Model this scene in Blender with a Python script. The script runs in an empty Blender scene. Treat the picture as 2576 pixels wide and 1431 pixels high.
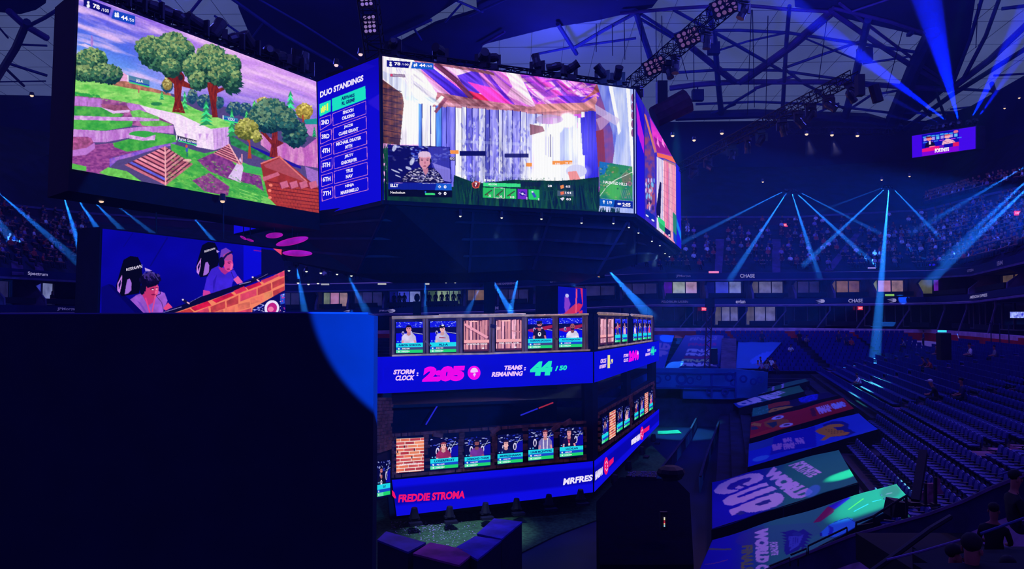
import bpy, bmesh, math, random
import numpy as np
from mathutils import Vector, Matrix
C = bpy.context.scene.collection
R = math.radians
random.seed(7)
F = 1875.0; HZ = 790.0; CX = 1288.0; CY = 715.5
EYE = 10.5
PITCH = math.atan((HZ-CY)/F)
CAM = Vector((0, 0, EYE))
_c, _s = math.cos(PITCH), math.sin(PITCH)

def ray(px, py):
    x = (px-CX)/F; y = (CY-py)/F
    return Vector((x, _c - y*_s, _s + y*_c))
def at(px, py, Y):                       # world point of a pixel at distance Y into the hall
    d = ray(px, py); return CAM + d*(Y/d.y)
def at_z(px, py, z):
    d = ray(px, py); return CAM + d*((z-EYE)/d.z)
def on_plane(px, py, p0, n):
    d = ray(px, py); return CAM + d*((p0-CAM).dot(n)/d.dot(n))
def to_px(p):
    v = np.asarray(p, dtype=float) - np.array([0, 0, EYE])
    f = v[..., 1]*_c + v[..., 2]*_s
    up = -v[..., 1]*_s + v[..., 2]*_c
    return CX + F*v[..., 0]/f, CY - F*up/f
def lin(c):
    return tuple(((x/255.0)/12.92 if x/255.0 <= .04045 else ((x/255.0+.055)/1.055)**2.4) for x in c[:3])

# ---------------------------------------------------------------- materials
_M = {}
def M(name, col, rough=.65, noise=.25, scale=3.0, emit=0.0, metal=0.0, spec=.3, bump=0.0, col2=None, stretch=None):
    if name in _M: return _M[name]
    m = bpy.data.materials.new(name); m.use_nodes = True
    nt = m.node_tree; b = nt.nodes['Principled BSDF']
    c = (*lin(col), 1)
    b.inputs['Base Color'].default_value = c
    b.inputs['Roughness'].default_value = rough
    b.inputs['Metallic'].default_value = metal
    b.inputs['Specular IOR Level'].default_value = spec
    if noise > 0 or col2:
        tc = nt.nodes.new('ShaderNodeTexCoord')
        src = tc.outputs['Object']
        if stretch:
            mp = nt.nodes.new('ShaderNodeMapping'); mp.inputs['Scale'].default_value = stretch
            nt.links.new(src, mp.inputs['Vector']); src = mp.outputs['Vector']
        n = nt.nodes.new('ShaderNodeTexNoise'); n.inputs['Scale'].default_value = scale; n.inputs['Detail'].default_value = 4
        nt.links.new(src, n.inputs['Vector'])
        mx = nt.nodes.new('ShaderNodeMix'); mx.data_type = 'RGBA'
        ra = nt.nodes.new('ShaderNodeValToRGB'); ra.color_ramp.elements[0].position = .35; ra.color_ramp.elements[1].position = .65
        nt.links.new(n.outputs['Fac'], ra.inputs['Fac']); nt.links.new(ra.outputs['Color'], mx.inputs[0])
        lc = lin(col); l2 = lin(col2) if col2 else tuple(x*(1-noise) for x in lc)
        l1 = lc if col2 else tuple(min(1, x*(1+noise)) for x in lc)
        mx.inputs[6].default_value = (*l1, 1); mx.inputs[7].default_value = (*l2, 1)
        nt.links.new(mx.outputs[2], b.inputs['Base Color'])
        if emit: nt.links.new(mx.outputs[2], b.inputs['Emission Color'])
        if bump:
            bp = nt.nodes.new('ShaderNodeBump'); bp.inputs['Strength'].default_value = bump
            nt.links.new(n.outputs['Fac'], bp.inputs['Height']); nt.links.new(bp.outputs['Normal'], b.inputs['Normal'])
    elif emit:
        b.inputs['Emission Color'].default_value = c
    if emit: b.inputs['Emission Strength'].default_value = emit
    _M[name] = m; return m
def E(name, col, strength=1.0):           # a lit lamp face or a lit pixel of a display
    if name in _M: return _M[name]
    m = bpy.data.materials.new(name); m.use_nodes = True; nt = m.node_tree; nt.nodes.clear()
    o = nt.nodes.new('ShaderNodeOutputMaterial'); e = nt.nodes.new('ShaderNodeEmission')
    e.inputs['Color'].default_value = (*lin(col), 1); e.inputs['Strength'].default_value = strength
    nt.links.new(e.outputs[0], o.inputs[0]); _M[name] = m; return m
def led_mat():
    if 'led' in _M: return _M['led']
    m = bpy.data.materials.new('led_pixels'); m.use_nodes = True; nt = m.node_tree; nt.nodes.clear()
    o = nt.nodes.new('ShaderNodeOutputMaterial'); e = nt.nodes.new('ShaderNodeEmission')
    a = nt.nodes.new('ShaderNodeAttribute'); a.attribute_name = 'Col'
    nt.links.new(a.outputs['Color'], e.inputs['Color']); nt.links.new(e.outputs[0], o.inputs[0]); _M['led'] = m; return m
def cloth_mat():
    if 'printed' in _M: return _M['printed']
    m = bpy.data.materials.new('printed_cloth'); m.use_nodes = True; nt = m.node_tree
    b = nt.nodes['Principled BSDF']; a = nt.nodes.new('ShaderNodeAttribute'); a.attribute_name = 'Col'
    n = nt.nodes.new('ShaderNodeTexNoise'); n.inputs['Scale'].default_value = 3
    mx = nt.nodes.new('ShaderNodeMix'); mx.data_type = 'RGBA'; mx.blend_type = 'MULTIPLY'; mx.inputs[0].default_value = .25
    nt.links.new(a.outputs['Color'], mx.inputs[6]); nt.links.new(n.outputs['Color'], mx.inputs[7])
    nt.links.new(mx.outputs[2], b.inputs['Base Color']); b.inputs['Roughness'].default_value = .8; b.inputs['Specular IOR Level'].default_value = .1
    _M['printed'] = m; return m

# ---------------------------------------------------------------- mesh builder
class MB:
    def __init__(s): s.v = []; s.f = []; s.m = []
    def add(s, vs, fs, mi=0):
        o = len(s.v); s.v += [tuple(v) for v in vs]
        for f in fs: s.f.append(tuple(i+o for i in f)); s.m.append(mi)
        return s
    def box(s, c, size, rz=0, mi=0, M3=None):
        hx, hy, hz = size[0]/2, size[1]/2, size[2]/2
        vs = [Vector((x, y, z)) for x in (-hx, hx) for y in (-hy, hy) for z in (-hz, hz)]
        m = M3 if M3 is not None else Matrix.Rotation(rz, 3, 'Z')
        vs = [m@v + Vector(c) for v in vs]
        return s.add(vs, [(0,1,3,2),(4,6,7,5),(0,4,5,1),(2,3,7,6),(0,2,6,4),(1,5,7,3)], mi)
    def bar(s, a, b, w, h=None, mi=0, up=(0,0,1)):
        a = Vector(a); b = Vector(b); h = h or w
        d = b-a; L = d.length
        if L < 1e-5: return s
        d.normalize(); u = Vector(up)
        if abs(d.dot(u)) > .98: u = Vector((1,0,0))
        x = d.cross(u).normalized(); z = x.cross(d).normalized()
        m = Matrix((x, d, z)).transposed()
        return s.box((a+b)/2, (w, L, h), M3=m, mi=mi)
    def tube(s, pts, r, n=8, mi=0, cap=True):
        pts = [Vector(p) for p in pts]; k = len(pts)
        rs = r if isinstance(r, (list, tuple)) else [r]*k
        o = len(s.v); px = None
        for i, p in enumerate(pts):
            d = (pts[min(i+1, k-1)] - pts[max(i-1, 0)]).normalized()
            if px is None:
                u = Vector((0,0,1)) if abs(d.z) < .9 else Vector((1,0,0))
                px = d.cross(u).normalized()
            else: px = (px - d*px.dot(d)).normalized()
            py = d.cross(px)
            for j in range(n):
                a = 2*math.pi*j/n; s.v.append(tuple(p + (px*math.cos(a)+py*math.sin(a))*rs[i]))
        for i in range(k-1):
            for j in range(n):
                s.f.append((o+i*n+j, o+i*n+(j+1)%n, o+(i+1)*n+(j+1)%n, o+(i+1)*n+j)); s.m.append(mi)
        if cap:
            s.f.append(tuple(o+j for j in range(n))[::-1]); s.m.append(mi)
            s.f.append(tuple(o+(k-1)*n+j for j in range(n))); s.m.append(mi)
        return s
    def prism(s, pts, off, mi=0):        # polygon swept along a vector
        n = len(pts); off = Vector(off); a = [Vector(p) for p in pts]; b = [p+off for p in a]
        fs = [tuple(range(n)), tuple(range(2*n-1, n-1, -1))]
        fs += [(i, n+i, n+(i+1)%n, (i+1)%n) for i in range(n)]
        return s.add(a+b, fs, mi)
    def ell(s, c, r, n=10, k=6, mi=0, M3=None):
        o = len(s.v); c = Vector(c); m = M3 or Matrix.Identity(3)
        for i in range(k+1):
            th = math.pi*i/k
            for j in range(n):
                ph = 2*math.pi*j/n
                s.v.append(tuple(c + m@Vector((r[0]*math.sin(th)*math.cos(ph), r[1]*math.sin(th)*math.sin(ph), r[2]*math.cos(th)))))
        for i in range(k):
            for j in range(n):
                s.f.append((o+i*n+j, o+(i+1)*n+j, o+(i+1)*n+(j+1)%n, o+i*n+(j+1)%n)); s.m.append(mi)
        return s
    def quad(s, a, b, c, d, mi=0): return s.add([a, b, c, d], [(0,1,2,3)], mi)
    def build(s, name, mats, parent=None, smooth=False, local=False):
        me = bpy.data.meshes.new(name)
        off = Vector((0,0,0))
        if parent is not None and not local: off = parent.location
        me.from_pydata([tuple(Vector(v)-off) for v in s.v], [], s.f)
        if not isinstance(mats, (list, tuple)): mats = [mats]
        for m in mats: me.materials.append(m)
        if len(mats) > 1: me.polygons.foreach_set('material_index', s.m)
        if smooth: me.polygons.foreach_set('use_smooth', [True]*len(s.f))
        me.update()
        bm = bmesh.new(); bm.from_mesh(me); bmesh.ops.recalc_face_normals(bm, faces=bm.faces); bm.to_mesh(me); bm.free()
        o = bpy.data.objects.new(name, me); C.objects.link(o)
        if parent is not None: o.parent = parent
        return o
def tag(o, label, cat, group=None, kind=None):
    if label: o['label'] = label
    if cat: o['category'] = cat
    if group: o['group'] = group
    if kind: o['kind'] = kind
    return o
def thing(name, label, cat, loc=(0,0,0), rz=0, group=None):
    o = bpy.data.objects.new(name, None); C.objects.link(o); o.location = loc; o.rotation_euler = (0,0,rz)
    o.empty_display_size = .1
    return tag(o, label, cat, group)
def structure(name, mb, m, **k):
    o = mb.build(name, m, **k); o['kind'] = 'structure'; return o
_kids = {}
def copy_tree(o, parent=None):
    c = o.copy(); C.objects.link(c)
    if parent is not None: c.parent = parent
    for ch in list(o.children): copy_tree(ch, c)
    return c

# ---------------------------------------------------------------- lettering
_T = {}
def text_geo(s, bold=.03, space=1.0):
    key = (s, bold, space)
    if key in _T: return _T[key]
    cu = bpy.data.curves.new('t', 'FONT'); cu.body = s; cu.fill_mode = 'FRONT'; cu.offset = bold; cu.resolution_u = 3
    cu.space_character = space
    ob = bpy.data.objects.new('t', cu); C.objects.link(ob)
    bpy.context.view_layer.update()
    me = ob.to_mesh()
    v = np.array([tuple(x.co)[:2] for x in me.vertices]); f = [tuple(p.vertices) for p in me.polygons]
    ob.to_mesh_clear(); bpy.data.objects.remove(ob); bpy.data.curves.remove(cu)
    mn = v.min(0); mx = v.max(0); v = (v-mn)/(mx-mn)
    _T[key] = (v, f); return _T[key]
def lettering(s, mapf, quad, m, parent, name='lettering', bold=.03, shear=0.0, space=1.0, n=None):
    """quad = TL, TR, BR, BL in pixels; mapf turns a pixel into a point on the carrying surface"""
    v, f = text_geo(s, bold, space)
    TL, TR, BR, BL = [np.array(q, float) for q in quad]
    vs = []
    for x, y in v:
        xx = (x + shear*(y-.5)*1.0/max(.5, len(s)*.6)*1.0)
        top = TL*(1-xx)+TR*xx; bot = BL*(1-xx)+BR*xx
        p = bot*(1-y)+top*y
        vs.append(mapf(p[0], p[1]))
    mb = MB(); mb.add(vs, f)
    me = bpy.data.meshes.new(name); off = parent.location
    me.from_pydata([tuple(Vector(q)-off) for q in vs], [], f); me.materials.append(m)
    o = bpy.data.objects.new(name, me); C.objects.link(o); o.parent = parent
    return o

# ---------------------------------------------------------------- display pictures, computed pixel by pixel
def vnoise(X, Y, seed=0):
    xi = np.floor(X).astype(int); yi = np.floor(Y).astype(int); xf = X-xi; yf = Y-yi
    def h(a, b):
        n = (a*374761393 + b*668265263 + seed*974634777) & 0x7fffffff
        n = ((n ^ (n >> 13))*1274126177) & 0x7fffffff
        return (n % 10007)/10007.0
    sx = xf*xf*(3-2*xf); sy = yf*yf*(3-2*yf)
    return (h(xi, yi)*(1-sx)+h(xi+1, yi)*sx)*(1-sy) + (h(xi, yi+1)*(1-sx)+h(xi+1, yi+1)*sx)*sy
def fbm(X, Y, seed=0, o=3):
    t = 0; a = .5; k = 1.0
    for i in range(o): t = t + a*vnoise(X*k, Y*k, seed+i*17); a *= .5; k *= 2.03
    return t/(1-.5**o)
class Canvas:
    def __init__(s, x0, y0, x1, y1, res=1.0, bg=(0,0,0)):
        s.x0, s.y0, s.res = x0, y0, res
        W = int((x1-x0)*res)+2; H = int((y1-y0)*res)+2
        s.a = np.zeros((H, W, 3)); s.a[:] = bg
        s.Y, s.X = np.mgrid[0:H, 0:W]; s.X = x0+s.X/res; s.Y = y0+s.Y/res
        s.tr = (0, 0, 1.0); s.rng = random.Random(11)
    def zoom(s, ox, oy, k): s.tr = (ox, oy, k); return s
    def p(s, x, y): ox, oy, k = s.tr; return ox+x/k, oy+y/k
    def zx(s): ox, oy, k = s.tr; return (s.X-ox)*k, (s.Y-oy)*k
    def _win(s, xa, ya, xb, yb):
        i0 = max(0, int((ya-s.y0)*s.res)-1); i1 = min(s.a.shape[0], int((yb-s.y0)*s.res)+2)
        j0 = max(0, int((xa-s.x0)*s.res)-1); j1 = min(s.a.shape[1], int((xb-s.x0)*s.res)+2)
        return (slice(i0, max(i0, i1)), slice(j0, max(j0, j1)))
    def _mix(s, w, mask, col, al):
        col = np.array(col, float) if not isinstance(col, np.ndarray) else col
        m = (mask*al)[..., None]; s.a[w] = s.a[w]*(1-m)+col*m
    def poly_mask(s, pts):
        q = [s.p(*t) for t in pts]; xs = [t[0] for t in q]; ys = [t[1] for t in q]
        w = s._win(min(xs), min(ys), max(xs), max(ys)); X = s.X[w]; Y = s.Y[w]; ins = np.zeros(X.shape, bool)
        n = len(q)
        for i in range(n):
            xa, ya = q[i]; xb, yb = q[(i+1) % n]
            if ya == yb: continue
            c = ((ya > Y) != (yb > Y)) & (X < (xb-xa)*(Y-ya)/(yb-ya)+xa); ins ^= c
        return w, ins.astype(float)
    def poly(s, pts, col, al=1.0, tex=0, ts=20, col2=None, seed=1, st=(1,1), ang=0):
        w, m = s.poly_mask(pts)
        if tex or col2:
            X = s.X[w]; Y = s.Y[w]; k = s.tr[2]/ts; ca, sa = math.cos(ang), math.sin(ang)
            n = fbm((X*ca+Y*sa)*k*st[0], (-X*sa+Y*ca)*k*st[1], seed)[..., None]
            if col2: n = np.clip((n-.5)*2.2+.5, 0, 1); col = np.array(col)*(1-n)+np.array(col2)*n
            else: col = np.array(col)*(1+tex*(n-.5)*2)
        s._mix(w, m, col, al); return s
    def ell(s, cx, cy, rx, ry, col, al=1.0, ang=0, soft=0):
        x, y = s.p(cx, cy); k = s.tr[2]; rx /= k; ry /= k; r = max(rx, ry)*(1.0+soft)
        w = s._win(x-r, y-r, x+r, y+r); X = s.X[w]-x; Y = s.Y[w]-y; ca, sa = math.cos(ang), math.sin(ang)
        d = ((X*ca+Y*sa)/rx)**2+((-X*sa+Y*ca)/ry)**2
        m = np.clip((1.0+soft-np.sqrt(d))/max(soft, 1e-3), 0, 1) if soft else (d < 1).astype(float)
        s._mix(w, m, col, al); return s
    def line(s, pts, wd, col, al=1.0):
        for a, b in zip(pts, pts[1:]):
            dx, dy = b[0]-a[0], b[1]-a[1]; L = math.hypot(dx, dy) or 1; nx, ny = -dy/L*wd/2, dx/L*wd/2
            s.poly([(a[0]+nx, a[1]+ny), (b[0]+nx, b[1]+ny), (b[0]-nx, b[1]-ny), (a[0]-nx, a[1]-ny)], col, al)
        return s
    def rect(s, x0, y0, x1, y1, col, al=1.0, **k): return s.poly([(x0,y0),(x1,y0),(x1,y1),(x0,y1)], col, al, **k)
    def leaf(s, cx, cy, rx, ry, dark, mid, light, n=260, sz=9):
        s.ell(cx, cy, rx, ry, dark); r = s.rng
        for i in range(n):
            a = r.uniform(0, 6.283); q = math.sqrt(r.random()); dx, dy = q*math.cos(a), q*math.sin(a)
            lit = -dy*.65-.15*dx+.35*(1-q)+r.uniform(-.35, .35)
            c = light if lit > .42 else (mid if lit > -.12 else dark)
            j = r.uniform(.8, 1.15); s.ell(cx+dx*rx*1.02, cy+dy*ry*1.02, sz*r.uniform(.6, 1.3), sz*r.uniform(.5, 1), [v*j for v in c], ang=r.uniform(-1, 1))
        return s
    def flecks(s, pts, n, cols, sx=6, sy=3, al=.8, ang=0):
        xs = [t[0] for t in pts]; ys = [t[1] for t in pts]; r = s.rng
        for i in range(n):
            x = r.uniform(min(xs), max(xs)); y = r.uniform(min(ys), max(ys)); ins = False
            for (xa, ya), (xb, yb) in zip(pts, pts[1:]+pts[:1]):
                if (ya > y) != (yb > y) and x < (xb-xa)*(y-ya)/(yb-ya)+xa: ins = not ins
            if ins: s.ell(x, y, sx*r.uniform(.5, 1.5), sy*r.uniform(.5, 1.5), r.choice(cols), al, ang=ang+r.uniform(-.4, .4))
        return s
    def sample(s, px, py):
        u = np.clip((px-s.x0)*s.res, 0, s.a.shape[1]-1.001); v = np.clip((py-s.y0)*s.res, 0, s.a.shape[0]-1.001)
        i = u.astype(int); j = v.astype(int); fu = (u-i)[..., None]; fv = (v-j)[..., None]; a = s.a
        return (a[j, i]*(1-fu)+a[j, i+1]*fu)*(1-fv)+(a[j+1, i]*(1-fu)+a[j+1, i+1]*fu)*fv
def picture(name, corners, nx, ny, canvas, parent, uv=None, mat=None, thick=0.0, bend=None):
    """a display face (or printed cloth): TL, TR, BR, BL in 3-D; each vertex carries its own colour"""
    TL, TR, BR, BL = [np.array(tuple(c), float) for c in corners]
    v, u = np.mgrid[0:ny+1, 0:nx+1]; u = u/nx; v = v/ny
    U = u[..., None]; V = v[..., None]
    P = (TL*(1-U)+TR*U)*(1-V)+(BL*(1-U)+BR*U)*V
    if uv: col = canvas.sample(uv[0]*u, uv[1]*v)
    else: px, py = to_px(P); col = canvas.sample(px, py)
    if bend is not None: P = P + bend(u, v)
    c = np.clip(col/255.0, 0, 1); c = np.where(c <= .04045, c/12.92, ((c+.055)/1.055)**2.4)
    P = P.reshape(-1, 3) - np.array(tuple(parent.location) if parent else (0,0,0))
    n = (nx+1)*(ny+1); idx = np.arange(n).reshape(ny+1, nx+1)
    fs = np.stack([idx[:-1, :-1], idx[1:, :-1], idx[1:, 1:], idx[:-1, 1:]], -1).reshape(-1, 4)
    me = bpy.data.meshes.new(name); me.vertices.add(n); me.vertices.foreach_set('co', P.ravel())
    me.loops.add(fs.size); me.loops.foreach_set('vertex_index', fs.ravel().astype(np.int32))
    me.polygons.add(len(fs)); me.polygons.foreach_set('loop_start', np.arange(0, fs.size, 4, dtype=np.int32))
    try: me.polygons.foreach_set('loop_total', np.full(len(fs), 4, dtype=np.int32))
    except Exception: pass
    me.update(calc_edges=True)
    at_ = me.color_attributes.new('Col', 'FLOAT_COLOR', 'POINT')
    rgba = np.ones((n, 4)); rgba[:, :3] = c.reshape(-1, 3); at_.data.foreach_set('color', rgba.ravel().astype(np.float32))
    me.materials.append(mat or led_mat())
    o = bpy.data.objects.new(name, me); C.objects.link(o)
    if parent: o.parent = parent
    return o
# ================================================================ the hall
scene = bpy.context.scene
w = bpy.data.worlds.new('hall_glow'); scene.world = w; w.use_nodes = True
bg = w.node_tree.nodes['Background']; bg.inputs[0].default_value = (.075, .05, .42, 1); bg.inputs[1].default_value = .7
cam_d = bpy.data.cameras.new('camera'); cam = bpy.data.objects.new('camera', cam_d); C.objects.link(cam)
cam.location = CAM; cam.rotation_euler = (R(90)+PITCH, 0, 0)
cam_d.sensor_width = 36; cam_d.lens = 36*F/2576; cam_d.clip_end = 600; scene.camera = cam
scene.cycles.max_bounces = 4; scene.cycles.diffuse_bounces = 2; scene.cycles.glossy_bounces = 2
vs = scene.view_settings; scene.display_settings.display_device = 'sRGB'
vs.view_transform = 'Standard'; vs.look = 'None'; vs.exposure = 0; vs.gamma = 1

DK = M('dark_steel', (20, 20, 52), .6, .3, 2)
BK = M('black_paint', (9, 9, 34), .7, .2, 2)
CONC = M('dark_concrete', (34, 30, 72), .85, .35, 1.2)
DECK = M('deck_concrete', (22, 18, 60), .9, .5, .8)
WALLM = M('upper_wall', (14, 13, 62), .9, .5, .15)
TRIM = M('pale_trim', (215, 150, 190), .8, .2, 1.5)
RED = M('red_padding', (190, 24, 40), .8, .25, .6)
NAVY = M('navy_board', (10, 14, 78), .6, .15, .5)
PAINT = M('suite_wall', (110, 100, 120), .8, .2, .7)
DGLASS = M('dark_glass', (8, 10, 50), .12, .1, 1, spec=.6)
GLW = M('white_lettering', (235, 225, 240), .5, 0)

st = MB(); st.quad((-150, -20, 0), (150, -20, 0), (150, 150, 0), (-150, 150, 0))
structure('floor', st, M('stage_floor', (8, 9, 62), .55, .5, .25))

SX = [-120, 215, 731, 1268, 1640, 2000, 2330, 2440, 2576, 2760]
SD = [55, 76, 88, 88, 86, 85, 85, 74, 60, 48]
def prof(ys, dd): return [at(x, y, d+dd) for x, y, d in zip(SX, ys, SD)]
def loft(mb, A, B, mi=0):
    for i in range(len(A)-1): mb.quad(A[i], A[i+1], B[i+1], B[i], mi)
# upper decks and the wall behind them
A0 = prof([664, 690, 714, 704, 687, 685, 680, 672, 640, 600], 1.0)
A1 = prof([520, 556, 590, 585, 566, 566, 548, 525, 500, 470], 17)
A2 = prof([500, 536, 572, 567, 546, 546, 528, 500, 470, 430], 17.2)
A3 = prof([300, 345, 420, 420, 420, 420, 400, 370, 330, 280], 36)
A4 = prof([236, 243, 292, 290, 286, 296, 303, 268, 190, 90], 38)
m_ = MB(); loft(m_, A0, A1); structure('floor_upper_deck', m_, DECK)
m_ = MB(); loft(m_, A1, A2)
structure('wall_upper_deck', m_, M('upper_red_wall', (52, 16, 50), .85, .35, .3))
m_ = MB(); loft(m_, A2, A3); structure('floor_top_deck', m_, M('top_deck', (12, 10, 50), .9, .5, .5))
m_ = MB(); loft(m_, A3, A4); structure('wall_far', m_, WALLM)
# rail along the deck wall
m_ = MB()
for i in range(len(A2)-1): m_.bar(A2[i], A2[i+1], .35, .25)
structure('trim_1', m_, M('deck_rail', (80, 60, 110), .7, .2, 1))

# ribbon boards, suites and the ledge above the lower bowl
def band(name, ct, half, dd, m, depth=.5, x0=0, x1=99):
    mb = MB(); P = [at(x, y, d) for x, y, d in zip(SX, ct, SD)][x0:x1]
    for i in range(len(P)-1):
        a, b = P[i], P[i+1]; h = half*2
        d = (b-a); nrm = Vector((-d.y, d.x, 0)).normalized()*depth
        za, zb = Vector((0, 0, half)), Vector((0, 0, half))
        q = [a+za, b+zb, b-zb, a-za]; o = [p+nrm for p in q]
        mb.add(q+o, [(0,1,2,3), (7,6,5,4), (0,4,5,1), (3,2,6,7), (0,3,7,4), (1,5,6,2)])
    return mb, P
R1 = [675, 698, 724, 714, 695, 693, 689, 681, 646, 600]
R2 = [776, 778, 788, 774, 759, 758, 754, 748, 728, 706]
LG = [820, 825, 838, 832, 829, 829, 833, 841, 853, 868]
mb, P1 = band('r1', R1, .36, 0, NAVY); 
rb1 = structure('trim_2', mb, NAVY); tag(rb1, 'navy ribbon board round the front of the upper deck', None)
mb, P2 = band('r2', R2, .33, 0, NAVY)
rb2 = structure('trim_3', mb, NAVY); tag(rb2, 'navy ribbon board between the two rows of suites', None)
def shifted(ys, dy): return [y+dy*85/d for y, d in zip(ys, SD)]
mb, _ = band('t', shifted(R1, 10), .09, 0, TRIM, .7); structure('trim_4', mb, M('dim_trim', (90, 70, 120), .8, .2, 1))
mb, _ = band('t', shifted(R2, 10.5), .1, 0, TRIM, .7); structure('trim_5', mb, M('mid_trim', (115, 85, 140), .8, .2, 1))
mb, PL = band('t', LG, .2, 0, TRIM, 1.0); structure('trim_6', mb, TRIM)
mb, _ = band('t', shifted(LG, 14), .45, 0, RED, .4); structure('wall_bowl_top', mb, RED)
# suite rooms: floor slab, ceiling slab, back wall
def sub(P, dz, dn):
    out = []
    for i, p in enumerate(P):
        a = P[max(i-1, 0)]; b = P[min(i+1, len(P)-1)]; d = b-a; n = Vector((-d.y, d.x, 0)).normalized()
        out.append(p+n*dn+Vector((0, 0, dz)))
    return out
m_ = MB(); loft(m_, sub(P1, -.42, .2), sub(P1, -.42, 5)); loft(m_, sub(P1, -.42, 5), sub(P2, .1, 5)); loft(m_, sub(P2, .1, .2), sub(P2, .1, 5))
structure('wall_suites_upper', m_, M('suite_room', (40, 32, 74), .85, .3, .6))
m_ = MB(); loft(m_, sub(P2, -.4, .2), sub(P2, -.4, 5)); loft(m_, sub(P2, -.4, 5), sub(PL, -.2, 5)); loft(m_, sub(PL, .1, .2), sub(PL, .1, 5))
structure('wall_suites_lower', m_, M('suite_room_low', (24, 20, 70), .85, .3, .6))

def on_poly(P, px):                       # point of a polyline under a pixel column, with its local direction
    for i in range(len(P)-1):
        xa = to_px(P[i])[0]; xb = to_px(P[i+1])[0]
        if xa <= px <= xb:
            dr = ray(px, 700); a, b = P[i], P[i+1]
            # intersect in plan
            ex, ey = b.x-a.x, b.y-a.y; det = dr.x*(-ey)+dr.y*ex
            s = (dr.x*(-(0-a.y)) - dr.y*(-(0-a.x)))
            # solve CAM + k*dr = a + s*(b-a)
            k = (a.x*(-ey)+a.y*ex)/det
            X, Y = dr.x*k, dr.y*k
            s = ((X-a.x)*ex+(Y-a.y)*ey)/(ex*ex+ey*ey)
            return a+(b-a)*s, Vector((ex, ey, 0)).normalized()
    return P[-1], Vector((1, 0, 0))
# partitions between suites (light sloping side walls) and their window units
WH = M('suite_partition', (96, 78, 120), .8, .2, 1)
bays_u = [22, 125, 240, 700, 790, 870, 960, 1060, 1165, 1250, 1340, 1430, 1560, 1668, 1777, 1893, 2001, 2100, 2205, 2320, 2425, 2520]
win_n = 0
def room(PU, PLo, xa, xb, kind, ztop, zbot, back=3.2):
    """one suite: frame, panes and what is lit behind them"""
    global win_n
    a, d = on_poly(PU, xa); b, _ = on_poly(PU, xb); c, _ = on_poly(PLo, xa); e, _ = on_poly(PLo, xb)
    n = Vector((-d.y, d.x, 0)); 
    win_n += 1
    root = thing('window_%d' % win_n, None, None, tuple(c+n*back)); root['kind'] = 'structure'
    L = (e-c).length
    tz = a.z+ztop; bz = c.z+zbot
    wl = c.copy(); wl.z = 0
    o = c+n*back; o.z = bz
    h = tz-bz
    def pt(u, v, dn=0): return o+d*(u*L)+Vector((0, 0, v*h))-n*dn
    fr = MB()
    for v in (.0, 1.0): fr.bar(pt(.02, v, .1), pt(.98, v, .1), .12, .1)
    for u in (.04, .3, .64, .96): fr.bar(pt(u, 0, .1), pt(u, 1, .1), .1, .1)
    fr.build('window_frame', PAINT, root)
    cols = {'dark': [(14,16,70)]*3, 'white': [(112,104,104), (126,124,165), (120,118,160)], 'dim': [(44,40,90), (52,48,110), (46,44,100)],
            'warm': [(112,90,84), (150,112,84), (140,100,90)], 'green': [(80,110,70), (175,200,150), (150,180,140)],
            'tvs': [(90,20,190), (190,200,190), (230,180,215)], 'blue': [(20,20,120), (70,80,220), (150,160,235)],
            'pink': [(150,160,130), (225,150,190), (190,150,150)], 'purp': [(110,110,90), (120,40,210), (190,120,140)]}[kind]
    us = [.05, .3, .64, .95]
    for k in range(3):
        g = MB().quad(pt(us[k]+.01, .02, .02), pt(us[k+1]-.01, .02, .02), pt(us[k+1]-.01, .98, .02), pt(us[k]+.01, .98, .02))
        if kind == 'dark': g.build('pane', DGLASS, root)
        else:
            cc = cols[k]; nm = 'lit_room_%d_%d_%d' % cc
            g.build('pane', M(nm, cc, .6, .35, .9, emit=.42), root)
    return root
kinds = ['dim', 'blue', 'green', None, 'pink', 'dim', 'blue', 'green', 'warm', 'dim', 'dim', 'dim', 'dim', 'tvs', 'blue', 'white', 'dim', 'warm', 'pink', 'purp', 'warm', 'warm']
for i in range(len(bays_u)-1):
    if i == 2: continue
    room(P1, P2, bays_u[i]+4, bays_u[i+1]-6, kinds[i] or 'dim', -.5, .75 if i > 2 else .5)
part = MB()
for x in bays_u:
    a, d = on_poly(P1, x); b, _ = on_poly(P2, x); n = Vector((-d.y, d.x, 0))
    q = [a+n*.3-Vector((0,0,.45)), a+n*4-Vector((0,0,.45)), b+n*4+Vector((0,0,.3)), b+n*.3+Vector((0,0,.3)), b+n*.35+Vector((0,0,.9)), a+n*1.3-Vector((0,0,1.0))]
    part.prism(q, d*.25)
structure('wall_suite_partitions_upper', part, WH)
bays_l = [1560, 1640, 1745, 1800, 1880, 1978, 2090, 2190, 2290, 2365, 2420, 2490]
kl = ['dark', 'dark', 'dark', 'white', 'white', 'dark', 'dark', 'dark', 'dark', 'dark', 'dark']
for i in range(len(bays_l)-1): room(P2, PL, bays_l[i]+6, bays_l[i+1]-8, kl[i], -.55, .5, 2.6)
part = MB()
for x in bays_l:
    a, d = on_poly(P2, x); b, _ = on_poly(PL, x); n = Vector((-d.y, d.x, 0))
    part.bar(a+n*.4-Vector((0,0,.4)), a+n*.4-Vector((0,0,1.1)), .16, .16)
    part.bar(a+n*.4-Vector((0,0,1.1)), b-d*1.6+n*.2+Vector((0,0,.25)), .12, .12)
structure('trim_7', part, WH)
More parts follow.
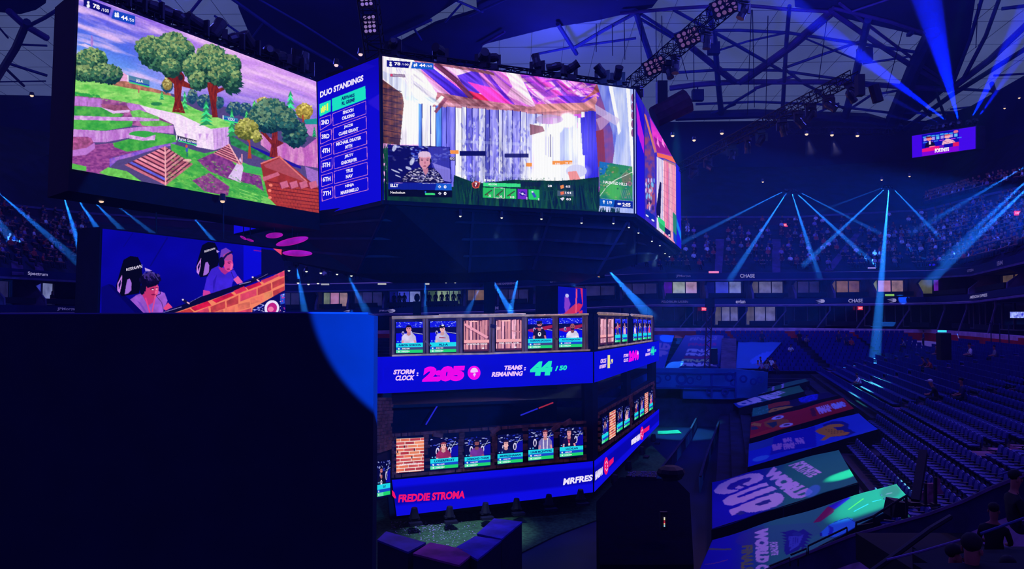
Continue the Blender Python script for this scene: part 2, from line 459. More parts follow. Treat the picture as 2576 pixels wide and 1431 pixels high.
# balcony counters with chairs in the suites
cn = MB()
for P, xs in ((P2, bays_u), (PL, bays_l)):
    for i in range(len(xs)-1):
        a, d = on_poly(P, xs[i]+10); b, _ = on_poly(P, xs[i+1]-14); n = Vector((-d.y, d.x, 0))
        cn.bar(a+n*.9+Vector((0,0,.75)), b+n*.9+Vector((0,0,.75)), .5, .5)
structure('trim_8', cn, BK)
def board_text(s, P, px, wpx, hpx, dy=0, m=None, bold=.02):
    """lettering fixed on the front of a ribbon board"""
    a, d = on_poly(P, px-wpx/2); b, _ = on_poly(P, px+wpx/2); n = Vector((-d.y, d.x, 0))
    hh = hpx/F*a.y/2
    v, f = text_geo(s, bold)
    mb = MB(); mb.add([a+(b-a)*x-n*.03+Vector((0, 0, (y-.5)*2*hh+dy)) for x, y in v], f)
    me = bpy.data.meshes.new('lettering'); me.from_pydata(mb.v, [], mb.f); me.materials.append(m or E('board_letters', (150, 145, 205), .8))
    o = bpy.data.objects.new('lettering', me); C.objects.link(o)
    par = rb1 if P is P1 else rb2
    o.parent = par; return o
dim = E('board_letters_dim', (72, 66, 140), .8)
board_text('CHASE', P1, 1880, 37, 9); board_text('JPMorgan', P1, 1719, 36, 7, m=dim); board_text('Spectrum', P1, 94, 50, 11)
board_text('evian', P2, 1862, 24, 9); board_text('POLO RALPH LAUREN', P2, 1697, 66, 6, m=dim)
board_text('CHASE', P2, 2151, 36, 9); board_text('AMERICAN EXPRESS', P2, 2461, 44, 7); board_text('JPMorgan', P2, 170, 50, 9, m=dim)
board_text('IBM', P2, 1245, 18, 8, m=dim); board_text('JPMorgan', P2, 970, 33, 6, m=dim); board_text('IBM', P1, 2517, 14, 11, m=dim)
board_text('ADOBE EXPERIENCE', P1, 1270, 60, 5, m=dim); board_text('EMIRATES', P1, 1405, 42, 5, m=dim)
board_text('CITIZEN', P1, 2442, 16, 6, m=dim)
for px in (2066, 2246, 880, 989):         # flaming tennis ball emblem
    a, d = on_poly(P2, px); n = Vector((-d.y, d.x, 0)); mb = MB(); r = .2 if px > 1500 else .15; a = a-n*.035
    Z = Vector((0, 0, 1))
    cpts = [a+d*(r*1.1*math.cos(t)+.12)+Z*(r*math.sin(t)) for t in [i*.5236 for i in range(12)]]
    mb.add(cpts, [tuple(range(12))])
    for k, y in enumerate((.12, 0, -.12)):
        mb.add([a-d*(.75-.12*k)+Z*(y*1.3-.1), a+d*.05+Z*(y*1.3+.06), a+d*.05+Z*(y*1.3-.06)], [(0,1,2)])
    me = bpy.data.meshes.new('emblem'); me.from_pydata([tuple(v) for v in mb.v], [], mb.f); me.materials.append(E('board_letters', (150,145,205)))
    o = bpy.data.objects.new('emblem', me); C.objects.link(o); o.parent = rb2

# ---------------------------------------------------------------- lower bowl
O = Vector((8.8, 33.0, 0)); U = Vector((.961, -.276, 0)); D = Vector((.276, .961, 0))
def zs(s): return 1.0 + (.395*s if s < 10 else 3.95+.2*(s-10))
def rp(s, t, dz=0): p = O+U*s+D*t; p.z = zs(s)+dz; return p
NR = 27; PITCHR = .86
m_ = MB()
for k in range(NR):
    s0 = k*PITCHR; s1 = s0+PITCHR; z = zs(s0+.4)
    a, b = O+U*s0+D*(-32), O+U*s1+D*(-32); c, d = O+U*s1+D*52, O+U*s0+D*52
    zz = Vector((0, 0, z)); pz = Vector((0, 0, zs(s0-.46) if k else 0))
    m_.quad(a+zz, b+zz, c+zz, d+zz, 0); m_.quad(a+pz, a+zz, d+zz, d+pz, 0)
structure('floor_right_stand', m_, DECK)
m_ = MB(); e = Vector((0, 0, zs(23.2)))
a = O+U*23.25+D*(-32); b = O+U*23.25+D*35
m_.quad(a+e, b+e, b+Vector((0, 0, EYE-1.9)), a+Vector((0, 0, EYE-1.9)))
structure('wall_right_stand_back', m_, RED)
# side wall facing the camera end
m_ = MB()
m_.quad(O+U*0+D*(-32), O+U*23.2+D*(-32), rp(23.2, -32), rp(0, -32)); structure('wall_stand_end', m_, CONC)
# far stand: rows run across the hall
FR = 15; fz = lambda k: 3.6+.30*k
m_ = MB()
for k in range(FR):
    y0 = 71+k*.9; z = fz(k); pz = fz(k-1) if k else 0
    m_.quad((-60, y0, z), (44, y0, z), (44, y0+.9, z), (-60, y0+.9, z)); m_.quad((-60, y0, pz), (44, y0, pz), (44, y0, z), (-60, y0, z))
structure('floor_far_stand', m_, DECK)

# ---------------------------------------------------------------- roof
MEM = M('roof_fabric', (78, 90, 140), .9, .12, .08, emit=.62)  # daylight through the fabric is put in as emission
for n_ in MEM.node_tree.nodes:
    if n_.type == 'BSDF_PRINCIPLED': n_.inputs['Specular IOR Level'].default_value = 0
RS = -.1                                    # roof drops away from us
def roof_pt(px, py, low=0.0):
    n = Vector((0, -RS, 1)); p0 = Vector((0, 125, EYE+32-low)); return on_plane(px, py, p0, n)
m_ = MB()
gx = [-400, 0, 400, 800, 1288, 1600, 1900, 2200, 2500, 2900]; gy = [330, 200, 60, -160, -420]
for i in range(len(gx)-1):
    for j in range(len(gy)-1): m_.quad(roof_pt(gx[i], gy[j]), roof_pt(gx[i+1], gy[j]), roof_pt(gx[i+1], gy[j+1]), roof_pt(gx[i], gy[j+1]))
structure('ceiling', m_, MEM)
m_ = MB()                                   # seams between the fabric panels
for px in range(-100, 2700, 62): m_.bar(roof_pt(px, 320, .15), roof_pt(CX+(px-CX)*1.6, -100, .15), 0.035, .035)
for py in (285, 245, 205, 160, 118, 60, 30, -10): m_.bar(roof_pt(-100, py+10, .15), roof_pt(2700, py-8, .15), .035, .035)
structure('trim_9', m_, M('roof_seam', (30, 34, 84), .8, .1, 1))
m_ = MB()                                   # closed roof leaves: dark slabs under the fabric
for poly in ([(560,-180),(985,-180),(985,95),(1010,108),(1150,160),(1180,240),(700,260),(600,20)], [(985,-180),(1150,-180),(1150,3),(1080,48),(985,92)],
             [(1010,108),(1095,62),(1200,30),(1188,-180),(1790,-180),(1640,20),(1500,52),(1385,70),(1215,112),(1180,240),(1130,240)],
             [(1985,-180),(2345,-180),(2345,40),(2335,95),(2250,75),(2130,48),(2090,30),(2000,18)],
             [(2335,95),(2345,-180),(2480,-180),(2440,90),(2400,210),(2290,300),(2225,330),(2290,170)],
             [(-200,-180),(150,-180),(115,8),(90,25),(50,36),(-200,10)]):
    m_.prism([roof_pt(x, y, 1.1) for x, y in poly], (0, 0, .4))
structure('ceiling_leaves', m_, M('roof_leaf', (12, 14, 70), .9, .35, .12))
PUR = M('roof_beam_purple', (66, 42, 110), .6, .3, .4); BLU = M('roof_beam_blue', (40, 44, 112), .6, .3, .4); DRK = M('roof_beam_dark', (20, 18, 78), .6, .3, .4)
beams = {
 'curved ring beams across the far roof': [(PUR, 10, [(1560,34),(1700,21),(1860,12),(1990,24),(2095,30)]), (BLU, 9, [(1690,90),(1724,77),(1860,76),(1980,82),(2150,108),(2330,135)]),
   (BLU, 8, [(1680,184),(1820,175),(1960,177),(2140,203),(2300,222)]), (PUR, 15, [(1685,222),(1760,212),(1850,206),(2060,206),(2200,213),(2390,226)]),
   (BLU, 7, [(1750,262),(1900,256),(2060,262),(2250,285),(2576,280)]), (DRK, 26, [(1700,292),(1900,286),(2180,296),(2260,320)]), (BLU, 8, [(2390,222),(2480,228),(2640,240)]), (BLU, 10, [(2520,22),(2600,12)]), (BLU, 6, [(2500,190),(2640,182)]), (BLU, 5, [(2390,275),(2500,262),(2600,248)])],
 'upright ribs running up the far roof': [(BLU, 15, [(1783,20),(1798,100),(1806,200),(1815,290)]), (BLU, 11, [(1986,15),(1978,110),(1968,290)]), (BLU, 20, [(2183,50),(2170,110),(2150,200),(2125,300)]),
   (BLU, 17, [(1600,30),(1618,90),(1638,150)]), (DRK, 40, [(2345,80),(2300,170),(2235,330)]), (BLU, 10, [(2395,215),(2440,100),(2475,-20)]), (PUR, 11, [(2425,195),(2480,90),(2520,-20)]), (BLU, 12, [(2495,210),(2520,300)]), (DRK, 8, [(2350,220),(2390,330)])],
 'diagonal braces of the far roof': [(BLU, 9, [(1612,35),(1705,95)]), (BLU, 8, [(1612,48),(1700,100)]), (PUR, 17, [(1738,118),(1848,206)]), (BLU, 9, [(1695,25),(1830,100),(1962,176)]), (PUR, 17, [(1862,207),(1985,118),(2092,26)]), (PUR, 7, [(1880,204),(2000,118),(2098,36)]),
   (BLU, 6, [(1810,126),(1880,104),(1980,82)]), (BLU, 8, [(1970,172),(2060,140),(2165,104)]), (BLU, 5, [(2015,92),(2100,128),(2160,152)]), (PUR, 14, [(2090,28),(2200,105),(2300,170),(2392,222)]), (PUR, 8, [(2112,8),(2230,98),(2320,165),(2410,225)]),
   (PUR, 17, [(2395,222),(2490,150),(2600,45)]), (DRK, 13, [(2262,335),(2400,235),(2600,110)]), (BLU, 8, [(1975,175),(2025,212),(2065,232)]), (BLU, 8, [(1815,280),(1845,258),(1900,225)]), (BLU, 6, [(2170,160),(2290,142)]), (BLU, 7, [(2130,280),(2190,240),(2290,222)]), (BLU, 6, [(2050,230),(2120,272)]), (PUR, 9, [(2000,190),(1900,222)]), (DRK, 9, [(2280,225),(2340,290)]),
   (BLU, 7, [(1850,262),(1790,285)]), (PUR, 10, [(2095,20),(2240,55),(2345,90)]), (PUR, 6, [(2140,30),(2260,-10)]), (BLU, 6, [(2040,290),(2110,260)])],
 'roof beams above the centre': [(BLU, 10, [(1604,30),(1520,75),(1445,120)]), (BLU, 12, [(1403,60),(1450,135)]), (BLU, 7, [(1340,138),(1450,116),(1600,96)]), (PUR, 7, [(1213,112),(1270,80)]), (BLU, 8, [(985,96),(1085,50)]), (BLU, 6, [(1040,70),(1060,100)]), (BLU, 7, [(1150,2),(1215,30)]), (BLU, 6, [(1120,55),(1160,10)]), (BLU, 7, [(1290,-10),(1180,40)])],
 'roof beams behind the left screen': [(PUR, 18, [(22,28),(60,62),(118,96)]), (BLU, 10, [(155,18),(112,45),(62,70)]), (DRK, 20, [(68,55),(40,120),(-10,200)]), (BLU, 8, [(14,157),(60,172),(118,190)]), (BLU, 6, [(36,111),(118,115)]), (BLU, 4, [(-10,206),(115,204)]), (DRK, 7, [(10,168),(60,216)]), (BLU, 5, [(-10,60),(20,95)])],
 'roof beams above the left screen': [(PUR, 8, [(385,-20),(470,90)]), (PUR, 8, [(520,-20),(440,80)]), (BLU, 9, [(560,-20),(700,80),(860,170)]), (BLU, 6, [(620,-20),(760,60),(900,150)]), (BLU, 6, [(540,40),(640,110)]), (BLU, 5, [(600,140),(660,60)])],
}
WORDS = {'curved': 'curved_beam', 'upright': 'rib', 'diagonal': 'brace', 'roof': 'beam'}
for lab, bl in beams.items():
    p0 = roof_pt(*bl[0][2][0], 1.6); root = thing('roof_truss', lab.replace('beams', 'steel beams', 1) if lab.startswith('roof') else lab+' in dim steel', 'roof truss', tuple(p0))
    for mt, wd, pts in bl:
        q = [roof_pt(x, y, 1.6) for x, y in pts]; rr = [wd/F*p.y/2*.95 for p in q]
        MB().tube(q, rr, 8).build(WORDS[lab.split()[0]], mt, root, smooth=False)
# hanging cables under the roof
cb = MB()
for x0, y0, x1, y1 in [(1612,60,1614,250),(1650,30,1652,300),(1665,40,1666,230),(1705,110,1730,200),(1745,110,1746,240),(1890,25,1880,290),(1893,25,1898,270),(1932,40,1926,300),(2080,50,2060,200),(2270,80,2230,230),(2460,10,2455,120),(1500,60,1500,130),(1540,60,1541,140),(1570,50,1572,150)]:
    cb.tube([roof_pt(x0, y0, 2), roof_pt(x1, y1, 2)], .05, 4)
o = cb.build('rigging_cable', DK); tag(o, 'thin rigging cables hanging under the roof', 'cable', kind='stuff')
for px, py, wpx, hpx in [(1795,122,28,30),(2175,138,34,34),(1755,240,28,28),(2290,85,10,8)]:
    p = roof_pt(px, py, 2.2); k = p.y/F
    root = thing('junction_box', {1795: 'dark box hanging on the far roof rib nearest the large lamp truss', 2175: 'dark box on the thick far roof rib right of centre', 1755: 'dark box low beside the scoreboard corner', 2290: 'small dark box under the upper roof leaf'}[px], 'box', tuple(p))
    MB().box(p, (wpx*k, 1.0, hpx*k)).build('case', DRK, root); MB().bar(p+Vector((0, 0, hpx*k/2)), p+Vector((0, 0, hpx*k/2+.8)), .15).build('bracket', DK, root)
# ---------------------------------------------------------------- haze in the hall
def vol_mat(name, col, dens, aniso=.0, absorb=None):
    m = bpy.data.materials.new(name); m.use_nodes = True; nt = m.node_tree; nt.nodes.clear()
    o = nt.nodes.new('ShaderNodeOutputMaterial'); v = nt.nodes.new('ShaderNodeVolumeScatter')
    v.inputs['Color'].default_value = (*col, 1); v.inputs['Density'].default_value = dens; v.inputs['Anisotropy'].default_value = aniso
    nt.links.new(v.outputs[0], o.inputs['Volume']); return m
hz = MB().box((0, 80, 30), (420, 180, 100)).build('haze', vol_mat('hall_haze', (.3, .42, 1), .0007))
tag(hz, 'thin blue stage haze filling the whole hall', 'haze', kind='stuff')
def lamp(kind, loc, col, power, size=.5, target=None, angle=30, blend=.3, name='lamp'):
    d = bpy.data.lights.new(name, kind); d.color = col; d.energy = power
    if kind == 'SPOT': d.spot_size = R(angle); d.spot_blend = blend; d.shadow_soft_size = size
    elif kind == 'POINT': d.shadow_soft_size = size
    elif kind == 'AREA': d.size = size
    o = bpy.data.objects.new(name, d); C.objects.link(o); o.location = loc
    if target is not None: o.rotation_euler = (Vector(target)-Vector(loc)).to_track_quat('-Z', 'Y').to_euler()
    return o
for i, p in enumerate([(-28, 60, 38), (6, 88, 37), (34, 70, 36), (30, 40, 38), (0, 30, 42)]):
    lamp('POINT', p, (.08, .09, 1), 10000, 1.5)  # added blue fill points without fittings, to lift the haze
# ================================================================ big displays
def vplane(pa, Da, pb, Db):
    a = at(pa[0], pa[1], Da); b = at(pb[0], pb[1], Db); d = (b-a); d.z = 0; d.normalize()
    n = Vector((d.y, -d.x, 0)); return a, n, d
class Face:
    """an upright flat face given by its two vertical edges in the photo and their distances"""
    def __init__(s, TL, BL, DL, TR, BR, DR, vl=False, vr=False):
        s.a, s.n, s.d = vplane(BL, DL, BR, DR)
        s.TL, s.BL, s.TR, s.BR = [s.px(*q) for q in (TL, BL, TR, BR)]
        if s.n.dot(CAM-s.a) < 0: s.n = -s.n
        if vl: s.TL = Vector((s.BL.x, s.BL.y, at(TL[0], TL[1], s.BL.y).z))
        if vr: s.TR = Vector((s.BR.x, s.BR.y, at(TR[0], TR[1], s.BR.y).z))
    def px(s, x, y, lift=0.0): return on_plane(x, y, s.a, s.n)+s.n*lift
    def map(s, lift): return lambda x, y: s.px(x, y, lift)
    def housing(s, thick, grow=.15, bottom=0.0, mb=None):
        mb = mb or MB(); z0, z1 = Vector((0, 0, -grow-bottom)), Vector((0, 0, grow)); e = s.d*grow
        q = [s.TL-e+z1, s.TR+e+z1, s.BR+e+z0, s.BL-e+z0]
        return mb.prism([p-s.n*.06 for p in q], -s.n*thick)
def title_font(s, face, x0, x1, yl0, yl1, yr0, yr1, m, par, lift=.05, bold=.045, shear=.0, name='lettering', space=1.0):
    return lettering(s, face.map(lift), [(x0, yl0), (x1, yr0), (x1, yr1), (x0, yl1)], m, par, name, bold, shear, space)

S1 = Face((199, -18), (181, 425), 34.5, (795.5, 205.4), (802.4, 536), 44.4)
DU = Face((798, 206), (803, 541), 44.8, (960.5, 141), (964.5, 503), 41.4)
S2 = Face((962, 141), (966, 503), 41.4, (1595.5, 225), (1600, 537), 48.0, vr=True)
CH = Face((1596.5, 226), (1600.5, 537.5), 48.0, (1621, 263), (1622, 552), 52.0, True, True)
S3 = Face((1621.5, 264), (1622.5, 552.5), 52.0, (1700.5, 410), (1702, 616), 73.0, True, True)
CE = Face((1701, 411), (1702.5, 616.5), 73.1, (1710, 424), (1714, 627), 76.0, True, True)
PC = Face((258, 575), (250, 812), 34.9, (714, 628), (719, 812), 46.3)

WHI = E('screen_white', (250, 245, 255)); 
BLUE_LED = (12, 8, 190)

exec_paint = True
# ---------------- left screen: landscape
root = thing('video_screen', 'huge video screen at the left showing a hilly game landscape with round trees', 'screen', tuple(S1.BL))
hb = S1.housing(3.0, .12, .9); hb.build('housing', BK, root)
def paint1():
    c = Canvas(150, -40, 830, 560, 1.15).zoom(100, 0, 2.5556); zx, zy = c.zx(); r = c.rng
    # sky
    base = np.zeros(c.a.shape); t = np.clip((zy-0.40*zx+150)/520, 0, 1)[..., None]
    top = np.array([122, 88, 226.]); mid = np.array([78, 112, 236.]); low = np.array([140, 200, 255.])
    c.a[:] = np.where(t < .5, top*(1-t*2)+mid*t*2, mid*(2-t*2)+low*(t*2-1))
    s_ = np.clip((zx-560)/650, 0, 1)[..., None]; pk = np.array([222, 158, 244.]); c.a[:] = c.a*(1-s_*.85)+pk*s_*.85
    st_ = fbm((zx*.94+zy*.34)/260, (zy*.94-zx*.34)/34, 5, 4)[..., None]
    k = np.clip((st_-.45)*3.2, 0, 1); c.a[:] = c.a*(1-k*.85)+np.array([246, 202, 250.])*k*.85
    k2 = np.clip((.42-st_)*3.5, 0, 1)*np.clip((zx-900)/300, 0, 1)[..., None]; c.a[:] = c.a*(1-k2*.6)+np.array([120, 100, 225.])*k2*.6
    k3 = (np.clip((zy-.18*zx-300)/220, 0, 1)*np.clip((zx-880)/200, 0, 1))[..., None]; c.a[:] = c.a*(1-k3*.75)+np.array([62, 62, 214.])*k3*.75
    for cx, cy, rx, ry in [(300, 60, 70, 12), (380, 200, 120, 10), (330, 240, 90, 8), (600, 180, 90, 9), (1350, 640, 60, 8)]: c.ell(cx, cy, rx, ry, (225, 190, 250), .45, .25, .9)
    c.ell(335, 270, 9, 30, (190, 140, 220)); c.poly([(245, 285), (290, 280), (420, 340), (410, 348), (300, 305)], (220, 200, 250)); c.line([(335,225),(337,300)], 7, (160,120,220))
    # ground base
    c.poly([(225, 500), (410, 520), (560, 530), (700, 560), (840, 600), (1000, 640), (1250, 700), (1500, 720), (1800, 780), (1800, 1400), (200, 1200)], (84, 70, 130))
    c.poly([(410, 540), (520, 455), (560, 480), (620, 520), (560, 560)], (236, 170, 220)); c.poly([(420, 530), (545, 520), (700, 560), (840, 600), (860, 640), (640, 620)], (176, 112, 96), tex=.35, ts=14)
    c.poly([(225, 495), (420, 535), (560, 565), (720, 590), (850, 618), (1000, 700), (1240, 790), (1230, 850), (1100, 830), (900, 735), (700, 690), (520, 655), (225, 625)], (96, 196, 84), col2=(158, 224, 118), ts=46, st=(1, 3))
    c.poly([(225, 590), (380, 610), (400, 640), (225, 625)], (44, 160, 72))
    # terraces
    V1, V2 = (190, 122, 214), (232, 190, 244)
    c.poly([(222, 615), (400, 630), (640, 672), (690, 715), (760, 745), (860, 800), (780, 830), (560, 800), (380, 770), (220, 760)], (122, 60, 128), col2=(186, 104, 170), ts=26)
    c.poly([(222, 618), (400, 636), (400, 690), (222, 676)], V1, tex=.18, ts=30, st=(3, .4)); c.poly([(560, 660), (640, 672), (690, 720), (600, 715), (560, 690)], V1, tex=.2, ts=24)
    c.poly([(220, 680), (400, 690), (540, 735), (520, 755), (220, 742)], (50, 150, 70), col2=(96, 186, 84), ts=30)
    c.poly([(395, 668), (560, 680), (580, 705), (480, 715), (400, 690)], (150, 80, 120), tex=.3); c.poly([(395, 690), (480, 712), (580, 705), (575, 722), (470, 730)], V2)
    c.poly([(580, 715), (640, 705), (760, 750), (770, 765), (600, 760)], (110, 190, 96), tex=.25)
    c.poly([(218, 742), (470, 752), (620, 752), (770, 766), (770, 785), (600, 776), (218, 772)], V1, col2=V2, ts=24)
    c.poly([(218, 770), (600, 778), (590, 812), (420, 840), (218, 832)], (46, 158, 66), col2=(92, 190, 84), ts=30); c.poly([(640, 780), (780, 775), (850, 800), (800, 815), (660, 808)], (110, 192, 92), tex=.25)
    c.poly([(216, 830), (420, 842), (640, 815), (860, 808), (860, 860), (740, 850), (600, 880), (420, 915), (350, 915), (214, 880)], (214, 160, 232), col2=(184, 112, 206), ts=34, st=(2.4, .5))
    c.poly([(212, 880), (310, 880), (360, 930), (450, 920), (640, 930), (700, 945), (620, 975), (470, 1010), (440, 1080), (560, 1100), (620, 1160), (208, 1085)], (122, 52, 132), col2=(170, 84, 160), ts=18, st=(1, 2))
    c.poly([(212, 880), (330, 885), (345, 915), (300, 950), (212, 965)], (166, 82, 140), tex=.3, ts=14); c.poly([(212, 965), (300, 950), (352, 918), (355, 955), (300, 995), (210, 1005)], V1)
    c.poly([(470, 920), (740, 850), (870, 870), (880, 915), (680, 960), (560, 975), (480, 945)], (44, 150, 64), col2=(92, 186, 80), ts=30)
    c.ell(660, 865, 86, 24, (56, 168, 74), ang=.02); c.poly([(570, 865), (680, 885), (745, 865), (740, 900), (660, 905), (575, 890)], V1, col2=V2, ts=20)
    c.poly([(450, 1020), (620, 975), (740, 940), (880, 912), (870, 930), (740, 960), (600, 1005), (500, 1030), (450, 1075)], V1, col2=(120, 80, 210), ts=26)
    # big bright cliff
    c.poly([(640, 672), (700, 690), (900, 735), (1100, 828), (1215, 815), (1215, 935), (1120, 965), (1010, 945), (880, 870), (860, 800), (760, 750), (690, 722)], (240, 208, 250), col2=(250, 232, 255), ts=40, st=(2.5, .5))
    c.poly([(1110, 828), (1216, 815), (1214, 935), (1120, 964)], (214, 166, 236), tex=.12, ts=22, st=(3, .4))
    for x in (1020, 1066, 930): c.poly([(x, 860), (x+22, 858), (x+8, 900)], (206, 160, 230))
    for x in (1140, 1170, 1195): c.line([(x, 830), (x+4, 940)], 5, (186, 130, 220))
    # foreground grass and paths
    c.poly([(840, 920), (1060, 985), (1180, 960), (1300, 1040), (1460, 1110), (1480, 1250), (1420, 1350), (800, 1200), (860, 1080)], (52, 160, 70), col2=(104, 196, 84), ts=50, st=(1, 2.4), ang=.3)
    c.poly([(380, 1110), (440, 1075), (560, 1100), (660, 1170), (500, 1150)], (110, 200, 88), tex=.2); c.poly([(208, 1050), (300, 1070), (300, 1100), (207, 1085)], (92, 190, 80))
    c.poly([(1010, 1030), (1110, 985), (1220, 1020), (1290, 1100), (1420, 1130), (1440, 1230), (1380, 1190), (1210, 1150), (1090, 1100)], (110, 46, 124), col2=(150, 70, 150), ts=16)
    c.poly([(980, 1160), (1090, 1110), (1220, 1200), (1210, 1260), (1060, 1230)], (120, 56, 126), col2=(160, 84, 150), ts=16)
    c.poly([(1290, 1010), (1310, 1080), (1290, 1175), (1210, 1140), (1250, 1080)], (224, 196, 244)); c.poly([(1300, 1050), (1430, 1080), (1430, 1120), (1320, 1110)], (64, 176, 92))
    c.poly([(1225, 890), (1420, 960), (1680, 1070), (1680, 1085), (1500, 1030), (1300, 960)], (34, 22, 160)); c.poly([(1215, 860), (1330, 930), (1500, 1020), (1450, 1030), (1230, 930)], (44, 130, 78), tex=.4)
    c.poly([(1420, 860), (1560, 915), (1700, 950), (1790, 880), (1795, 1080), (1660, 1060), (1500, 990), (1420, 930)], (222, 148, 206), col2=(190, 96, 190), ts=34, st=(3, .5))
    c.poly([(1700, 800), (1785, 780), (1790, 890), (1700, 860)], (190, 130, 200)); c.poly([(1705, 1070), (1790, 1100), (1795, 1200), (1720, 1150)], (160, 110, 200)); c.poly([(1700,770),(1785,760),(1785,800),(1710,800)], (30,150,150))
    # far small trees
    D_, Mi, L_ = (26, 66, 62), (62, 112, 84), (140, 168, 110)
    for x, y, rx, ry in [(820, 550, 38, 45), (980, 620, 30, 50), (1060, 650, 50, 45), (1150, 660, 34, 40), (1250, 700, 50, 46), (1320, 705, 44, 46)]: c.leaf(x, y, rx, ry, (30, 70, 110), (58, 100, 120), (120, 150, 140), 50, 7)
    c.leaf(820, 540, 32, 40, (140, 120, 60), (176, 160, 90), (214, 200, 130), 40, 7); c.leaf(1436, 650, 40, 26, (170, 140, 70), (200, 170, 90), (226, 200, 130), 30, 7); c.leaf(1700, 715, 56, 50, (150, 130, 50), (196, 170, 70), (230, 208, 110), 80, 8); c.line([(1690,740),(1696,810)], 9, (170,60,40))
    # pines
    def pine(x, y0, y1, wd, col):
        for i in range(7):
            f0 = i/7; yy = y0+(y1-y0)*f0; hw = wd*(.22+.78*(i+1)/7)
            c.poly([(x, yy-6), (x+hw, yy+(y1-y0)*.2), (x+hw*.3, yy+(y1-y0)*.15), (x-hw*.3, yy+(y1-y0)*.17), (x-hw, yy+(y1-y0)*.2)], [v*(.78+.4*(i % 2)) for v in col])
    for a in [(785, 590, 640, 18, (60, 190, 120)), (932, 590, 700, 26, (70, 200, 120)), (1070, 650, 800, 50, (52, 190, 118)), (1235, 700, 870, 34, (60, 190, 110)), (1330, 715, 780, 24, (70, 200, 110)), (1380, 650, 730, 34, (90, 210, 110)), (1612, 588, 770, 52, (60, 206, 140)), (1765, 820, 880, 18, (40, 160, 110))]: pine(*a)
    # left trees
    c.leaf(330, 395, 104, 84, D_, Mi, L_, 420); c.leaf(300, 470, 90, 52, D_, Mi, L_, 260); c.leaf(400, 470, 70, 62, D_, Mi, L_, 240); c.leaf(462, 480, 68, 60, (20, 56, 66), Mi, (120, 150, 110), 200)
    # two big trees: trunks then crowns
    T1, T2 = (150, 44, 34), (96, 24, 34)
    def trunk(pts): c.poly(pts, T1, col2=T2, ts=12, st=(3, .5))
    trunk([(862, 430), (905, 430), (930, 520), (1000, 560), (1010, 545), (1020, 560), (990, 575), (915, 555), (905, 640), (935, 728), (850, 720), (868, 650), (862, 540), (790, 470), (750, 430), (760, 405), (830, 465), (870, 480)])
    trunk([(1068, 530), (1130, 530), (1150, 570), (1210, 550), (1215, 565), (1140, 600), (1135, 680), (1145, 755), (1110, 755), (1098, 660), (1085, 590)])
    trunk([(1420, 850), (1440, 840), (1490, 900), (1500, 800), (1530, 810), (1530, 900), (1570, 920), (1525, 945), (1530, 1010), (1476, 1010), (1490, 930)])
    c.ell(905, 500, 26, 34, (110, 26, 32)); c.ell(905, 498, 15, 20, (40, 40, 50))
    for a in [(710, 300, 92, 66, 300), (850, 290, 100, 80, 420), (760, 370, 96, 82, 380), (880, 370, 100, 90, 420), (690, 350, 52, 66, 160), (840, 440, 60, 60, 200), (925, 330, 70, 70, 240)]: c.leaf(*a[:4], D_, Mi, L_, a[4], 10)
    for a in [(1100, 350, 90, 62, 320), (1010, 430, 90, 84, 420), (1120, 420, 100, 90, 440), (1215, 420, 76, 68, 300), (1235, 510, 58, 90, 280), (1020, 520, 58, 58, 220), (1150, 490, 70, 60, 220)]: c.leaf(*a[:4], D_, Mi, L_, a[4], 10)
    for i in range(26):
        a = r.uniform(0, 3.1); c.poly([(1235+64*math.cos(a), 510+88*math.sin(a)), (1240+80*math.cos(a), 520+100*math.sin(a)), (1230+50*math.cos(a+.2), 510+86*math.sin(a+.2))], (20, 60, 66))
    for a in [(1480, 710, 110, 74, 420), (1400, 760, 60, 60, 200), (1560, 760, 84, 74, 260), (1480, 790, 100, 60, 260), (1640, 860, 76, 86, 300), (1600, 800, 60, 60, 160)]: c.leaf(*a[:4], (16, 52, 70), (40, 92, 92), (104, 140, 112), a[4], 10)
    c.poly([(1290, 850), (1420, 870), (1350, 880), (1362, 1020), (1336, 1020), (1345, 920)], (176, 70, 40)); c.leaf(1330, 830, 74, 66, (96, 104, 40), (150, 150, 66), (190, 186, 100), 260); c.leaf(1395, 880, 30, 36, (96, 104, 40), (150, 150, 66), (190, 186, 100), 60)
    # wooden pyramids
    def pyr(L, Rr, B, T, n, blue=False):
        c.poly([L, B, Rr, T], (92, 34, 66))
        for i in range(n):
            f0 = i/n; f1 = (i+.62)/n
            def mix(a, b, f): return (a[0]+(b[0]-a[0])*f, a[1]+(b[1]-a[1])*f)
            cl = (96, 96, 220) if blue and i == 1 else ((238, 150, 170) if i % 2 else (214, 116, 140))
            c.poly([mix(L, T, f0), mix(B, T, f0), mix(B, T, f1), mix(L, T, f1)], cl, tex=.2, ts=40)
            c.poly([mix(B, T, f0), mix(Rr, T, f0), mix(Rr, T, f1), mix(B, T, f1)], [v*.9 for v in cl] if i != 1 else (226, 130, 150), tex=.2, ts=40)
        c.line([T, B], 9, (244, 176, 186))
    pyr((545, 1060), (985, 1055), (810, 1192), (805, 940), 9, True); pyr((1115, 985), (1300, 1055), (1290, 1060), (1215, 925), 7)
    c.line([(1300,990),(1300,1050)],10,(220,150,170))
    # barn roof
    c.poly([(1420, 1050), (1540, 1000), (1790, 1210), (1795, 1368), (1500, 1330), (1462, 1240), (1436, 1130)], (156, 48, 44), tex=.2, ts=50)
    c.poly([(1440, 1060), (1545, 1015), (1720, 1175), (1450, 1075)], (176, 76, 90)); c.line([(1420, 1052), (1540, 1006), (1720, 1170)], 9, (224, 120, 120))
    for i in range(9): c.line([(1460+i*8, 1165+i*26), (1795, 1215+i*22)], 5, (110, 26, 36))
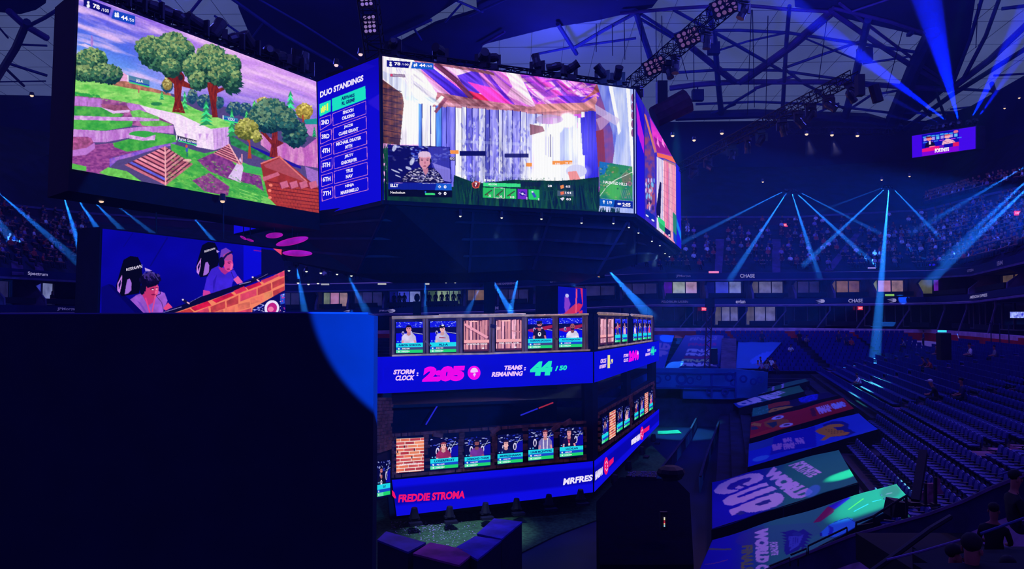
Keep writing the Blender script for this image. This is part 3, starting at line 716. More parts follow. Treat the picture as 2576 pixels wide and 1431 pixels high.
    for i in range(16):
        for j in range(9): c.poly([(1470+i*22+(j % 2)*11, 1175+j*22+i*3), (1488+i*22+(j % 2)*11, 1178+j*22+i*3), (1488+i*22+(j % 2)*11, 1194+j*22+i*3), (1470+i*22+(j % 2)*11, 1191+j*22+i*3)], (188+8*((i*j) % 4), 70, 56), .55)
    c.poly([(1430, 1140), (1530, 1105), (1545, 1125), (1440, 1165)], (204, 100, 130)); 
    for x in range(1540, 1780, 62): c.poly([(x, 1175), (x+50, 1160), (x+62, 1200), (x+14, 1215)], (206, 104, 140)); c.line([(x, 1175), (x+14, 1215)], 6, (140, 40, 70))
    c.poly([(1425, 1255), (1470, 1270), (1530, 1330), (1425, 1305)], (120, 200, 96)); 
    for p_ in [(1485, 1190), (1478, 1225), (1480, 1270)]: c.ell(p_[0], p_[1], 12, 10, (250, 130, 110))
    for i in range(4): c.line([(1280+i*4, 1215+i*22), (1400, 1255+i*18)], 4, (150, 220, 110))
    # little figures are plain walkers
    c.line([(945, 935), (946, 975)], 16, (60, 90, 190)); c.line([(947, 975), (948, 1008)], 10, (40, 120, 110)); c.ell(943, 940, 8, 10, (220, 90, 60))
    c.ell(636, 565, 4, 7, (230, 110, 110)); c.line([(636, 570), (637, 596)], 7, (190, 80, 100)); c.ell(948, 1030, 28, 9, (255, 190, 190), .8); c.ell(750, 668, 36, 12, (40, 130, 80))
    c.flecks([(225, 560), (850, 640), (1100, 780), (700, 690), (225, 620)], 260, [(70, 170, 70), (176, 232, 120)], 8, 3, .5); c.flecks([(860, 950), (1450, 1150), (1440, 1320), (820, 1190)], 420, [(40, 140, 60), (150, 214, 100)], 8, 3, .5, .3)
    c.a = np.clip(c.a*(1+.16*(fbm(zx/9, zy/7, 31, 2)[..., None]-.5)), 0, 255)
    # tags
    for x0, y0, x1, y1, sl, st2 in [(565, 482, 705, 560, 35, (60, 120, 150)), (878, 868, 1010, 935, 35, (34, 30, 60)), (1176, 740, 1274, 790, 22, (40, 150, 190))]:
        c.poly([(x0, y0), (x1, y0+sl), (x1, y1), (x0, y1-sl)], st2, .8); c.poly([(x0, y0), (x0+7, y0+2), (x0+7, y1-sl+2), (x0, y1-sl)], (240, 240, 255)); c.line([(x0+10, y1-sl+4), (x1, y1)], 7, (50, 220, 130)); c.line([(x0+10, y1-sl-8), (x1, y1-10)], 7, (20, 70, 190))
    c.poly([(283, -20), (460, 50), (445, 100), (281, 38)], (14, 14, 120)); c.poly([(476, 64), (614, 103), (612, 162), (460, 118)], (22, 70, 196))
    c.ell(312, 16, 8, 9, (250, 250, 255)); c.ell(312, 38, 11, 12, (250, 250, 255)); c.ell(488, 92, 6, 13, (250, 250, 255)); c.ell(502, 92, 6, 13, (250, 250, 255)); c.ell(488, 103, 8, 7, (250,250,255)); c.ell(503, 105, 8, 7, (250,250,255))
    return c
cv = paint1(); picture('picture', (S1.TL, S1.TR, S1.BR, S1.BL), 560, 400, cv, root)
def t1(s, x0, x1, yl0, yl1, yr0, yr1, m=WHI, bold=.04):
    Z = lambda x, y: (100+x/2.5556, y/2.5556); a = Z(x0, yl0); b = Z(x1, yr0); e = Z(x1, yr1); f = Z(x0, yl1)
    return lettering(s, S1.map(.04), [a, b, e, f], m, root, 'lettering', bold)
t1('78', 340, 384, 22, 50, 36, 66); t1('/100', 394, 442, 52, 72, 62, 84, bold=.01); t1('44', 520, 564, 96, 124, 108, 136); t1('/50', 568, 604, 117, 136, 124, 144, bold=.01)
t1('Ali-A', 616, 662, 506, 530, 514, 534, bold=.01); t1('Aaron Gordon', 890, 1006, 878, 902, 905, 924, bold=.01); t1('VODKA', 1206, 1252, 754, 774, 762, 780, bold=.01)

# ---------------- central scoreboard: hull, then faces
PLp, PRp = DU.TL, DU.TR
sb = thing('hanging_scoreboard', 'huge dark many-sided scoreboard hull hanging in the middle of the hall', 'scoreboard', (1, 58, EYE+6.3))
top = [Vector((p.x, p.y, 0)) for p in (S2.TL, S2.TR, CH.TR, S3.TR, CE.TR)]
inn = lambda p, k=.35: Vector((p.x, p.y, 0))
ring = [DU.BL-DU.n*.4, S2.BL-S2.n*.4-DU.n*.2, S2.BR-S2.n*.4, CH.BR-CH.n*.4, S3.BR-S3.n*.4, CE.BR-CE.n*.4]
ring = [Vector((p.x, p.y, 0)) for p in ring]+[Vector((12, 78, 0)), Vector((-6, 72, 0)), Vector((-14, 56, 0))]
zb, zt = EYE+6.05, EYE+14.7
mb = MB(); n_ = len(ring)
mb.prism([p+Vector((0, 0, zb)) for p in ring], (0, 0, zt-zb)); mb.build('hull', BK, sb)
low = [at(718, 655, 46), at(900, 688, 45.5), at(1180, 686, 45), at(1340, 678, 46), at(1500, 690, 48), at(1600, 664, 56), at(1700, 641, 70)]
lz = [p.z for p in low]
ring2 = [Vector((-15.2, 46.5, zb)), DU.BR-DU.n*.5, S2.px(1200, 515)-S2.n*.6, S2.px(1400, 525)-S2.n*.6, S2.BR-S2.n*.6, CH.BR-CH.n*.6, CE.BR-CE.n*.6]
mb = MB()
for i in range(6): mb.quad(ring2[i], ring2[i+1], low[i+1], low[i])
bk = [p+Vector((0, 14, 0)) if i < 5 else p+Vector((-6, 3, 0)) for i, p in enumerate(low)]
bt = [p+Vector((0, 14, 0)) if i < 5 else p+Vector((-6, 3, 0)) for i, p in enumerate(ring2)]
for i in range(6): mb.quad(low[i], low[i+1], bk[i+1], bk[i]); mb.quad(ring2[i], ring2[i+1], bt[i+1], bt[i]); mb.quad(bt[i], bt[i+1], bk[i+1], bk[i])
mb.quad(ring2[0], low[0], bk[0], bt[0]); mb.quad(ring2[6], low[6], bk[6], bt[6])
mb.build('underside', BK, sb)
mb = MB()                                   # trusses of the underside
for i in range(6):
    for f in (.25, .5, .75): 
        a = ring2[i].lerp(low[i], f)+Vector((0, -.12, 0)); b = ring2[i+1].lerp(low[i+1], f)+Vector((0, -.12, 0)); mb.bar(a, b, .14)
    mb.bar(ring2[i]+Vector((0, -.12, 0)), low[i]+Vector((0, -.12, 0)), .16)
mb.build('truss_frame', DK, sb)
fr = MB()
for f in (DU, S2, CH, S3, CE): f.housing(.5, .12, .1, fr)
fr.build('screen_frame', BK, sb)

du = thing('standings_board', 'tall blue display on the scoreboard corner listing the duo standings', 'screen', tuple(DU.BL))
c = Canvas(780, 120, 980, 560, 1.3, BLUE_LED).zoom(780, 120, 3.252); zx, zy = c.zx()
c.a[:] = np.array([14, 6, 200.])*(1-.25*np.clip((500-zy)/700, 0, 1))[..., None]+np.array([0, 0, 10])
for i in range(7): c.poly([(470, 460-i*5), (580, 370), (570, 520)], (40, 20, 214), .25)
c.poly([(230,180),(300,90),(540,150),(420,200)], (30,14,196), .4)
c.poly([(75, 462), (168, 427), (170, 520), (78, 565)], (30, 228, 190)); c.poly([(178, 418), (452, 312), (456, 420), (182, 524)], (26, 226, 196))
c.a = np.clip(c.a, 0, 255)
rows = [(580, 548, 675, 620, 540, 436, 638, 540), (695, 665, 790, 748, 660, 560, 754, 662), (812, 782, 905, 868, 778, 685, 872, 786), (930, 900, 1022, 990, 896, 810, 992, 912), (1045, 1020, 1138, 1108, 1012, 936, 1112, 1038), (1160, 1136, 1256, 1226, 1132, 1060, 1230, 1162)]
PK = (246, 150, 196)
for i, (a, b, e, d, f, g, h, k) in enumerate(rows):
    dx = i*3.2
    q = [(80+dx, a), (170+dx, b), (172+dx, d), (83+dx, e)]; c.line(q+[q[0]], 3.5, PK)
    q = [(185+dx, f), (455+dx, g), (458+dx, k), (188+dx, h)]; c.line(q+[q[0]], 3.5, PK)
picture('picture', (DU.TL, DU.TR, DU.BR, DU.BL), 220, 440, c, du)
LAV = E('screen_lavender', (236, 226, 255)); NVY = E('screen_navy', (8, 30, 120)); YEL = E('screen_yellow', (236, 250, 90))
def t2(s, x0, x1, yl0, yl1, yr0, yr1, m=LAV, face=DU, par=du, bold=.05):
    Z = lambda x, y: (780+x/3.252, 120+y/3.252)
    return lettering(s, face.map(.04), [Z(x0, yl0), Z(x1, yr0), Z(x1, yr1), Z(x0, yl1)], m, par, 'lettering', bold)
t2('DUO STANDINGS', 86, 440, 362, 412, 222, 272); t2('#1', 92, 152, 482, 536, 454, 520, YEL)
t2('AIRWAKS', 260, 368, 402, 434, 374, 402, NVY); t2('RL GRIME', 264, 370, 444, 474, 408, 440, NVY)
for i, (p_, a, b) in enumerate([('2ND', 'SINOOH', 'OILKING'), ('3RD', 'JACOB', 'CLARE GRANT'), ('4TH', 'MICHAEL DRAYER', 'MYTH'), ('5TH', 'JELTY', 'GABOREVER'), ('6TH', 'TFUE', 'NAV'), ('7TH', 'NINJA', 'MARSHMELLO')]):
    y = 596+116.5*i; x = 96+i*3; t2(p_, x, x+64, y-2, y+36, y-10, y+28)
    cx = 316+i*2.4; yc = 520+121.5*i; sl = -.30+.012*i
    for s_, dy in ((a, 0), (b, 44)):
        hw = 7.3*len(s_) if len(s_) > 4 else 28; l = yc+dy-sl*(-hw)-16+dy*0; 
        yl = yc+dy+(-hw)*sl; yr = yc+dy+hw*sl
        t2(s_, cx-hw, cx+hw, yl-14, yl+15, yr-14, yr+15)

# ---------------- screen 2: building fight
s2 = thing('video_screen', 'widest central video screen showing pale wooden game walls and a man in an inset', 'screen', tuple(S2.BL))
def paint2():
    c = Canvas(940, 120, 1620, 570, 1.2, (120, 110, 220)); r = c.rng; X, Y = c.X, c.Y
    # backdrop: purple magenta upper, white left
    f = fbm((X*.8+Y*.6)/120, (Y*.8-X*.6)/26, 3, 4)[..., None]
    t = np.clip((X-1150)/330, 0, 1)[..., None]
    c.a[:] = np.array([246, 190, 246.])*(1-t)+np.array([176, 40, 214.])*t
    c.a[:] = c.a*(1-.5*f)+np.array([255, 120, 225.])*(.5*f)
    # ceiling planks: slanted strips
    def strip(x0, y0, x1, y1, wd, col, al=.9): c.line([(x0, y0), (x1, y1)], wd, col, al)
    for i in range(46):
        x = 985+i*11+r.uniform(-5, 5); w_ = r.uniform(3, 13); cl = r.choice([(250, 225, 255), (255, 130, 220), (240, 70, 200), (150, 60, 220), (90, 30, 210), (255, 190, 240)])
        strip(x, 140+r.uniform(-5, 20), x+90+r.uniform(0, 60), 250+r.uniform(-5, 28), w_, cl, .7)
    c.poly([(1055, 170), (1090, 172), (1190, 250), (1150, 252)], (70, 40, 214)); c.poly([(1150, 190), (1200, 175), (1225, 230), (1180, 240)], (90, 50, 220)); c.poly([(1180, 228), (1245, 248), (1262, 262), (1190, 262)], (222, 40, 90)); c.poly([(1175, 205),(1235,220),(1290,262),(1240,262)], (250,60,190))
    for i in range(15): c.poly([(1040+i*13, 146+i*2.2), (1060+i*13, 150+i*2.4), (1062+i*13, 157+i*2.4), (1042+i*13, 153+i*2.2)], (150, 90, 110))
    c.line([(1095, 160), (1150, 205), (1188, 248)], 12, (110, 50, 90)); c.line([(1020, 170), (1070, 235)], 3, (90, 60, 160)); c.line([(985,165),(1030,215)], 3, (120,120,200),.6)
    # right purple swirls
    for i in range(60):
        a = r.uniform(0, 6.28); rr = r.uniform(30, 130); cx, cy = 1400+rr*math.cos(a), 215+rr*.45*math.sin(a); c.line([(cx, cy), (cx+r.uniform(20, 60), cy+r.uniform(-22, 14))], r.uniform(2, 7), r.choice([(190, 50, 220), (140, 30, 210), (230, 90, 230), (250, 190, 240), (100, 30, 210)]), .55)
    c.poly([(1262, 160), (1300, 172), (1345, 262), (1325, 264), (1285, 210)], (255, 226, 252)); c.poly([(1275,240),(1340,270),(1352,268),(1290,215)], (255,200,240),.8)
    c.poly([(1400, 240), (1510, 245), (1500, 262), (1440, 268)], (96, 40, 210)); c.poly([(1460, 255), (1510, 230), (1514, 215), (1500, 212), (1490, 232)], (180, 90, 100))
    # brown beam under ceiling
    c.poly([(1100, 232), (1200, 250), (1330, 268), (1500, 262), (1512, 280), (1340, 300), (1240, 292), (1150, 275), (1090, 282), (1080, 266)], (150, 84, 100), col2=(196, 130, 150), ts=18, st=(1, 3))
    for i in range(18): c.poly([(1110+i*12, 255+i*1.6), (1124+i*12, 258+i*1.6), (1122+i*12, 270+i*1.6), (1112+i*12, 270+i*1.5)], (206, 150, 176), .5)
    c.poly([(1345, 262), (1470, 258), (1500, 240), (1505, 262), (1480, 276), (1350, 282)], (206, 130, 130), .9)
    # left white wall
    c.poly([(962, 141), (1040, 150), (1100, 236), (1092, 262), (1060, 300), (1052, 364), (1006, 364), (1015, 250), (962, 198)], (244, 236, 255), tex=.06, ts=30)
    for i in range(7): c.line([(990+i*9, 160+i*6), (1020+i*9, 215+i*4)], 3, (206, 200, 240), .7)
    c.poly([(962, 178), (1015, 200), (1040, 238), (1030, 262), (1012, 240), (964, 196)], (206, 210, 245)); c.ell(1060, 250, 40, 9, (190, 210, 245), .8, .1); c.ell(1050,258,36,6,(236,240,255),.8)
    c.poly([(962, 200), (1012, 236), (1016, 260), (1006, 365), (964, 360)], (66, 40, 62), col2=(120, 66, 60), ts=12, st=(1, 2))
    for i in range(9): c.line([(964, 222+i*15), (1010, 230+i*15)], 2, (40, 22, 60))
    # wall boards
    x = 1053
    while x < 1350:
        wd = r.uniform(9, 26); yt = 262+(x-1053)*.075+r.uniform(-3, 3); cl = (236, 232, 252) if x < 1160 and r.random() < .6 else r.choice([(120, 116, 224), (98, 94, 214), (150, 150, 236), (84, 84, 200), (176, 176, 242)])
        if 1052 < x < 1060 or 1096 < x < 1106: cl = (60, 110, 220)
        c.poly([(x, yt), (x+wd-1.5, yt+2), (x+wd-1.5, 480), (x-1, 480)], cl, col2=[min(255, v*1.28+14) for v in cl], ts=16, st=(2.6, .35), seed=int(x))
        c.line([(x+wd-1, yt), (x+wd-1, 470)], 2, (24, 22, 120)); x += wd
    c.flecks([(1160, 290), (1345, 300), (1340, 460), (1160, 450)], 260, [(230, 230, 255), (70, 70, 190)], 2, 6, .45, 0)
    for yy in (352, 432): c.poly([(1150, yy), (1345, yy+8), (1345, yy+16), (1150, yy+7)], (200, 206, 250), .35)
    c.poly([(1090, 262), (1110, 240), (1118, 244), (1100, 266)], (250, 240, 250)); c.poly([(1092,280),(1120,245),(1126,250),(1098,285)], (120,60,90))
    # bright middle-right boards
    x = 1338
    while x < 1500:
        wd = r.uniform(5, 16); cl = r.choice([(250, 248, 255), (226, 226, 252), (176, 180, 240), (120, 130, 226), (240, 220, 246)]); yt = 318-(x-1338)*.25+r.uniform(-8, 8)
        if x > 1466: cl = (34, 26, 196)
        c.poly([(x, yt), (x+wd-1, yt), (x+wd+1, 470), (x, 470)], cl, tex=.1, ts=12, st=(2, .4), seed=int(x)); c.line([(x+wd, yt), (x+wd+1, 460)], 1.5, (60, 56, 160)); x += wd
    c.ell(1428, 302, 17, 15, (236, 230, 255), .8, 0, .4); c.ell(1396, 325, 22, 12, (246, 244, 255), .8, -.6, .4); c.ell(1382, 300, 34, 12, (150, 120, 170), .8); c.poly([(1333,312),(1365,318),(1370,330),(1334,340)], (120,70,90))
    c.line([(1385, 338), (1385, 395)], 2, (20, 20, 60), .8); c.line([(1466, 295), (1472, 390)], 12, (24, 18, 180))
    n1 = fbm(X/4.5, Y/70, 9, 3)[..., None]-.5; n2 = fbm((X*.8+Y*.6)/80, (Y*.8-X*.6)/6, 12, 3)[..., None]-.5; top = ((Y < 262+(X-1053)*.04) & (X > 1040))[..., None]
    c.a = np.clip(np.where(top, c.a*(1+.75*n2)+30*n2, c.a*(1+.5*n1)), 0, 255)
    hl = (np.exp(-((X-1420)/90)**2)*np.exp(-((Y-360)/80)**2)+.5*np.exp(-((X-1040)/50)**2)*np.exp(-((Y-260)/110)**2))[..., None]; c.a = np.clip(c.a+90*hl, 0, 255)
    # right walls
    c.poly([(1498, 262), (1520, 215), (1540, 300), (1552, 420), (1545, 470), (1506, 470)], (140, 80, 150), col2=(84, 76, 190), ts=24); c.poly([(1500, 205), (1545, 212), (1570, 330), (1580, 400), (1555, 470), (1540, 330)], (150, 160, 236), col2=(96, 110, 224), ts=22, st=(2, .5))
    c.poly([(1530, 212), (1600, 222), (1604, 545), (1500, 545), (1540, 420), (1556, 300)], (206, 214, 250), col2=(160, 176, 244), ts=20, st=(2.5, .4)); c.poly([(1575,222),(1584,223),(1597,440),(1590,440)], (252,252,255)); c.poly([(1530,212),(1540,214),(1562,330),(1556,340)], (250,250,255))
    for i in range(5): c.ell(1592, 246+i*22, 4, 10, (130, 70, 130))
    c.poly([(1499, 300), (1535, 285), (1540, 300), (1510, 330)], (190, 150, 200), .8); c.poly([(1496, 262), (1560, 300), (1550, 316), (1500, 285)], (206, 190, 236), .7); c.poly([(1499, 330), (1518, 325), (1524, 420), (1505, 420)], (140, 50, 70), .8)
    # glow and hand-like debris low right
    c.ell(1395, 440, 60, 22, (255, 255, 255), .9, -.1, .6); c.ell(1450, 430, 26, 16, (214, 214, 250)); c.poly([(1428, 432), (1450, 430), (1462, 455), (1464, 475), (1455, 474), (1450, 462), (1444, 474), (1436, 462)], (240, 150, 150))
    for x0, x1, y in [(1324, 1338, 414), (1390, 1416, 409), (1416, 1440, 408), (1132, 1154, 382)]: c.rect(x0, y-4, x1, y+5, (250, 150, 60))
    c.rect(1156, 380, 1222, 392, (14, 14, 90)); c.rect(1270, 386, 1330, 396, (14, 14, 90), .85)
    # grass
    c.poly([(964, 462), (1140, 470), (1142, 440), (1200, 462), (1290, 452), (1400, 455), (1450, 452), (1506, 445), (1506, 535), (966, 505)], (10, 34, 40), col2=(14, 60, 40), ts=14)
    for i in range(420):
        x = r.uniform(1136, 1506); y = 520+(x-1136)*.02; h = r.uniform(40, 82); c.poly([(x-3, y), (x+3, y), (x+r.uniform(-14, 14), y-h)], r.choice([(10, 40, 44), (16, 66, 44), (12, 52, 60), (24, 84, 48), (8, 22, 50)]), .85)
    for i in range(90): x = r.uniform(964, 985); y = r.uniform(380, 505); c.poly([(x-3, y), (x+3, y), (x+r.uniform(-9, 9), y-26)], r.choice([(10, 50, 44), (14, 74, 50)]), .8)
    for i in range(30): x = r.uniform(1508, 1560); c.poly([(x-2, 540), (x+2, 540), (x+r.uniform(-6, 6), 520)], (12, 50, 60))
    # dark plain post where the player stands
    # inset with the man
    c.zoom(780, 120, 3.252)
    c.poly([(636, 793), (1144, 812), (1158, 1108), (640, 1105)], (20, 16, 120)); r2 = c.rng
    c.flecks([(640, 800), (1140, 815), (1140, 940), (640, 940)], 90, [(90, 120, 240), (200, 210, 255), (10, 10, 60)], 16, 6, .7); c.poly([(960, 810), (1140, 815), (1144, 1000), (1000, 980)], (70, 70, 190), .7); c.poly([(1000, 940), (1146, 990), (1150, 1100), (1060, 1080)], (150, 140, 236), .8)
    c.poly([(640, 830), (820, 820), (840, 960), (740, 1100), (640, 1100)], (10, 10, 80), .7)
    for a in [(805, 985, 26, 12), (700, 1010, 40, 6), (690, 820, 16, 30), (740, 1000, 20, 6), (835, 930, 16, 34), (720,1050,26,5)]: c.ell(*a[:4], (220, 225, 255), .8, .4)
    c.poly([(735, 1098), (790, 1020), (870, 985), (930, 975), (1010, 985), (1060, 1030), (1105, 1106)], (18, 14, 66)); c.flecks([(745, 1095), (800, 1020), (880, 985), (1010, 990), (1055, 1035), (1095, 1100)], 260, [(200, 190, 226), (110, 106, 180), (236, 230, 250)], 9, 3, .8)
    c.poly([(915, 960), (962, 960), (968, 1010), (945, 1045), (925, 1010)], (196, 126, 150)); c.ell(938, 925, 46, 66, (218, 146, 168)); c.poly([(884, 905), (888, 868), (920, 846), (965, 850), (990, 880), (988, 915), (975, 890), (930, 876), (900, 890)], (226, 196, 226)); c.ell(935, 872, 50, 26, (222, 190, 222))
    c.ell(915, 920, 9, 4, (60, 26, 60)); c.ell(960, 920, 9, 4, (60, 26, 60)); c.line([(903, 908), (928, 911)], 4, (90, 50, 80)); c.line([(948, 911), (974, 908)], 4, (90, 50, 80)); c.ell(940, 940, 8, 9, (190, 110, 136)); c.ell(938, 968, 14, 4, (140, 60, 80)); c.ell(888, 925, 8, 22, (20, 20, 60)); c.ell(986, 925, 7, 20, (20, 20, 60)); c.line([(986, 950), (952, 990)], 5, (16, 16, 50))
    c.poly([(640, 1105), (1158, 1112), (1160, 1168), (640, 1158)], (16, 30, 150)); c.poly([(1035, 1112), (1158, 1114), (1160, 1168), (1022, 1163)], (26, 90, 206)); c.poly([(640, 1158), (1160, 1168), (1160, 1225), (640, 1215)], (6, 6, 26)); c.poly([(942, 1188), (1024, 1190), (1024, 1206), (942, 1204)], (60, 220, 120)); c.rect(940,1172,950,1188,(40,100,230))
    for cx, cy in ((1060, 1137), (1062, 1192)): c.poly([(cx-14, cy), (cx, cy-13), (cx+14, cy), (cx, cy+13)], (235, 235, 250)); c.poly([(cx-6, cy), (cx, cy-6), (cx+6, cy), (cx, cy+6)], (20, 40, 150))
    c.poly([(626, 102), (822, 116), (806, 167), (628, 156)], (14, 14, 130)); c.poly([(838, 116), (1010, 128), (1010, 181), (826, 168)], (20, 90, 206)); c.ell(659, 123, 9, 9, (250, 250, 255)); c.ell(659, 142, 12, 10, (250, 250, 255)); c.ell(855, 145, 7, 14, (250, 250, 255)); c.ell(870, 140, 7, 14, (250, 250, 255))
    c.poly([(655, 212), (775, 218), (780, 242), (655, 238)], (120, 90, 130), .85); c.ell(666, 224, 9, 10, (230, 60, 110)); c.poly([(1322, 1108), (1356, 1088), (1392, 1104), (1380, 1146), (1348, 1152), (1328, 1138)], (214, 90, 60)); c.poly([(1330, 1112), (1356, 1096), (1384, 1108), (1374, 1140), (1350, 1146), (1334, 1134)], (120, 34, 40))
    c.poly([(1140, 892), (1186, 894), (1186, 924), (1142, 922)], (40, 34, 70), .8)
    c.poly([(1420,1072),(1440,1076),(1438,1092),(1430,1098),(1422,1090)], (240,240,255))
    # weapon bar
    c.zoom(1200, 140, 2.752)
    c.poly([(42, 878), (302, 886), (302, 910), (42, 905)], (60, 220, 130)); c.poly([(302, 872), (440, 876), (440, 906), (302, 904)], (20, 20, 60), .6)
    for i, (x0, x1, cl) in enumerate([(40, 113, (40, 190, 90)), (118, 189, (36, 176, 84)), (196, 272, (44, 196, 92)), (282, 348, (110, 40, 200)), (356, 432, (40, 200, 96))]):
        y = 912+i*3.2; c.poly([(x0, y), (x1, y+3), (x1, y+74), (x0, y+70)], cl)
        m_x = (x0+x1)/2
        if i in (0, 1, 2): c.line([(x0+14, y+54), (x1-10, y+18)], 8, (60, 60, 50)); c.line([(x0+30, y+42), (x0+36, y+58)], 6, (120, 60, 40))
        if i == 3: c.ell(m_x, y+34, 18, 17, (40, 26, 150)); c.ell(m_x, y+34, 8, 8, (230, 220, 255)); c.line([(x0+10, y+26), (x1-8, y+44)], 3, (240, 230, 255))
        if i == 4: c.line([(m_x-10, y+20), (m_x+10, y+56)], 18, (60, 80, 190)); c.ell(m_x-10, y+18, 8, 6, (220, 230, 255))
    c.line([(118, 914), (190, 917), (190, 987), (118, 984), (118, 914)], 3, (230, 240, 230))
    for x0 in (440, 490): c.line([(x0, 935), (x0+48, 937), (x0+48, 1000), (x0, 998), (x0, 935)], 2, (30, 80, 60))
    c.poly([(556, 890), (668, 896), (668, 930), (556, 926)], (30, 30, 70), .5); c.poly([(556, 933), (668, 938), (668, 974), (556, 970)], (90, 100, 130), .7); c.poly([(576, 900), (600, 892), (602, 915), (580, 922)], (230, 140, 70)); c.poly([(576, 944), (602, 938), (604, 958), (580, 964)], (230, 110, 70)); c.poly([(574, 988), (600, 978), (606, 990), (590, 1004)], (220, 220, 235))
    # small map
    c.poly([(847, 732), (1075, 768), (1078, 1006), (850, 988)], (30, 120, 110), col2=(60, 150, 80), ts=60); c.poly([(847, 732), (920, 744), (880, 820), (850, 830)], (30, 110, 190)); c.ell(950, 940, 42, 44, (80, 190, 80), .8, 0, .6); c.ell(1035, 850, 34, 40, (130, 110, 90), .7); c.ell(950, 790, 34, 26, (60,140,60), .8)
    for i in range(5): c.line([(990+i*14, 930), (1010+i*14, 990)], 4, (150, 140, 150), .7)
    c.line([(850, 972), (900, 905), (960, 860), (1075, 806)], 3.5, (250, 250, 255)); c.line([(885,900),(990,840),(1060,775)], 3, (230,200,160), .6); c.ell(1055,885,20,16,(176,100,130),.7); c.flecks([(850,740),(1070,770),(1074,1000),(852,985)], 60, [(150,160,110),(200,140,120),(20,90,80)], 6, 5, .6)
    c.poly([(850, 990), (1078, 1008), (1078, 1058), (850, 1040)], (16, 90, 190)); c.poly([(955, 998), (970, 1000), (960, 1050), (945, 1048)], (10, 30, 120)); c.poly([(970, 1000), (1078, 1008), (1078, 1058), (962, 1048)], (14, 40, 150)); c.poly([(868, 1008), (878, 998), (888, 1010), (882, 1010), (881, 1024), (875, 1024), (874, 1010)], (250, 250, 255)); c.ell(985, 1026, 14, 7, (240, 240, 255))
    # fine vertical LED ripple
    c.a = np.clip(c.a*(1+.05*np.sin(c.X*1.6)[..., None]), 0, 255)
    return c
cv = paint2(); picture('picture', (S2.TL, S2.TR, S2.BR, S2.BL), 620, 360, cv, s2)
ZA = lambda x, y: (780+x/3.252, 120+y/3.252)
ZB = lambda x, y: (1200+x/2.752, 140+y/2.752)
def t3(Z, s, x0, x1, y0, y1, sl=.04, m=WHI, bold=.04):
    d = (x1-x0)*sl; return lettering(s, S2.map(.04), [Z(x0, y0), Z(x1, y0+d), Z(x1, y1+d), Z(x0, y1)], m, s2, 'lettering', bold)
t3(ZA, '78', 688, 738, 120, 146); t3(ZA, '/100', 748, 804, 130, 146, bold=.01); t3(ZA, '44', 892, 942, 132, 158); t3(ZA, '/50', 948, 996, 144, 160, bold=.01); t3(ZA, 'Neckokun', 678, 768, 220, 236, .03, E('screen_grey', (190, 180, 210)), .01)
t3(ZA, 'ELLY', 656, 722, 1114, 1140, .01); t3(ZA, 'Neckokun', 656, 775, 1174, 1194, .01, bold=.01); t3(ZA, '0', 1092, 1114, 1126, 1152, 0); t3(ZA, '0', 1092, 1114, 1180, 1206, 0); t3(ZA, '7', 1346, 1366, 1104, 1136, 0)
t3(ZA, 'GG', 1142, 1180, 898, 916, 0, bold=.01); t3(ZB, '0|100', 68, 124, 856, 872, .03); t3(ZB, '65|100', 78, 136, 884, 900, .03, bold=.01)
for s_, x0, x1, y0 in [('22', 78, 96, 962), ('30', 152, 172, 968), ('110', 228, 256, 972), ('2', 338, 348, 980), ('2', 420, 430, 986), ('28', 488, 516, 894), ('65', 612, 644, 898), ('144', 608, 650, 942), ('83', 616, 648, 986)]: t3(ZB, s_, x0, x1, y0, y0+15, .03, bold=.02)
t3(ZB, '150', 540, 572, 742, 754, .02, bold=.02); t3(ZB, '99 150', 610, 660, 738, 750, .02, bold=.02)
t3(ZB, 'HAUNTED HILLS', 872, 1036, 864, 884, .11, bold=.02); t3(ZB, '1/9', 900, 932, 1006, 1028, .06, bold=.02); t3(ZB, '2:05', 1004, 1060, 1018, 1044, .06)

# ---------------- blue corner strips and the third screen
for fc, lab, nm in ((CH, 'narrow blue corner display between the two right scoreboard screens', 'corner_display'), (CE, 'narrow blue corner display at the far right edge of the scoreboard', 'corner_display')):
    rt = thing(nm, lab, 'screen', tuple(fc.BL))
    c = Canvas(0, 0, 40, 300, 1, (30, 12, 214))
    if fc is CH: c.poly([(0, 20), (40, 90), (40, 130), (10, 100)], (190, 30, 220)); c.poly([(0,0),(40,0),(40,40)], (40,30,190))
    else: c.poly([(0, 200), (40, 240), (40, 270), (0, 230)], (20, 130, 230))
    picture('picture', (fc.TL, fc.TR, fc.BR, fc.BL), 12, 60, c, rt, uv=(40, 300))
s3 = thing('video_screen', 'steeply angled right scoreboard screen repeating the pink and white game walls', 'screen', tuple(S3.BL))
c = Canvas(1615, 240, 1710, 640, 2.2, (60, 30, 180)).zoom(1200, 140, 2.752); r = c.rng
c.poly([(1160, 340), (1210, 430), (1380, 740), (1380, 1320), (1160, 1140)], (60, 40, 190))
c.poly([(1195, 425), (1300, 600), (1360, 695), (1245, 668), (1215, 560)], (240, 60, 210), col2=(200, 40, 200), ts=40); c.poly([(1225,560),(1330,640),(1350,690),(1245,668)], (150,30,150)); 
for x in (1250,1285,1310): c.poly([(x,560),(x+16,640),(x-6,610)], (255,140,230))
c.poly([(1155, 400), (1170, 410), (1245, 668), (1228, 672)], (206, 120, 110)); c.poly([(1160, 470), (1190, 560), (1228, 680), (1235, 900), (1230, 1120), (1165, 1060)], (56, 50, 190), col2=(150, 70, 110), ts=26)
for i in range(40): x = r.uniform(1168, 1226); y = r.uniform(860, 1060); c.ell(x, y, 5, 16, r.choice([(230, 120, 130), (120, 190, 240), (20, 20, 90), (230, 220, 250)]), .8)
c.poly([(1245, 670), (1360, 700), (1378, 745), (1300, 712), (1248, 700)], (246, 110, 70)); c.poly([(1290, 715), (1376, 750), (1376, 800), (1290, 760)], (170, 120, 130))
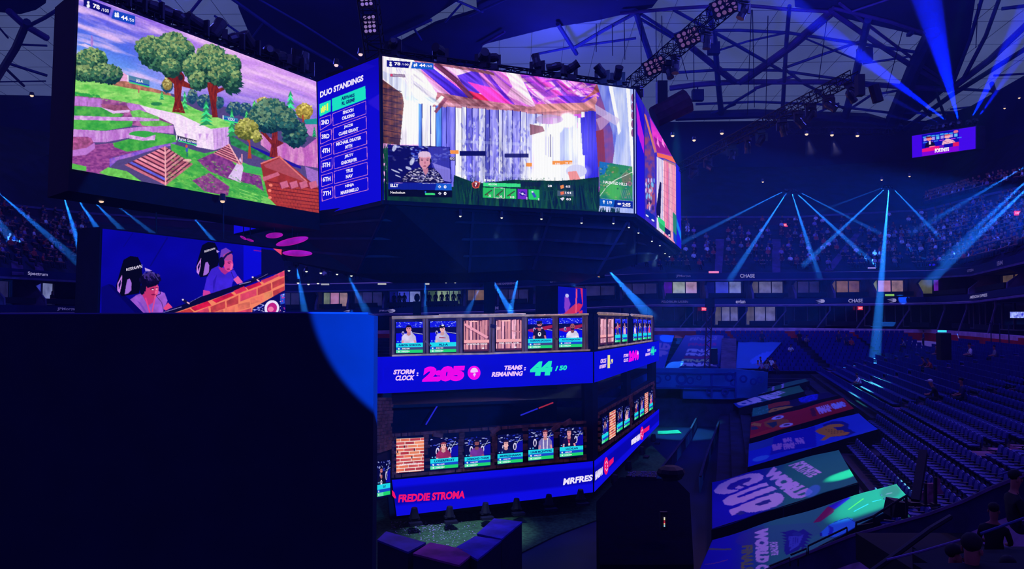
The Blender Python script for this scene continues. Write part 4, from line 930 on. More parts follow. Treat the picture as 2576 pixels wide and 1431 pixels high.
x = 1244
while x < 1378:
    wd = r.uniform(6, 16); cl = (236, 226, 250) if x < 1285 else r.choice([(246, 150, 176), (240, 120, 160), (250, 180, 190)])
    c.poly([(x, 700+(x-1244)*.5), (x+wd-1, 706+(x-1244)*.5), (x+wd-1, 1300), (x, 1290)], cl, tex=.1, ts=16, st=(2, .4)); c.line([(x+wd, 710+(x-1244)*.5), (x+wd, 1290)], 1.6, (150, 60, 130)); x += wd
for i in range(9): c.line([(1285, 790+i*46), (1380, 830+i*52)], 2.5, (180, 90, 150), .6)
c.poly([(1240, 1060), (1265, 870), (1276, 880), (1270, 1130), (1245, 1120)], (16, 12, 60))
c.poly([(1165, 1060), (1232, 1110), (1232, 1160), (1165, 1110)], (16, 40, 170)); c.poly([(1250, 1110), (1300, 1150), (1302, 1190), (1256, 1150)], (50, 210, 120)); c.poly([(1258, 1150), (1312, 1196), (1312, 1235), (1262, 1190)], (40, 170, 90)); c.poly([(1300,1185),(1340,1215),(1340,1260),(1302,1230)], (20,24,90)); c.poly([(1355, 1080), (1382, 1110), (1384, 1250), (1358, 1215)], (44, 130, 96)); c.poly([(1358, 1215), (1384, 1250), (1384, 1310), (1360, 1280)], (20, 60, 190))
for a in [(1178, 1108, 12, 5), (1218, 1140, 12, 6), (1255, 1112, 6, 5), (1330, 1242, 6, 6)]: c.ell(*a, (240, 240, 255), 1, .6)
picture('picture', (S3.TL, S3.TR, S3.BR, S3.BL), 120, 260, c, s3)

# ---------------- player camera screen at lower left
pc = thing('video_screen', 'lower left video screen showing two seated men in headsets behind red bricks', 'screen', tuple(PC.BL))
PC.housing(1.6, .08, .1).build('housing', BK, pc)
def paint4():
    c = Canvas(230, 540, 740, 830, 1.4, (6, 4, 186)).zoom(200, 520, 4.1548); zx, zy = c.zx(); r = c.rng
    c.a[:] = (np.array([8, 4, 172.])*(1-.3*fbm(zx/500, zy/300, 2))[..., None])+np.array([0, 0, 30.])*np.clip(1-zy/700, 0, 1)[..., None]
    c.line([(560, 270), (460, 420)], 9, (6, 4, 120), .8); c.line([(920, 320), (740, 620)], 12, (6, 4, 110), .8); c.poly([(230, 840), (300, 810), (700, 1130), (230, 1130)], (6, 4, 110))
    c.poly([(300, 810), (340, 815), (720, 1130), (600, 1130)], (4, 2, 90)); c.poly([(1715, 400), (1900, 420), (1900, 700), (1715, 780)], (10, 8, 230), .8); c.poly([(1900, 440), (2140, 470), (2140, 680), (1900, 740)], (6, 6, 60)); c.line([(1820, 455), (1900, 465)], 10, (150, 20, 140), .8); c.poly([(2010, 425), (2130, 436), (2130, 520)], (230, 70, 110))
    def chair(x, y, s):
        q = lambda pts: [(x+a*s, y+b*s) for a, b in pts]
        c.poly(q([(-130, 80), (-100, -20), (-30, -60), (50, -50), (85, 20), (100, 160), (60, 330), (-120, 360), (-180, 260)]), (4, 4, 26)); c.poly(q([(-165, 230), (-112, 130), (-120, 240), (-140, 330), (-165, 300)]), (200, 130, 236)); c.poly(q([(-152, 235), (-122, 175), (-130, 240), (-148, 290)]), (6, 4, 60)); c.poly(q([(-60, 185), (-35, 176), (-15, 220), (-20, 300), (-50, 330), (-88, 340), (-72, 240)]), (160, 106, 216))
    chair(560, 575, 1.0); chair(1370, 420, .88)
    c.poly([(1432, 450), (1465, 468), (1434, 485)], (170, 140, 230)); c.poly([(682, 636), (760, 668), (690, 676)], (190, 160, 240))
    # man left
    c.poly([(530, 970), (600, 920), (660, 900), (740, 930), (830, 880), (890, 900), (920, 980), (890, 1060), (860, 1130), (690, 1130)], (150, 84, 206), tex=.16, ts=60); c.poly([(640,1000),(720,1130),(700,1130),(600,980)], (110,60,190),.7)
    c.poly([(655, 920), (690, 900), (790, 920), (770, 1000), (720, 1030), (690, 990)], (196, 46, 120)); c.line([(690, 950), (740, 1120)], 16, (226, 60, 140)); c.line([(790, 950), (760, 1100)], 12, (226, 70, 140)); c.poly([(876, 1060), (925, 1000), (972, 1050), (900, 1085)], (226, 70, 130))
    c.ell(752, 870, 74, 92, (196, 50, 110), 1, .25); c.poly([(800, 820), (828, 830), (822, 900), (800, 950), (780, 960)], (226, 80, 140)); c.leaf(740, 760, 100, 76, (8, 4, 40), (14, 8, 56), (60, 40, 130), 120, 16); c.poly([(640, 740), (660, 700), (700, 820), (690, 890), (650, 860)], (8, 4, 40)); c.ell(655, 870, 26, 50, (8, 6, 40)); c.line([(655, 720), (700, 670), (770, 690), (826, 770)], 10, (90, 80, 170), .6)
    c.line([(738, 862), (778, 850)], 9, (70, 10, 60)); c.line([(796, 848), (822, 840)], 8, (70, 10, 60)); c.ell(765, 866, 10, 5, (240, 230, 255)); c.ell(806, 860, 8, 4, (240, 230, 255)); c.ell(800, 892, 12, 14, (236, 96, 150)); c.ell(772, 918, 24, 7, (120, 14, 70)); c.line([(840, 870), (846, 910), (800, 930)], 7, (10, 6, 60)); c.line([(800, 930), (860, 1000), (880, 1090)], 4, (20, 10, 60))
    # man right
    c.poly([(1300, 870), (1330, 740), (1380, 650), (1450, 615), (1590, 610), (1650, 720), (1600, 790), (1580, 900), (1400, 960)], (60, 34, 210), tex=.14, ts=70); c.poly([(1395,780),(1440,700),(1400,900)], (40,20,170),.8)
    c.poly([(1292, 870), (1360, 880), (1390, 950), (1405, 985), (1340, 980), (1290, 930)], (206, 60, 160)); c.poly([(1608, 760), (1655, 722), (1710, 790), (1650, 810)], (226, 90, 170)); c.poly([(1450, 630), (1520, 640), (1560, 680), (1520, 710), (1480, 680)], (170, 40, 140))
    c.ell(1556, 600, 50, 78, (216, 66, 150), 1, -.1); c.poly([(1585, 590), (1606, 600), (1590, 660), (1570, 672)], (240, 100, 170)); c.poly([(1468, 530), (1480, 450), (1530, 428), (1580, 460), (1600, 520), (1600, 560), (1520, 560)], (110, 60, 190)); c.poly([(1500,505),(1560,470),(1602,505),(1600,560),(1520,555)], (170,70,150)); c.line([(1490, 560), (1540, 500), (1600, 470)], 20, (16, 10, 80)); c.ell(1485, 580, 30, 56, (8, 8, 50)); c.line([(1546, 580), (1580, 576)], 7, (90, 20, 90)); c.ell(1563, 592, 9, 4, (60, 10, 70)); c.ell(1556, 652, 18, 6, (130, 20, 90)); c.line([(1575, 666), (1615, 655)], 6, (10, 8, 60)); c.line([(1585, 680), (1610, 740)], 4, (14, 10, 60))
    # desk edge, bricks
    c.poly([(870, 1100), (1060, 1030), (1300, 930), (1700, 800), (1960, 700), (1960, 730), (1300, 1010), (1000, 1110)], (8, 6, 50)); c.line([(876, 1104), (1066, 1046)], 5, (150, 140, 230)); c.line([(1670, 812), (1790, 782)], 5, (190, 180, 240)); c.line([(1150, 1000), (1290, 925)], 3, (140, 130, 220)); c.line([(1860,755),(1970,700)], 3, (140,130,220))
    for x, y in ((1100, 985), (1830, 750)): c.ell(x, y, 34, 16, (20, 16, 60), 1, .5); c.ell(x-20, y-14, 10, 9, (230, 210, 240)); c.ell(x+36, y+20, 20, 8, (230, 170, 200), 1, .6)
    c.poly([(960, 1120), (1370, 975), (1900, 780), (2145, 665), (2145, 1130), (960, 1130)], (244, 130, 96))
    def br(pts, cl): c.poly(pts, cl, tex=.2, ts=50)
    A_, B_, C_, G_ = (206, 22, 66), (214, 66, 96), (190, 60, 66), (226, 110, 90)
    br([(975, 1120), (1150, 1062), (1195, 1100), (1140, 1125)], (210, 60, 60)); br([(1160, 1055), (1340, 985), (1378, 1030), (1205, 1090)], A_); br([(1385, 975), (1580, 898), (1620, 925), (1430, 1005)], A_); br([(1610, 880), (1720, 830), (1750, 870), (1640, 915)], (210, 40, 80)); br([(1735, 838), (1880, 785), (1905, 815), (1765, 868)], A_); br([(1895, 770), (2070, 705), (2085, 725), (1930, 800)], (200, 50, 90)); br([(2070, 700), (2140, 672), (2140, 725), (2095, 735)], (226, 60, 110))
    br([(1200, 1110), (1345, 1048), (1358, 1100), (1250, 1125)], B_); br([(1370, 1045), (1520, 985), (1525, 1060), (1375, 1115)], C_); br([(1536, 985), (1660, 925), (1662, 1010), (1540, 1052)], C_); br([(1680, 915), (1850, 855), (1852, 925), (1682, 990)], B_); br([(1862, 850), (2000, 795), (2005, 870), (1862, 925)], C_); br([(2014, 790), (2140, 735), (2140, 800), (2018, 855)], C_)
    br([(1430, 1100), (1500, 1075), (1512, 1125), (1430, 1125)], (206, 90, 80)); br([(1525, 1060), (1625, 1040), (1620, 1125), (1525, 1125)], G_); br([(1650, 1020), (1780, 990), (1782, 1050), (1660, 1085)], G_); br([(1785, 960), (1920, 925), (1920, 985), (1790, 1020)], G_); br([(1930, 905), (2015, 880), (2015, 940), (1935, 965)], (220, 130, 90)); br([(2022, 880), (2140, 830), (2140, 870), (2026, 945)], C_); br([(1640, 1100), (1795, 1060), (1800, 1125), (1640, 1125)], B_)
    c.poly([(1810, 1060), (2145, 870), (2145, 1130), (1800, 1130)], (8, 6, 90)); c.ell(2010, 1060, 76, 84, (236, 226, 255), 1, .3); c.ell(2012, 1062, 52, 60, (190, 30, 130), 1, .3); c.ell(2000, 1070, 30, 26, (240, 120, 170)); c.line([(1820, 1090), (1930, 1030)], 8, (110, 110, 240)); c.poly([(2095, 920), (2145, 900), (2145, 1010), (2100, 1020)], (40, 80, 200)); c.flecks([(1820, 1060), (1950, 980), (1950, 1110), (1830, 1120)], 24, [(150, 160, 250), (230, 230, 255)], 10, 4, .8); c.flecks([(2090, 920), (2145, 890), (2145, 1120), (2090, 1120)], 30, [(230, 230, 255), (220, 60, 160), (40, 40, 230)], 8, 5, .8)
    return c
cv = paint4(); picture('picture', (PC.TL, PC.TR, PC.BR, PC.BL), 520, 220, cv, pc)
for (x0, y0, x1, y1, x2, y2, x3, y3) in [(482, 645, 648, 602, 650, 640, 484, 672), (1300, 458, 1410, 424, 1412, 446, 1302, 480)]:
    Z = lambda x, y: (200+x/4.1548, 520+y/4.1548); lettering('RESPAWN', PC.map(.04), [Z(x0, y0), Z(x1, y1), Z(x2, y2), Z(x3, y3)], LAV, pc, 'lettering', .01)
mb = MB()                                   # cables holding the lower screen
for x in (393, 562): mb.tube([at(x, 500, 40), at(x, 600, 40)], .045, 5)
o = mb.build('support_cable', DK, pc)

# ---------------- other displays seen past the scoreboard
def small_screen(TL, BL, DL, TR, BR, DR, lab, paint, thick=.8, nx=60, ny=60, WH_=(100, 100), m=None):
    f = Face(TL, BL, DL, TR, BR, DR); rt = thing('video_screen', lab, 'screen', tuple(f.BL)); f.housing(thick, .06).build('housing', m or BK, rt)
    c = Canvas(0, 0, WH_[0], WH_[1], 1.0); paint(c); picture('picture', (f.TL, f.TR, f.BR, f.BL), nx, ny, c, rt, uv=WH_); return f, rt
def p_(c): c.a[:] = (16, 8, 214); c.line([(34, 5), (34, 48), (52, 40)], 2.5, (240, 230, 255))
small_screen((588, 540), (588, 588), 50, (688, 560), (690, 564), 46.5, 'blue piece of a standings board showing below the left screen', p_)
def p_(c): c.a[:] = (18, 10, 220)
small_screen((700, 516), (700, 560), 47, (715, 519), (716, 556), 48, 'narrow blue strip display behind the bottom edge of the left screen', p_, .3)
def p_(c):
    c.a[:] = (130, 190, 110); c.poly([(0, 0), (45, 0), (30, 60), (0, 50)], (150, 206, 120)); c.poly([(40, 0), (58, 0), (50, 90), (36, 70)], (226, 190, 220)); c.poly([(62, 0), (100, 0), (100, 100), (60, 80)], (206, 90, 100)); c.line([(20, 0), (34, 50)], 6, (20, 50, 50)); c.poly([(48,60),(62,40),(66,90),(50,80)], (60,150,90))
small_screen((1440, 670), (1440, 672), 74, (1508, 664), (1508, 698), 66, 'sliver of a far scoreboard screen with green and red game scenery', p_, .4, 60, 30)
def p_(c):
    c.a[:] = (10, 8, 170); c.poly([(60, 0), (78, 2), (84, 60), (70, 55), (20, 100), (40, 100), (84, 80), (84, 100), (64, 100), (86, 60), (86, 0)], (206, 40, 80)); c.poly([(22, 35), (34, 34), (42, 60), (34, 80), (26, 96), (20, 70)], (130, 60, 200)); c.ell(30, 30, 6, 7, (190, 190, 240)); c.poly([(10, 100), (60, 56), (68, 62), (30, 100)], (190, 50, 90)); c.line([(64,4),(60,90)], 5, (230,80,110)); c.rect(88, 0, 100, 100, (14, 10, 150))
f_, rt_ = small_screen((1404, 720), (1404, 795), 60, (1475, 726), (1477, 793), 64, 'small far screen with one person beside a red game structure', p_, .7)
MB().bar(at(1366, 720, 60.5), at(1366, 795, 60.5), 1.5, 1.2).build('support', BK, rt_)
def p_(c):
    c.a[:] = (84, 6, 226); c.a[:, :18] = (66, 4, 232); c.a[:, 77:] = (66, 4, 236); c.rect(18, 2, 77, 78, (10, 6, 180)); c.rect(18, 72, 77, 100, (128, 0, 222))
    for x in range(20, 76, 7): c.rect(x, 10+(x % 3), x+6, 16+(x % 3), (60, 160, 240)); c.rect(x+1, 20, x+6, 33, (100, 190, 240) if x % 2 else (170, 150, 240))
    for x in range(20, 76, 9): c.rect(x, 38, x+7, 42, (190, 60, 220) if x % 2 else (60, 130, 250))
    c.ell(30, 26, 4.5, 8, (250, 130, 130)); c.ell(29, 17, 5, 3.5, (110, 20, 60)); c.poly([(22, 62), (24, 44), (29, 36), (33, 36), (38, 46), (40, 62)], (8, 6, 50)); c.poly([(29, 36), (33, 36), (32, 52), (30, 52)], (240, 220, 250)); c.ell(35, 62, 6, 3, (250, 130, 160))
    c.ell(59, 27, 4.5, 8, (250, 170, 180)); c.ell(59, 19, 5, 3.5, (206, 90, 100)); c.poly([(50, 62), (52, 46), (57, 38), (62, 38), (68, 46), (72, 60)], (240, 180, 206)); c.ell(72, 10, 4, 7, (230, 110, 140)); c.flecks([(52, 46), (68, 46), (70, 60), (51, 60)], 20, [(190, 90, 150), (255, 220, 230)], 1.5, 1, .9)
    c.poly([(18, 66), (46, 62), (48, 80), (18, 82)], (236, 20, 130)); c.poly([(46, 60), (54, 62), (54, 76), (48, 78)], (110, 20, 200)); c.rect(54, 60, 68, 76, (10, 6, 170)); c.poly([(68, 58), (77, 58), (77, 76), (68, 76)], (226, 20, 90))
fs_, rs_ = small_screen((2294, 342), (2295, 397), 76, (2454, 318), (2454, 374), 66, 'purple screen under the roof at right with two presenters at a desk', p_, .8, 160, 60, (100, 100), DK)
lettering('FORTNITE', fs_.map(.05), [(2353, 374), (2388.5, 370), (2388.5, 379.5), (2353, 384.5)], WHI, rs_, 'lettering', .06)
# ================================================================ player tower
TA = Face((985, 797), (985, 1296), 36.4, (1490, 789), (1490, 1238), 39.8)
TB = Face((1490, 789), (1490, 1238), 39.8, (1655, 797), (1655, 1068), 61.7)
TL_ = Face((940, 897), (940, 990), 35.2, (985, 897), (985, 990), 36.4)      # short return beside the blue wall
TK = Face((930, 1000), (930, 1300), 34.0, (984, 1000), (984, 1300), 36.4)
def fill(face, pts, thick, m, par, name, lift=0.0):
    q = [face.px(x, y, lift) for x, y in pts]
    return MB().prism(q, -face.n*thick).build(name, m, par)
WOOD = M('frame_wood', (112, 84, 84), .8, .45, 2.2, bump=.3, stretch=(4, 4, .5), emit=.30)  # stage light on tower wood put in as faint emission, poles too
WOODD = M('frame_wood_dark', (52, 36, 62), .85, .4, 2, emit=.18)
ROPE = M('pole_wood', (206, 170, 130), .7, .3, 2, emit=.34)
for n_ in ('frame_wood', 'frame_wood_dark', 'pole_wood'):
    pass
BRICK = M('dark_brick', (96, 50, 52), .85, .5, 3, emit=.10)  # light on the brick put in as slight emission
tw = thing('stage_tower', 'two storey player stage tower with wooden upper rail and brick lower wall', 'stage', (2, 45, 0))
# upper wooden wall, face A and B
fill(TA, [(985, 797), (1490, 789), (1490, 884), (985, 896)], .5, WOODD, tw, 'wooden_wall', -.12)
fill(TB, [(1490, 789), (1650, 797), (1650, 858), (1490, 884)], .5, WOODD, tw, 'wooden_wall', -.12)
def plank(face, x0, y0, x1, y1, w_px, m, lift=0.02, th=.09, par=tw, name='plank', D_=None):
    L = math.hypot(x1-x0, y1-y0); nx, ny = -(y1-y0)/L*w_px/2, (x1-x0)/L*w_px/2
    j = lambda: random.uniform(-.8, .8)
    return fill(face, [(x0+nx+j(), y0+ny), (x1+nx+j(), y1+ny), (x1-nx+j(), y1-ny), (x0-nx+j(), y0-ny)], th, m, par, name, lift+th)
def tY(x): return 797-(x-985)*.0158
def tB(x): return 893-(x-985)*.0228
random.seed(3)
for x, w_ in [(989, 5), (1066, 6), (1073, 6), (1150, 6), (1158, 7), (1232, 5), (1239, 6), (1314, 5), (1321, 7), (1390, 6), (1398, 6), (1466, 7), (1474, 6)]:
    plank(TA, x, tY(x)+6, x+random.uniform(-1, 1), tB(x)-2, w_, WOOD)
plank(TA, 1064, 855, 1082, 870, 4, WOOD, .12); plank(TA, 1232, 819, 1246, 822, 9, WOODD, .12); plank(TA, 1388, 847, 1402, 855, 4, WOOD, .12)
def pole(face, pts, r, m=ROPE, lift=.12): return MB().tube([face.px(x, y, lift) for x, y in pts], r, 8).build('rail_pole', m, tw)
pole(TA, [(985, 799), (1060, 797.5), (1110, 796)], .075); pole(TA, [(1103, 795), (1200, 794), (1320, 791.5)], .085); pole(TA, [(1318, 793.5), (1400, 792.5), (1478, 790)], .055)
pole(TA, [(985, 894), (1100, 891), (1230, 889)], .045); pole(TA, [(1225, 889), (1380, 883.5), (1482, 880)], .045)
pole(TB, [(1500, 788.5), (1540, 790), (1575, 791.5)], .09); pole(TB, [(1584, 792), (1620, 795), (1636, 796)], .09); pole(TB, [(1500, 875), (1580, 865), (1636, 857)], .06)
for x, w_ in [(1502, 2.5), (1521, 2.4), (1539.5, 2), (1558, 2.4), (1574, 2), (1611, 1.8), (1598.6, 1.6), (1623.8, 1.6), (1637, 2.4)]: plank(TB, x, 798, x, 873-(x-1490)*.11, w_, WOOD)
fill(TB, [(1576, 793), (1587, 793), (1587, 862), (1576, 864)], .3, BK, tw, 'support_post', .1)
fill(TA, [(1478, 790), (1490, 789), (1490, 884), (1478, 884)], .4, M('leafy_dark', (16, 26, 50), .9, .5, 4), tw, 'support_post', .1); fill(TB, [(1490, 789), (1503, 789.5), (1503, 880), (1490, 884)], .4, M('leafy_dark', (16, 26, 50)), tw, 'support_post', .1)
# posts of the tower, decks and dark interior
for f, x0, x1, y0, y1 in [(TA, 963, 985, 985, 1110), (TA, 1470, 1490, 955, 1240), (TB, 1490, 1503, 955, 1200), (TB, 1576, 1586, 920, 1100), (TB, 1640, 1650, 900, 1000)]:
    fill(f, [(x0, y0), (x1, y0-2), (x1, y1), (x0, y1)], .4, BK, tw, 'support_post', .02)
fill(TA, [(985, 985), (1490, 960), (1490, 1240), (985, 1300)], .2, M('dark_interior', (4, 5, 40), .9, .3, 1), tw, 'inner_wall', -5)
fill(TA, [(975, 1203), (1490, 1156), (1490, 1250), (985, 1312)], .4, BK, tw, 'base_beam', -.35)
fill(TB, [(1490, 1156), (1652, 1030), (1652, 1072), (1490, 1250)], .4, BK, tw, 'base_beam', -.35)
a, b, c3 = TA.px(985, 1090, -.3), TA.px(1490, 1065, -.3), TB.px(1650, 990, -.3)
for zz in (5.9, 2.6):
    q = [Vector((p.x, p.y, zz)) for p in (a, b, c3)]+[Vector((-2, 64, zz)), Vector((-8, 44, zz))]
    MB().prism(q, (0, 0, .15)).build('deck', BK, tw)
# lower brick wall
def brick_wall(face, xa, xb, top, bot, w, rows, par, skip=()):
    mb = MB(); r = random.Random(5); pos = None
    for k in range(rows):
        x = xa + (0 if k % 2 else -w*.5)
        while x < xb:
            x1 = min(xb, x+w-1.5); xs = max(xa, x)
            if x1-xs > 2:
                def Y(xx, f): t_ = (xx-xa)/(xb-xa); a_ = top[0]*(1-t_)+top[1]*t_; b_ = bot[0]*(1-t_)+bot[1]*t_; return a_+(b_-a_)*f
                f0 = k/rows; f1 = (k+.86)/rows
                if not any(s0 < (xs+x1)/2 < s1 and f0 > .06 and f1 < .93 for s0, s1 in skip):
                    q = [face.px(xs, Y(xs, f0)), face.px(x1, Y(x1, f0)), face.px(x1, Y(x1, f1)), face.px(xs, Y(xs, f1))]
                    th = r.uniform(.05, .12); mb.prism([p+face.n*th for p in q], -face.n*(th+.02))
            x += w*r.uniform(.8, 1.15)
    return mb
fill(TA, [(985, 1091), (1472, 1058), (1488, 1158), (985, 1203)], .5, WOODD if 0 else M('mortar', (22, 14, 44), .9, .3, 2), tw, 'brick_backing', -.05)
sk = [(992, 1068), (1078, 1154), (1164, 1235), (1246, 1316), (1324, 1393), (1402, 1467)]
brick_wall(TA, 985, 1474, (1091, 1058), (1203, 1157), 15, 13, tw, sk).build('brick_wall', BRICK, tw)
fill(TB, [(1503, 1042), (1645, 955), (1645, 1036), (1503, 1140)], .4, M('mortar', (22, 14, 44)), tw, 'brick_backing', -.05)
brick_wall(TB, 1503, 1645, (1038, 958), (1138, 1038), 5, 13, tw, [(1506, 1528), (1526, 1545), (1545, 1563), (1563, 1581), (1589, 1603), (1603, 1617), (1615, 1628), (1627, 1640)]).build('brick_wall', BRICK, tw)
fill(TK, [(940, 1150), (983, 1135), (983, 1246), (944, 1262)], .4, M('mortar', (22, 14, 44)), tw, 'brick_backing', -.05)
brick_wall(TK, 950, 984, (1000, 1000), (1140, 1130), 12, 16, tw).build('brick_pillar', BRICK, tw)
for x, y, s_ in [(1245, 1081, .5), (1425, 1062, .5), (1100, 1093, -.2), (1395, 1075, .6)]:      # loose bricks on top of the wall
    m3 = Matrix.Rotation(s_, 3, TA.n); MB().box(TA.px(x, y, .1), (.5, .2, .2), M3=m3@Matrix.Rotation(math.atan2(TA.d.y, TA.d.x), 3, 'Z')).build('loose_brick', BRICK, tw)
# ladder light lines inside
for pts in ([(1098, 1086), (1133, 1028)], [(1350, 1060), (1395, 1042)], [(1398, 1041), (1436, 1026)]):
    MB().bar(TA.px(*pts[0], -2.5), TA.px(*pts[1], -2.5), .06).build('light_strip', E('blue_strip', (40, 40, 220), .8) if pts[0][0] != 1398 else E('red_strip', (170, 40, 60), .8), tw)

# ribbon displays
def ribbon(face, pts, lab, edge=0, par=None, col=(8, 6, 224), ny=30, nx=140, split=None):
    q = [face.px(x, y, .1) for x, y in pts]
    rt = thing('ribbon_display', lab, 'screen', tuple(q[3]))
    MB().prism([p-face.n*.03 for p in q], -face.n*.5).build('housing', BK, rt)
    c = Canvas(0, 0, 200, 60, 1, col)
    c.a[:] = c.a*(1-.12*fbm(c.X/60, c.Y/30, 4)[..., None])
    if edge:
        c.a[:12] = c.a[:12]*.75+np.array([20, 20, 255.])*.25; c.a[44:] = c.a[44:]*.7+np.array([24, 24, 255.])*.3; c.a[12:44] *= .84
    picture('picture', q, 8, 12, c, rt, uv=(200, 60)); return rt
ra = ribbon(TA, [(963.5, 897), (1489.5, 885), (1489.5, 962.5), (963.5, 989)], 'long blue ribbon display reading storm clock and teams remaining')
rb = ribbon(TB, [(1490.5, 885), (1655, 857), (1655, 906.5), (1490.5, 962)], 'blue ribbon display with yellow, pink and green figures on the receding tower side')
rc = ribbon(TL_, [(941, 897.5), (962.5, 897.3), (962.5, 989), (941, 989.5)], 'short blank blue ribbon display beside the dark blue wall')
rd = ribbon(TA, [(985, 1206), (1489.5, 1159), (1489.5, 1237), (997, 1297)], 'lower blue ribbon display with a red name at its left end', 1)
re_ = ribbon(TB, [(1490.5, 1159), (1655, 1028), (1655, 1068), (1490.5, 1237)], 'lower blue ribbon display climbing along the receding tower side', 1)
MAG = E('led_magenta', (236, 0, 232)); TEAL = E('led_teal', (36, 232, 190)); REDL = E('led_red', (238, 20, 110)); YLW = E('led_yellow', (240, 230, 140)); PINKW = E('led_pale', (236, 196, 250))
def tr(s, face, par, q, m, bold=.05): return lettering(s, face.map(.13), q, m, par, 'lettering', bold)
Z5 = lambda x, y: (920+x/3.389, 660+y/3.389)
def t5(s, x0, x1, yl0, yl1, yr0, yr1, m, sh=8, face=TA, par=ra, Z=Z5, bold=.05):
    return tr(s, face, par, [Z(x0+sh, yl0), Z(x1+sh, yr0), Z(x1-sh*.3, yr1), Z(x0-sh*.3, yl1)], m, bold)
t5('STORM', 232, 408, 912, 954, 908, 950, PINKW); t5('CLOCK', 248, 408, 962, 1006, 958, 1002, PINKW); t5(':', 428, 444, 936, 966, 936, 966, PINKW, 2)
t5('2:05', 480, 832, 886, 1018, 876, 1008, MAG, 16, bold=.09); t5('TEAMS', 1170, 1325, 878, 918, 872, 912, PINKW); t5('REMAINING', 1068, 1328, 932, 974, 924, 964, PINKW); t5(':', 1340, 1358, 892, 920, 890, 918, PINKW, 2)
t5('44', 1392, 1578, 846, 966, 838, 960, TEAL, 14, bold=.09); t5('/', 1606, 1632, 880, 924, 880, 924, TEAL, 2); t5('50', 1642, 1706, 878, 920, 874, 916, TEAL, 6)
def mark(face, par, pts, m, lift, name='emblem'):
    me = bpy.data.meshes.new(name); me.from_pydata([tuple(face.px(x, y, lift)-par.location) for x, y in pts], [], [tuple(range(len(pts)))]); me.materials.append(m)
    o = bpy.data.objects.new(name, me); C.objects.link(o); o.parent = par
def disc(face, par, cx, cy, rx, ry, m, lift, sl=0): mark(face, par, [(cx+rx*math.cos(t), cy+ry*math.sin(t)+rx*math.cos(t)*sl) for t in [i*math.pi/14 for i in range(28)]], m, lift)
def zz(pts): return [Z5(*p) for p in pts]
disc(TA, ra, 920+918/3.389, 660+939/3.389, 16, 17.6, MAG, .13); mark(TA, ra, zz([(886, 936), (888, 915), (905, 897), (928, 895), (945, 910), (952, 930), (920, 938)]), PINKW, .15); mark(TA, ra, zz([(912, 945), (926, 940), (932, 952), (916, 978), (919, 960), (908, 962)]), PINKW, .15)
Z7 = lambda x, y: (1480+x/7.95, 780+y/7.95)
def t7(s, x0, x1, yl0, yl1, yr0, yr1, m, sh=6, bold=.05): return t5(s, x0, x1, yl0, yl1, yr0, yr1, m, sh, TB, rb, Z7, bold)
t7('CIRCLE', 195, 310, 980, 1066, 962, 1046, PINKW); t7('MOVEMENT', 175, 310, 1098, 1176, 1068, 1140, PINKW); t7('1', 340, 388, 900, 1160, 895, 1155, YLW, 2, .08); t7('/9', 395, 450, 985, 1080, 970, 1066, YLW, 2)
t7('STORM', 662, 758, 880, 948, 866, 930, PINKW); t7('CLOCK', 664, 758, 970, 1040, 956, 1026, PINKW); t7('2:04', 768, 925, 810, 1042, 795, 1000, MAG, 5, .09)
disc(TB, rb, 1480+948/7.95, 780+900/7.95, 3.2, 12, MAG, .13); mark(TB, rb, [Z7(x, y) for x, y in [(934, 890), (940, 830), (956, 815), (962, 880)]], PINKW, .15)
t7('TEAMS', 1142, 1205, 778, 835, 766, 822, PINKW); t7('REMAINING', 1106, 1206, 862, 922, 840, 898, PINKW); t7('44', 1214, 1288, 730, 910, 718, 896, TEAL, 3, .09); t7('/50', 1290, 1326, 785, 840, 775, 828, TEAL, 2)
Z6 = lambda x, y: (920+x/3.172, 980+y/3.172)
t5('FREDDIE STROMA', 256, 786, 832, 896, 800, 862, REDL, 6, TA, rd, Z6, .045); t5('MRFRES', 1568, 1800, 704, 758, 672, 722, LAV, 6, TA, rd, Z6, .045)
mark(TA, rd, [Z6(x, y) for x, y in [(206, 795), (225, 815), (240, 862), (226, 862), (208, 840)]], REDL, .13)
t5('HASIAN', 1812, 1872, 654, 724, 612, 676, LAV, 1, TB, re_, Z6, .09)
Z8 = lambda x, y: (1480+x/5.505, 960+y/5.505)
for cx, cy, rx, ry, q, q2 in [(216, 1164, 33, 120, [(258, 1098), (322, 1040), (322, 1108), (258, 1180)], None), (718, 712, 24, 92, [(742, 660), (824, 600), (822, 662), (742, 716)], [(568, 806), (696, 706), (696, 800), (568, 880)])]:
    x_, y_ = Z8(cx, cy); disc(TB, re_, x_, y_, rx/5.505, ry/5.505, REDL, .13, -.3); mark(TB, re_, [Z8(*p) for p in q], REDL, .12)
    for k in range(8):
        a = k*math.pi/4; mark(TB, re_, [Z8(cx+rx*.62*math.cos(a+d_), cy+ry*.62*math.sin(a+d_)) for d_ in (-.25, .25)]+[Z8(cx+rx*.42*math.cos(a+d_), cy+ry*.42*math.sin(a+d_)) for d_ in (.25, -.25)], PINKW, .15)
    if q2: t5('MRFRESHASIAN', 568, 696, 806, 880, 706, 800, LAV, 0, TB, re_, Z8, .09)

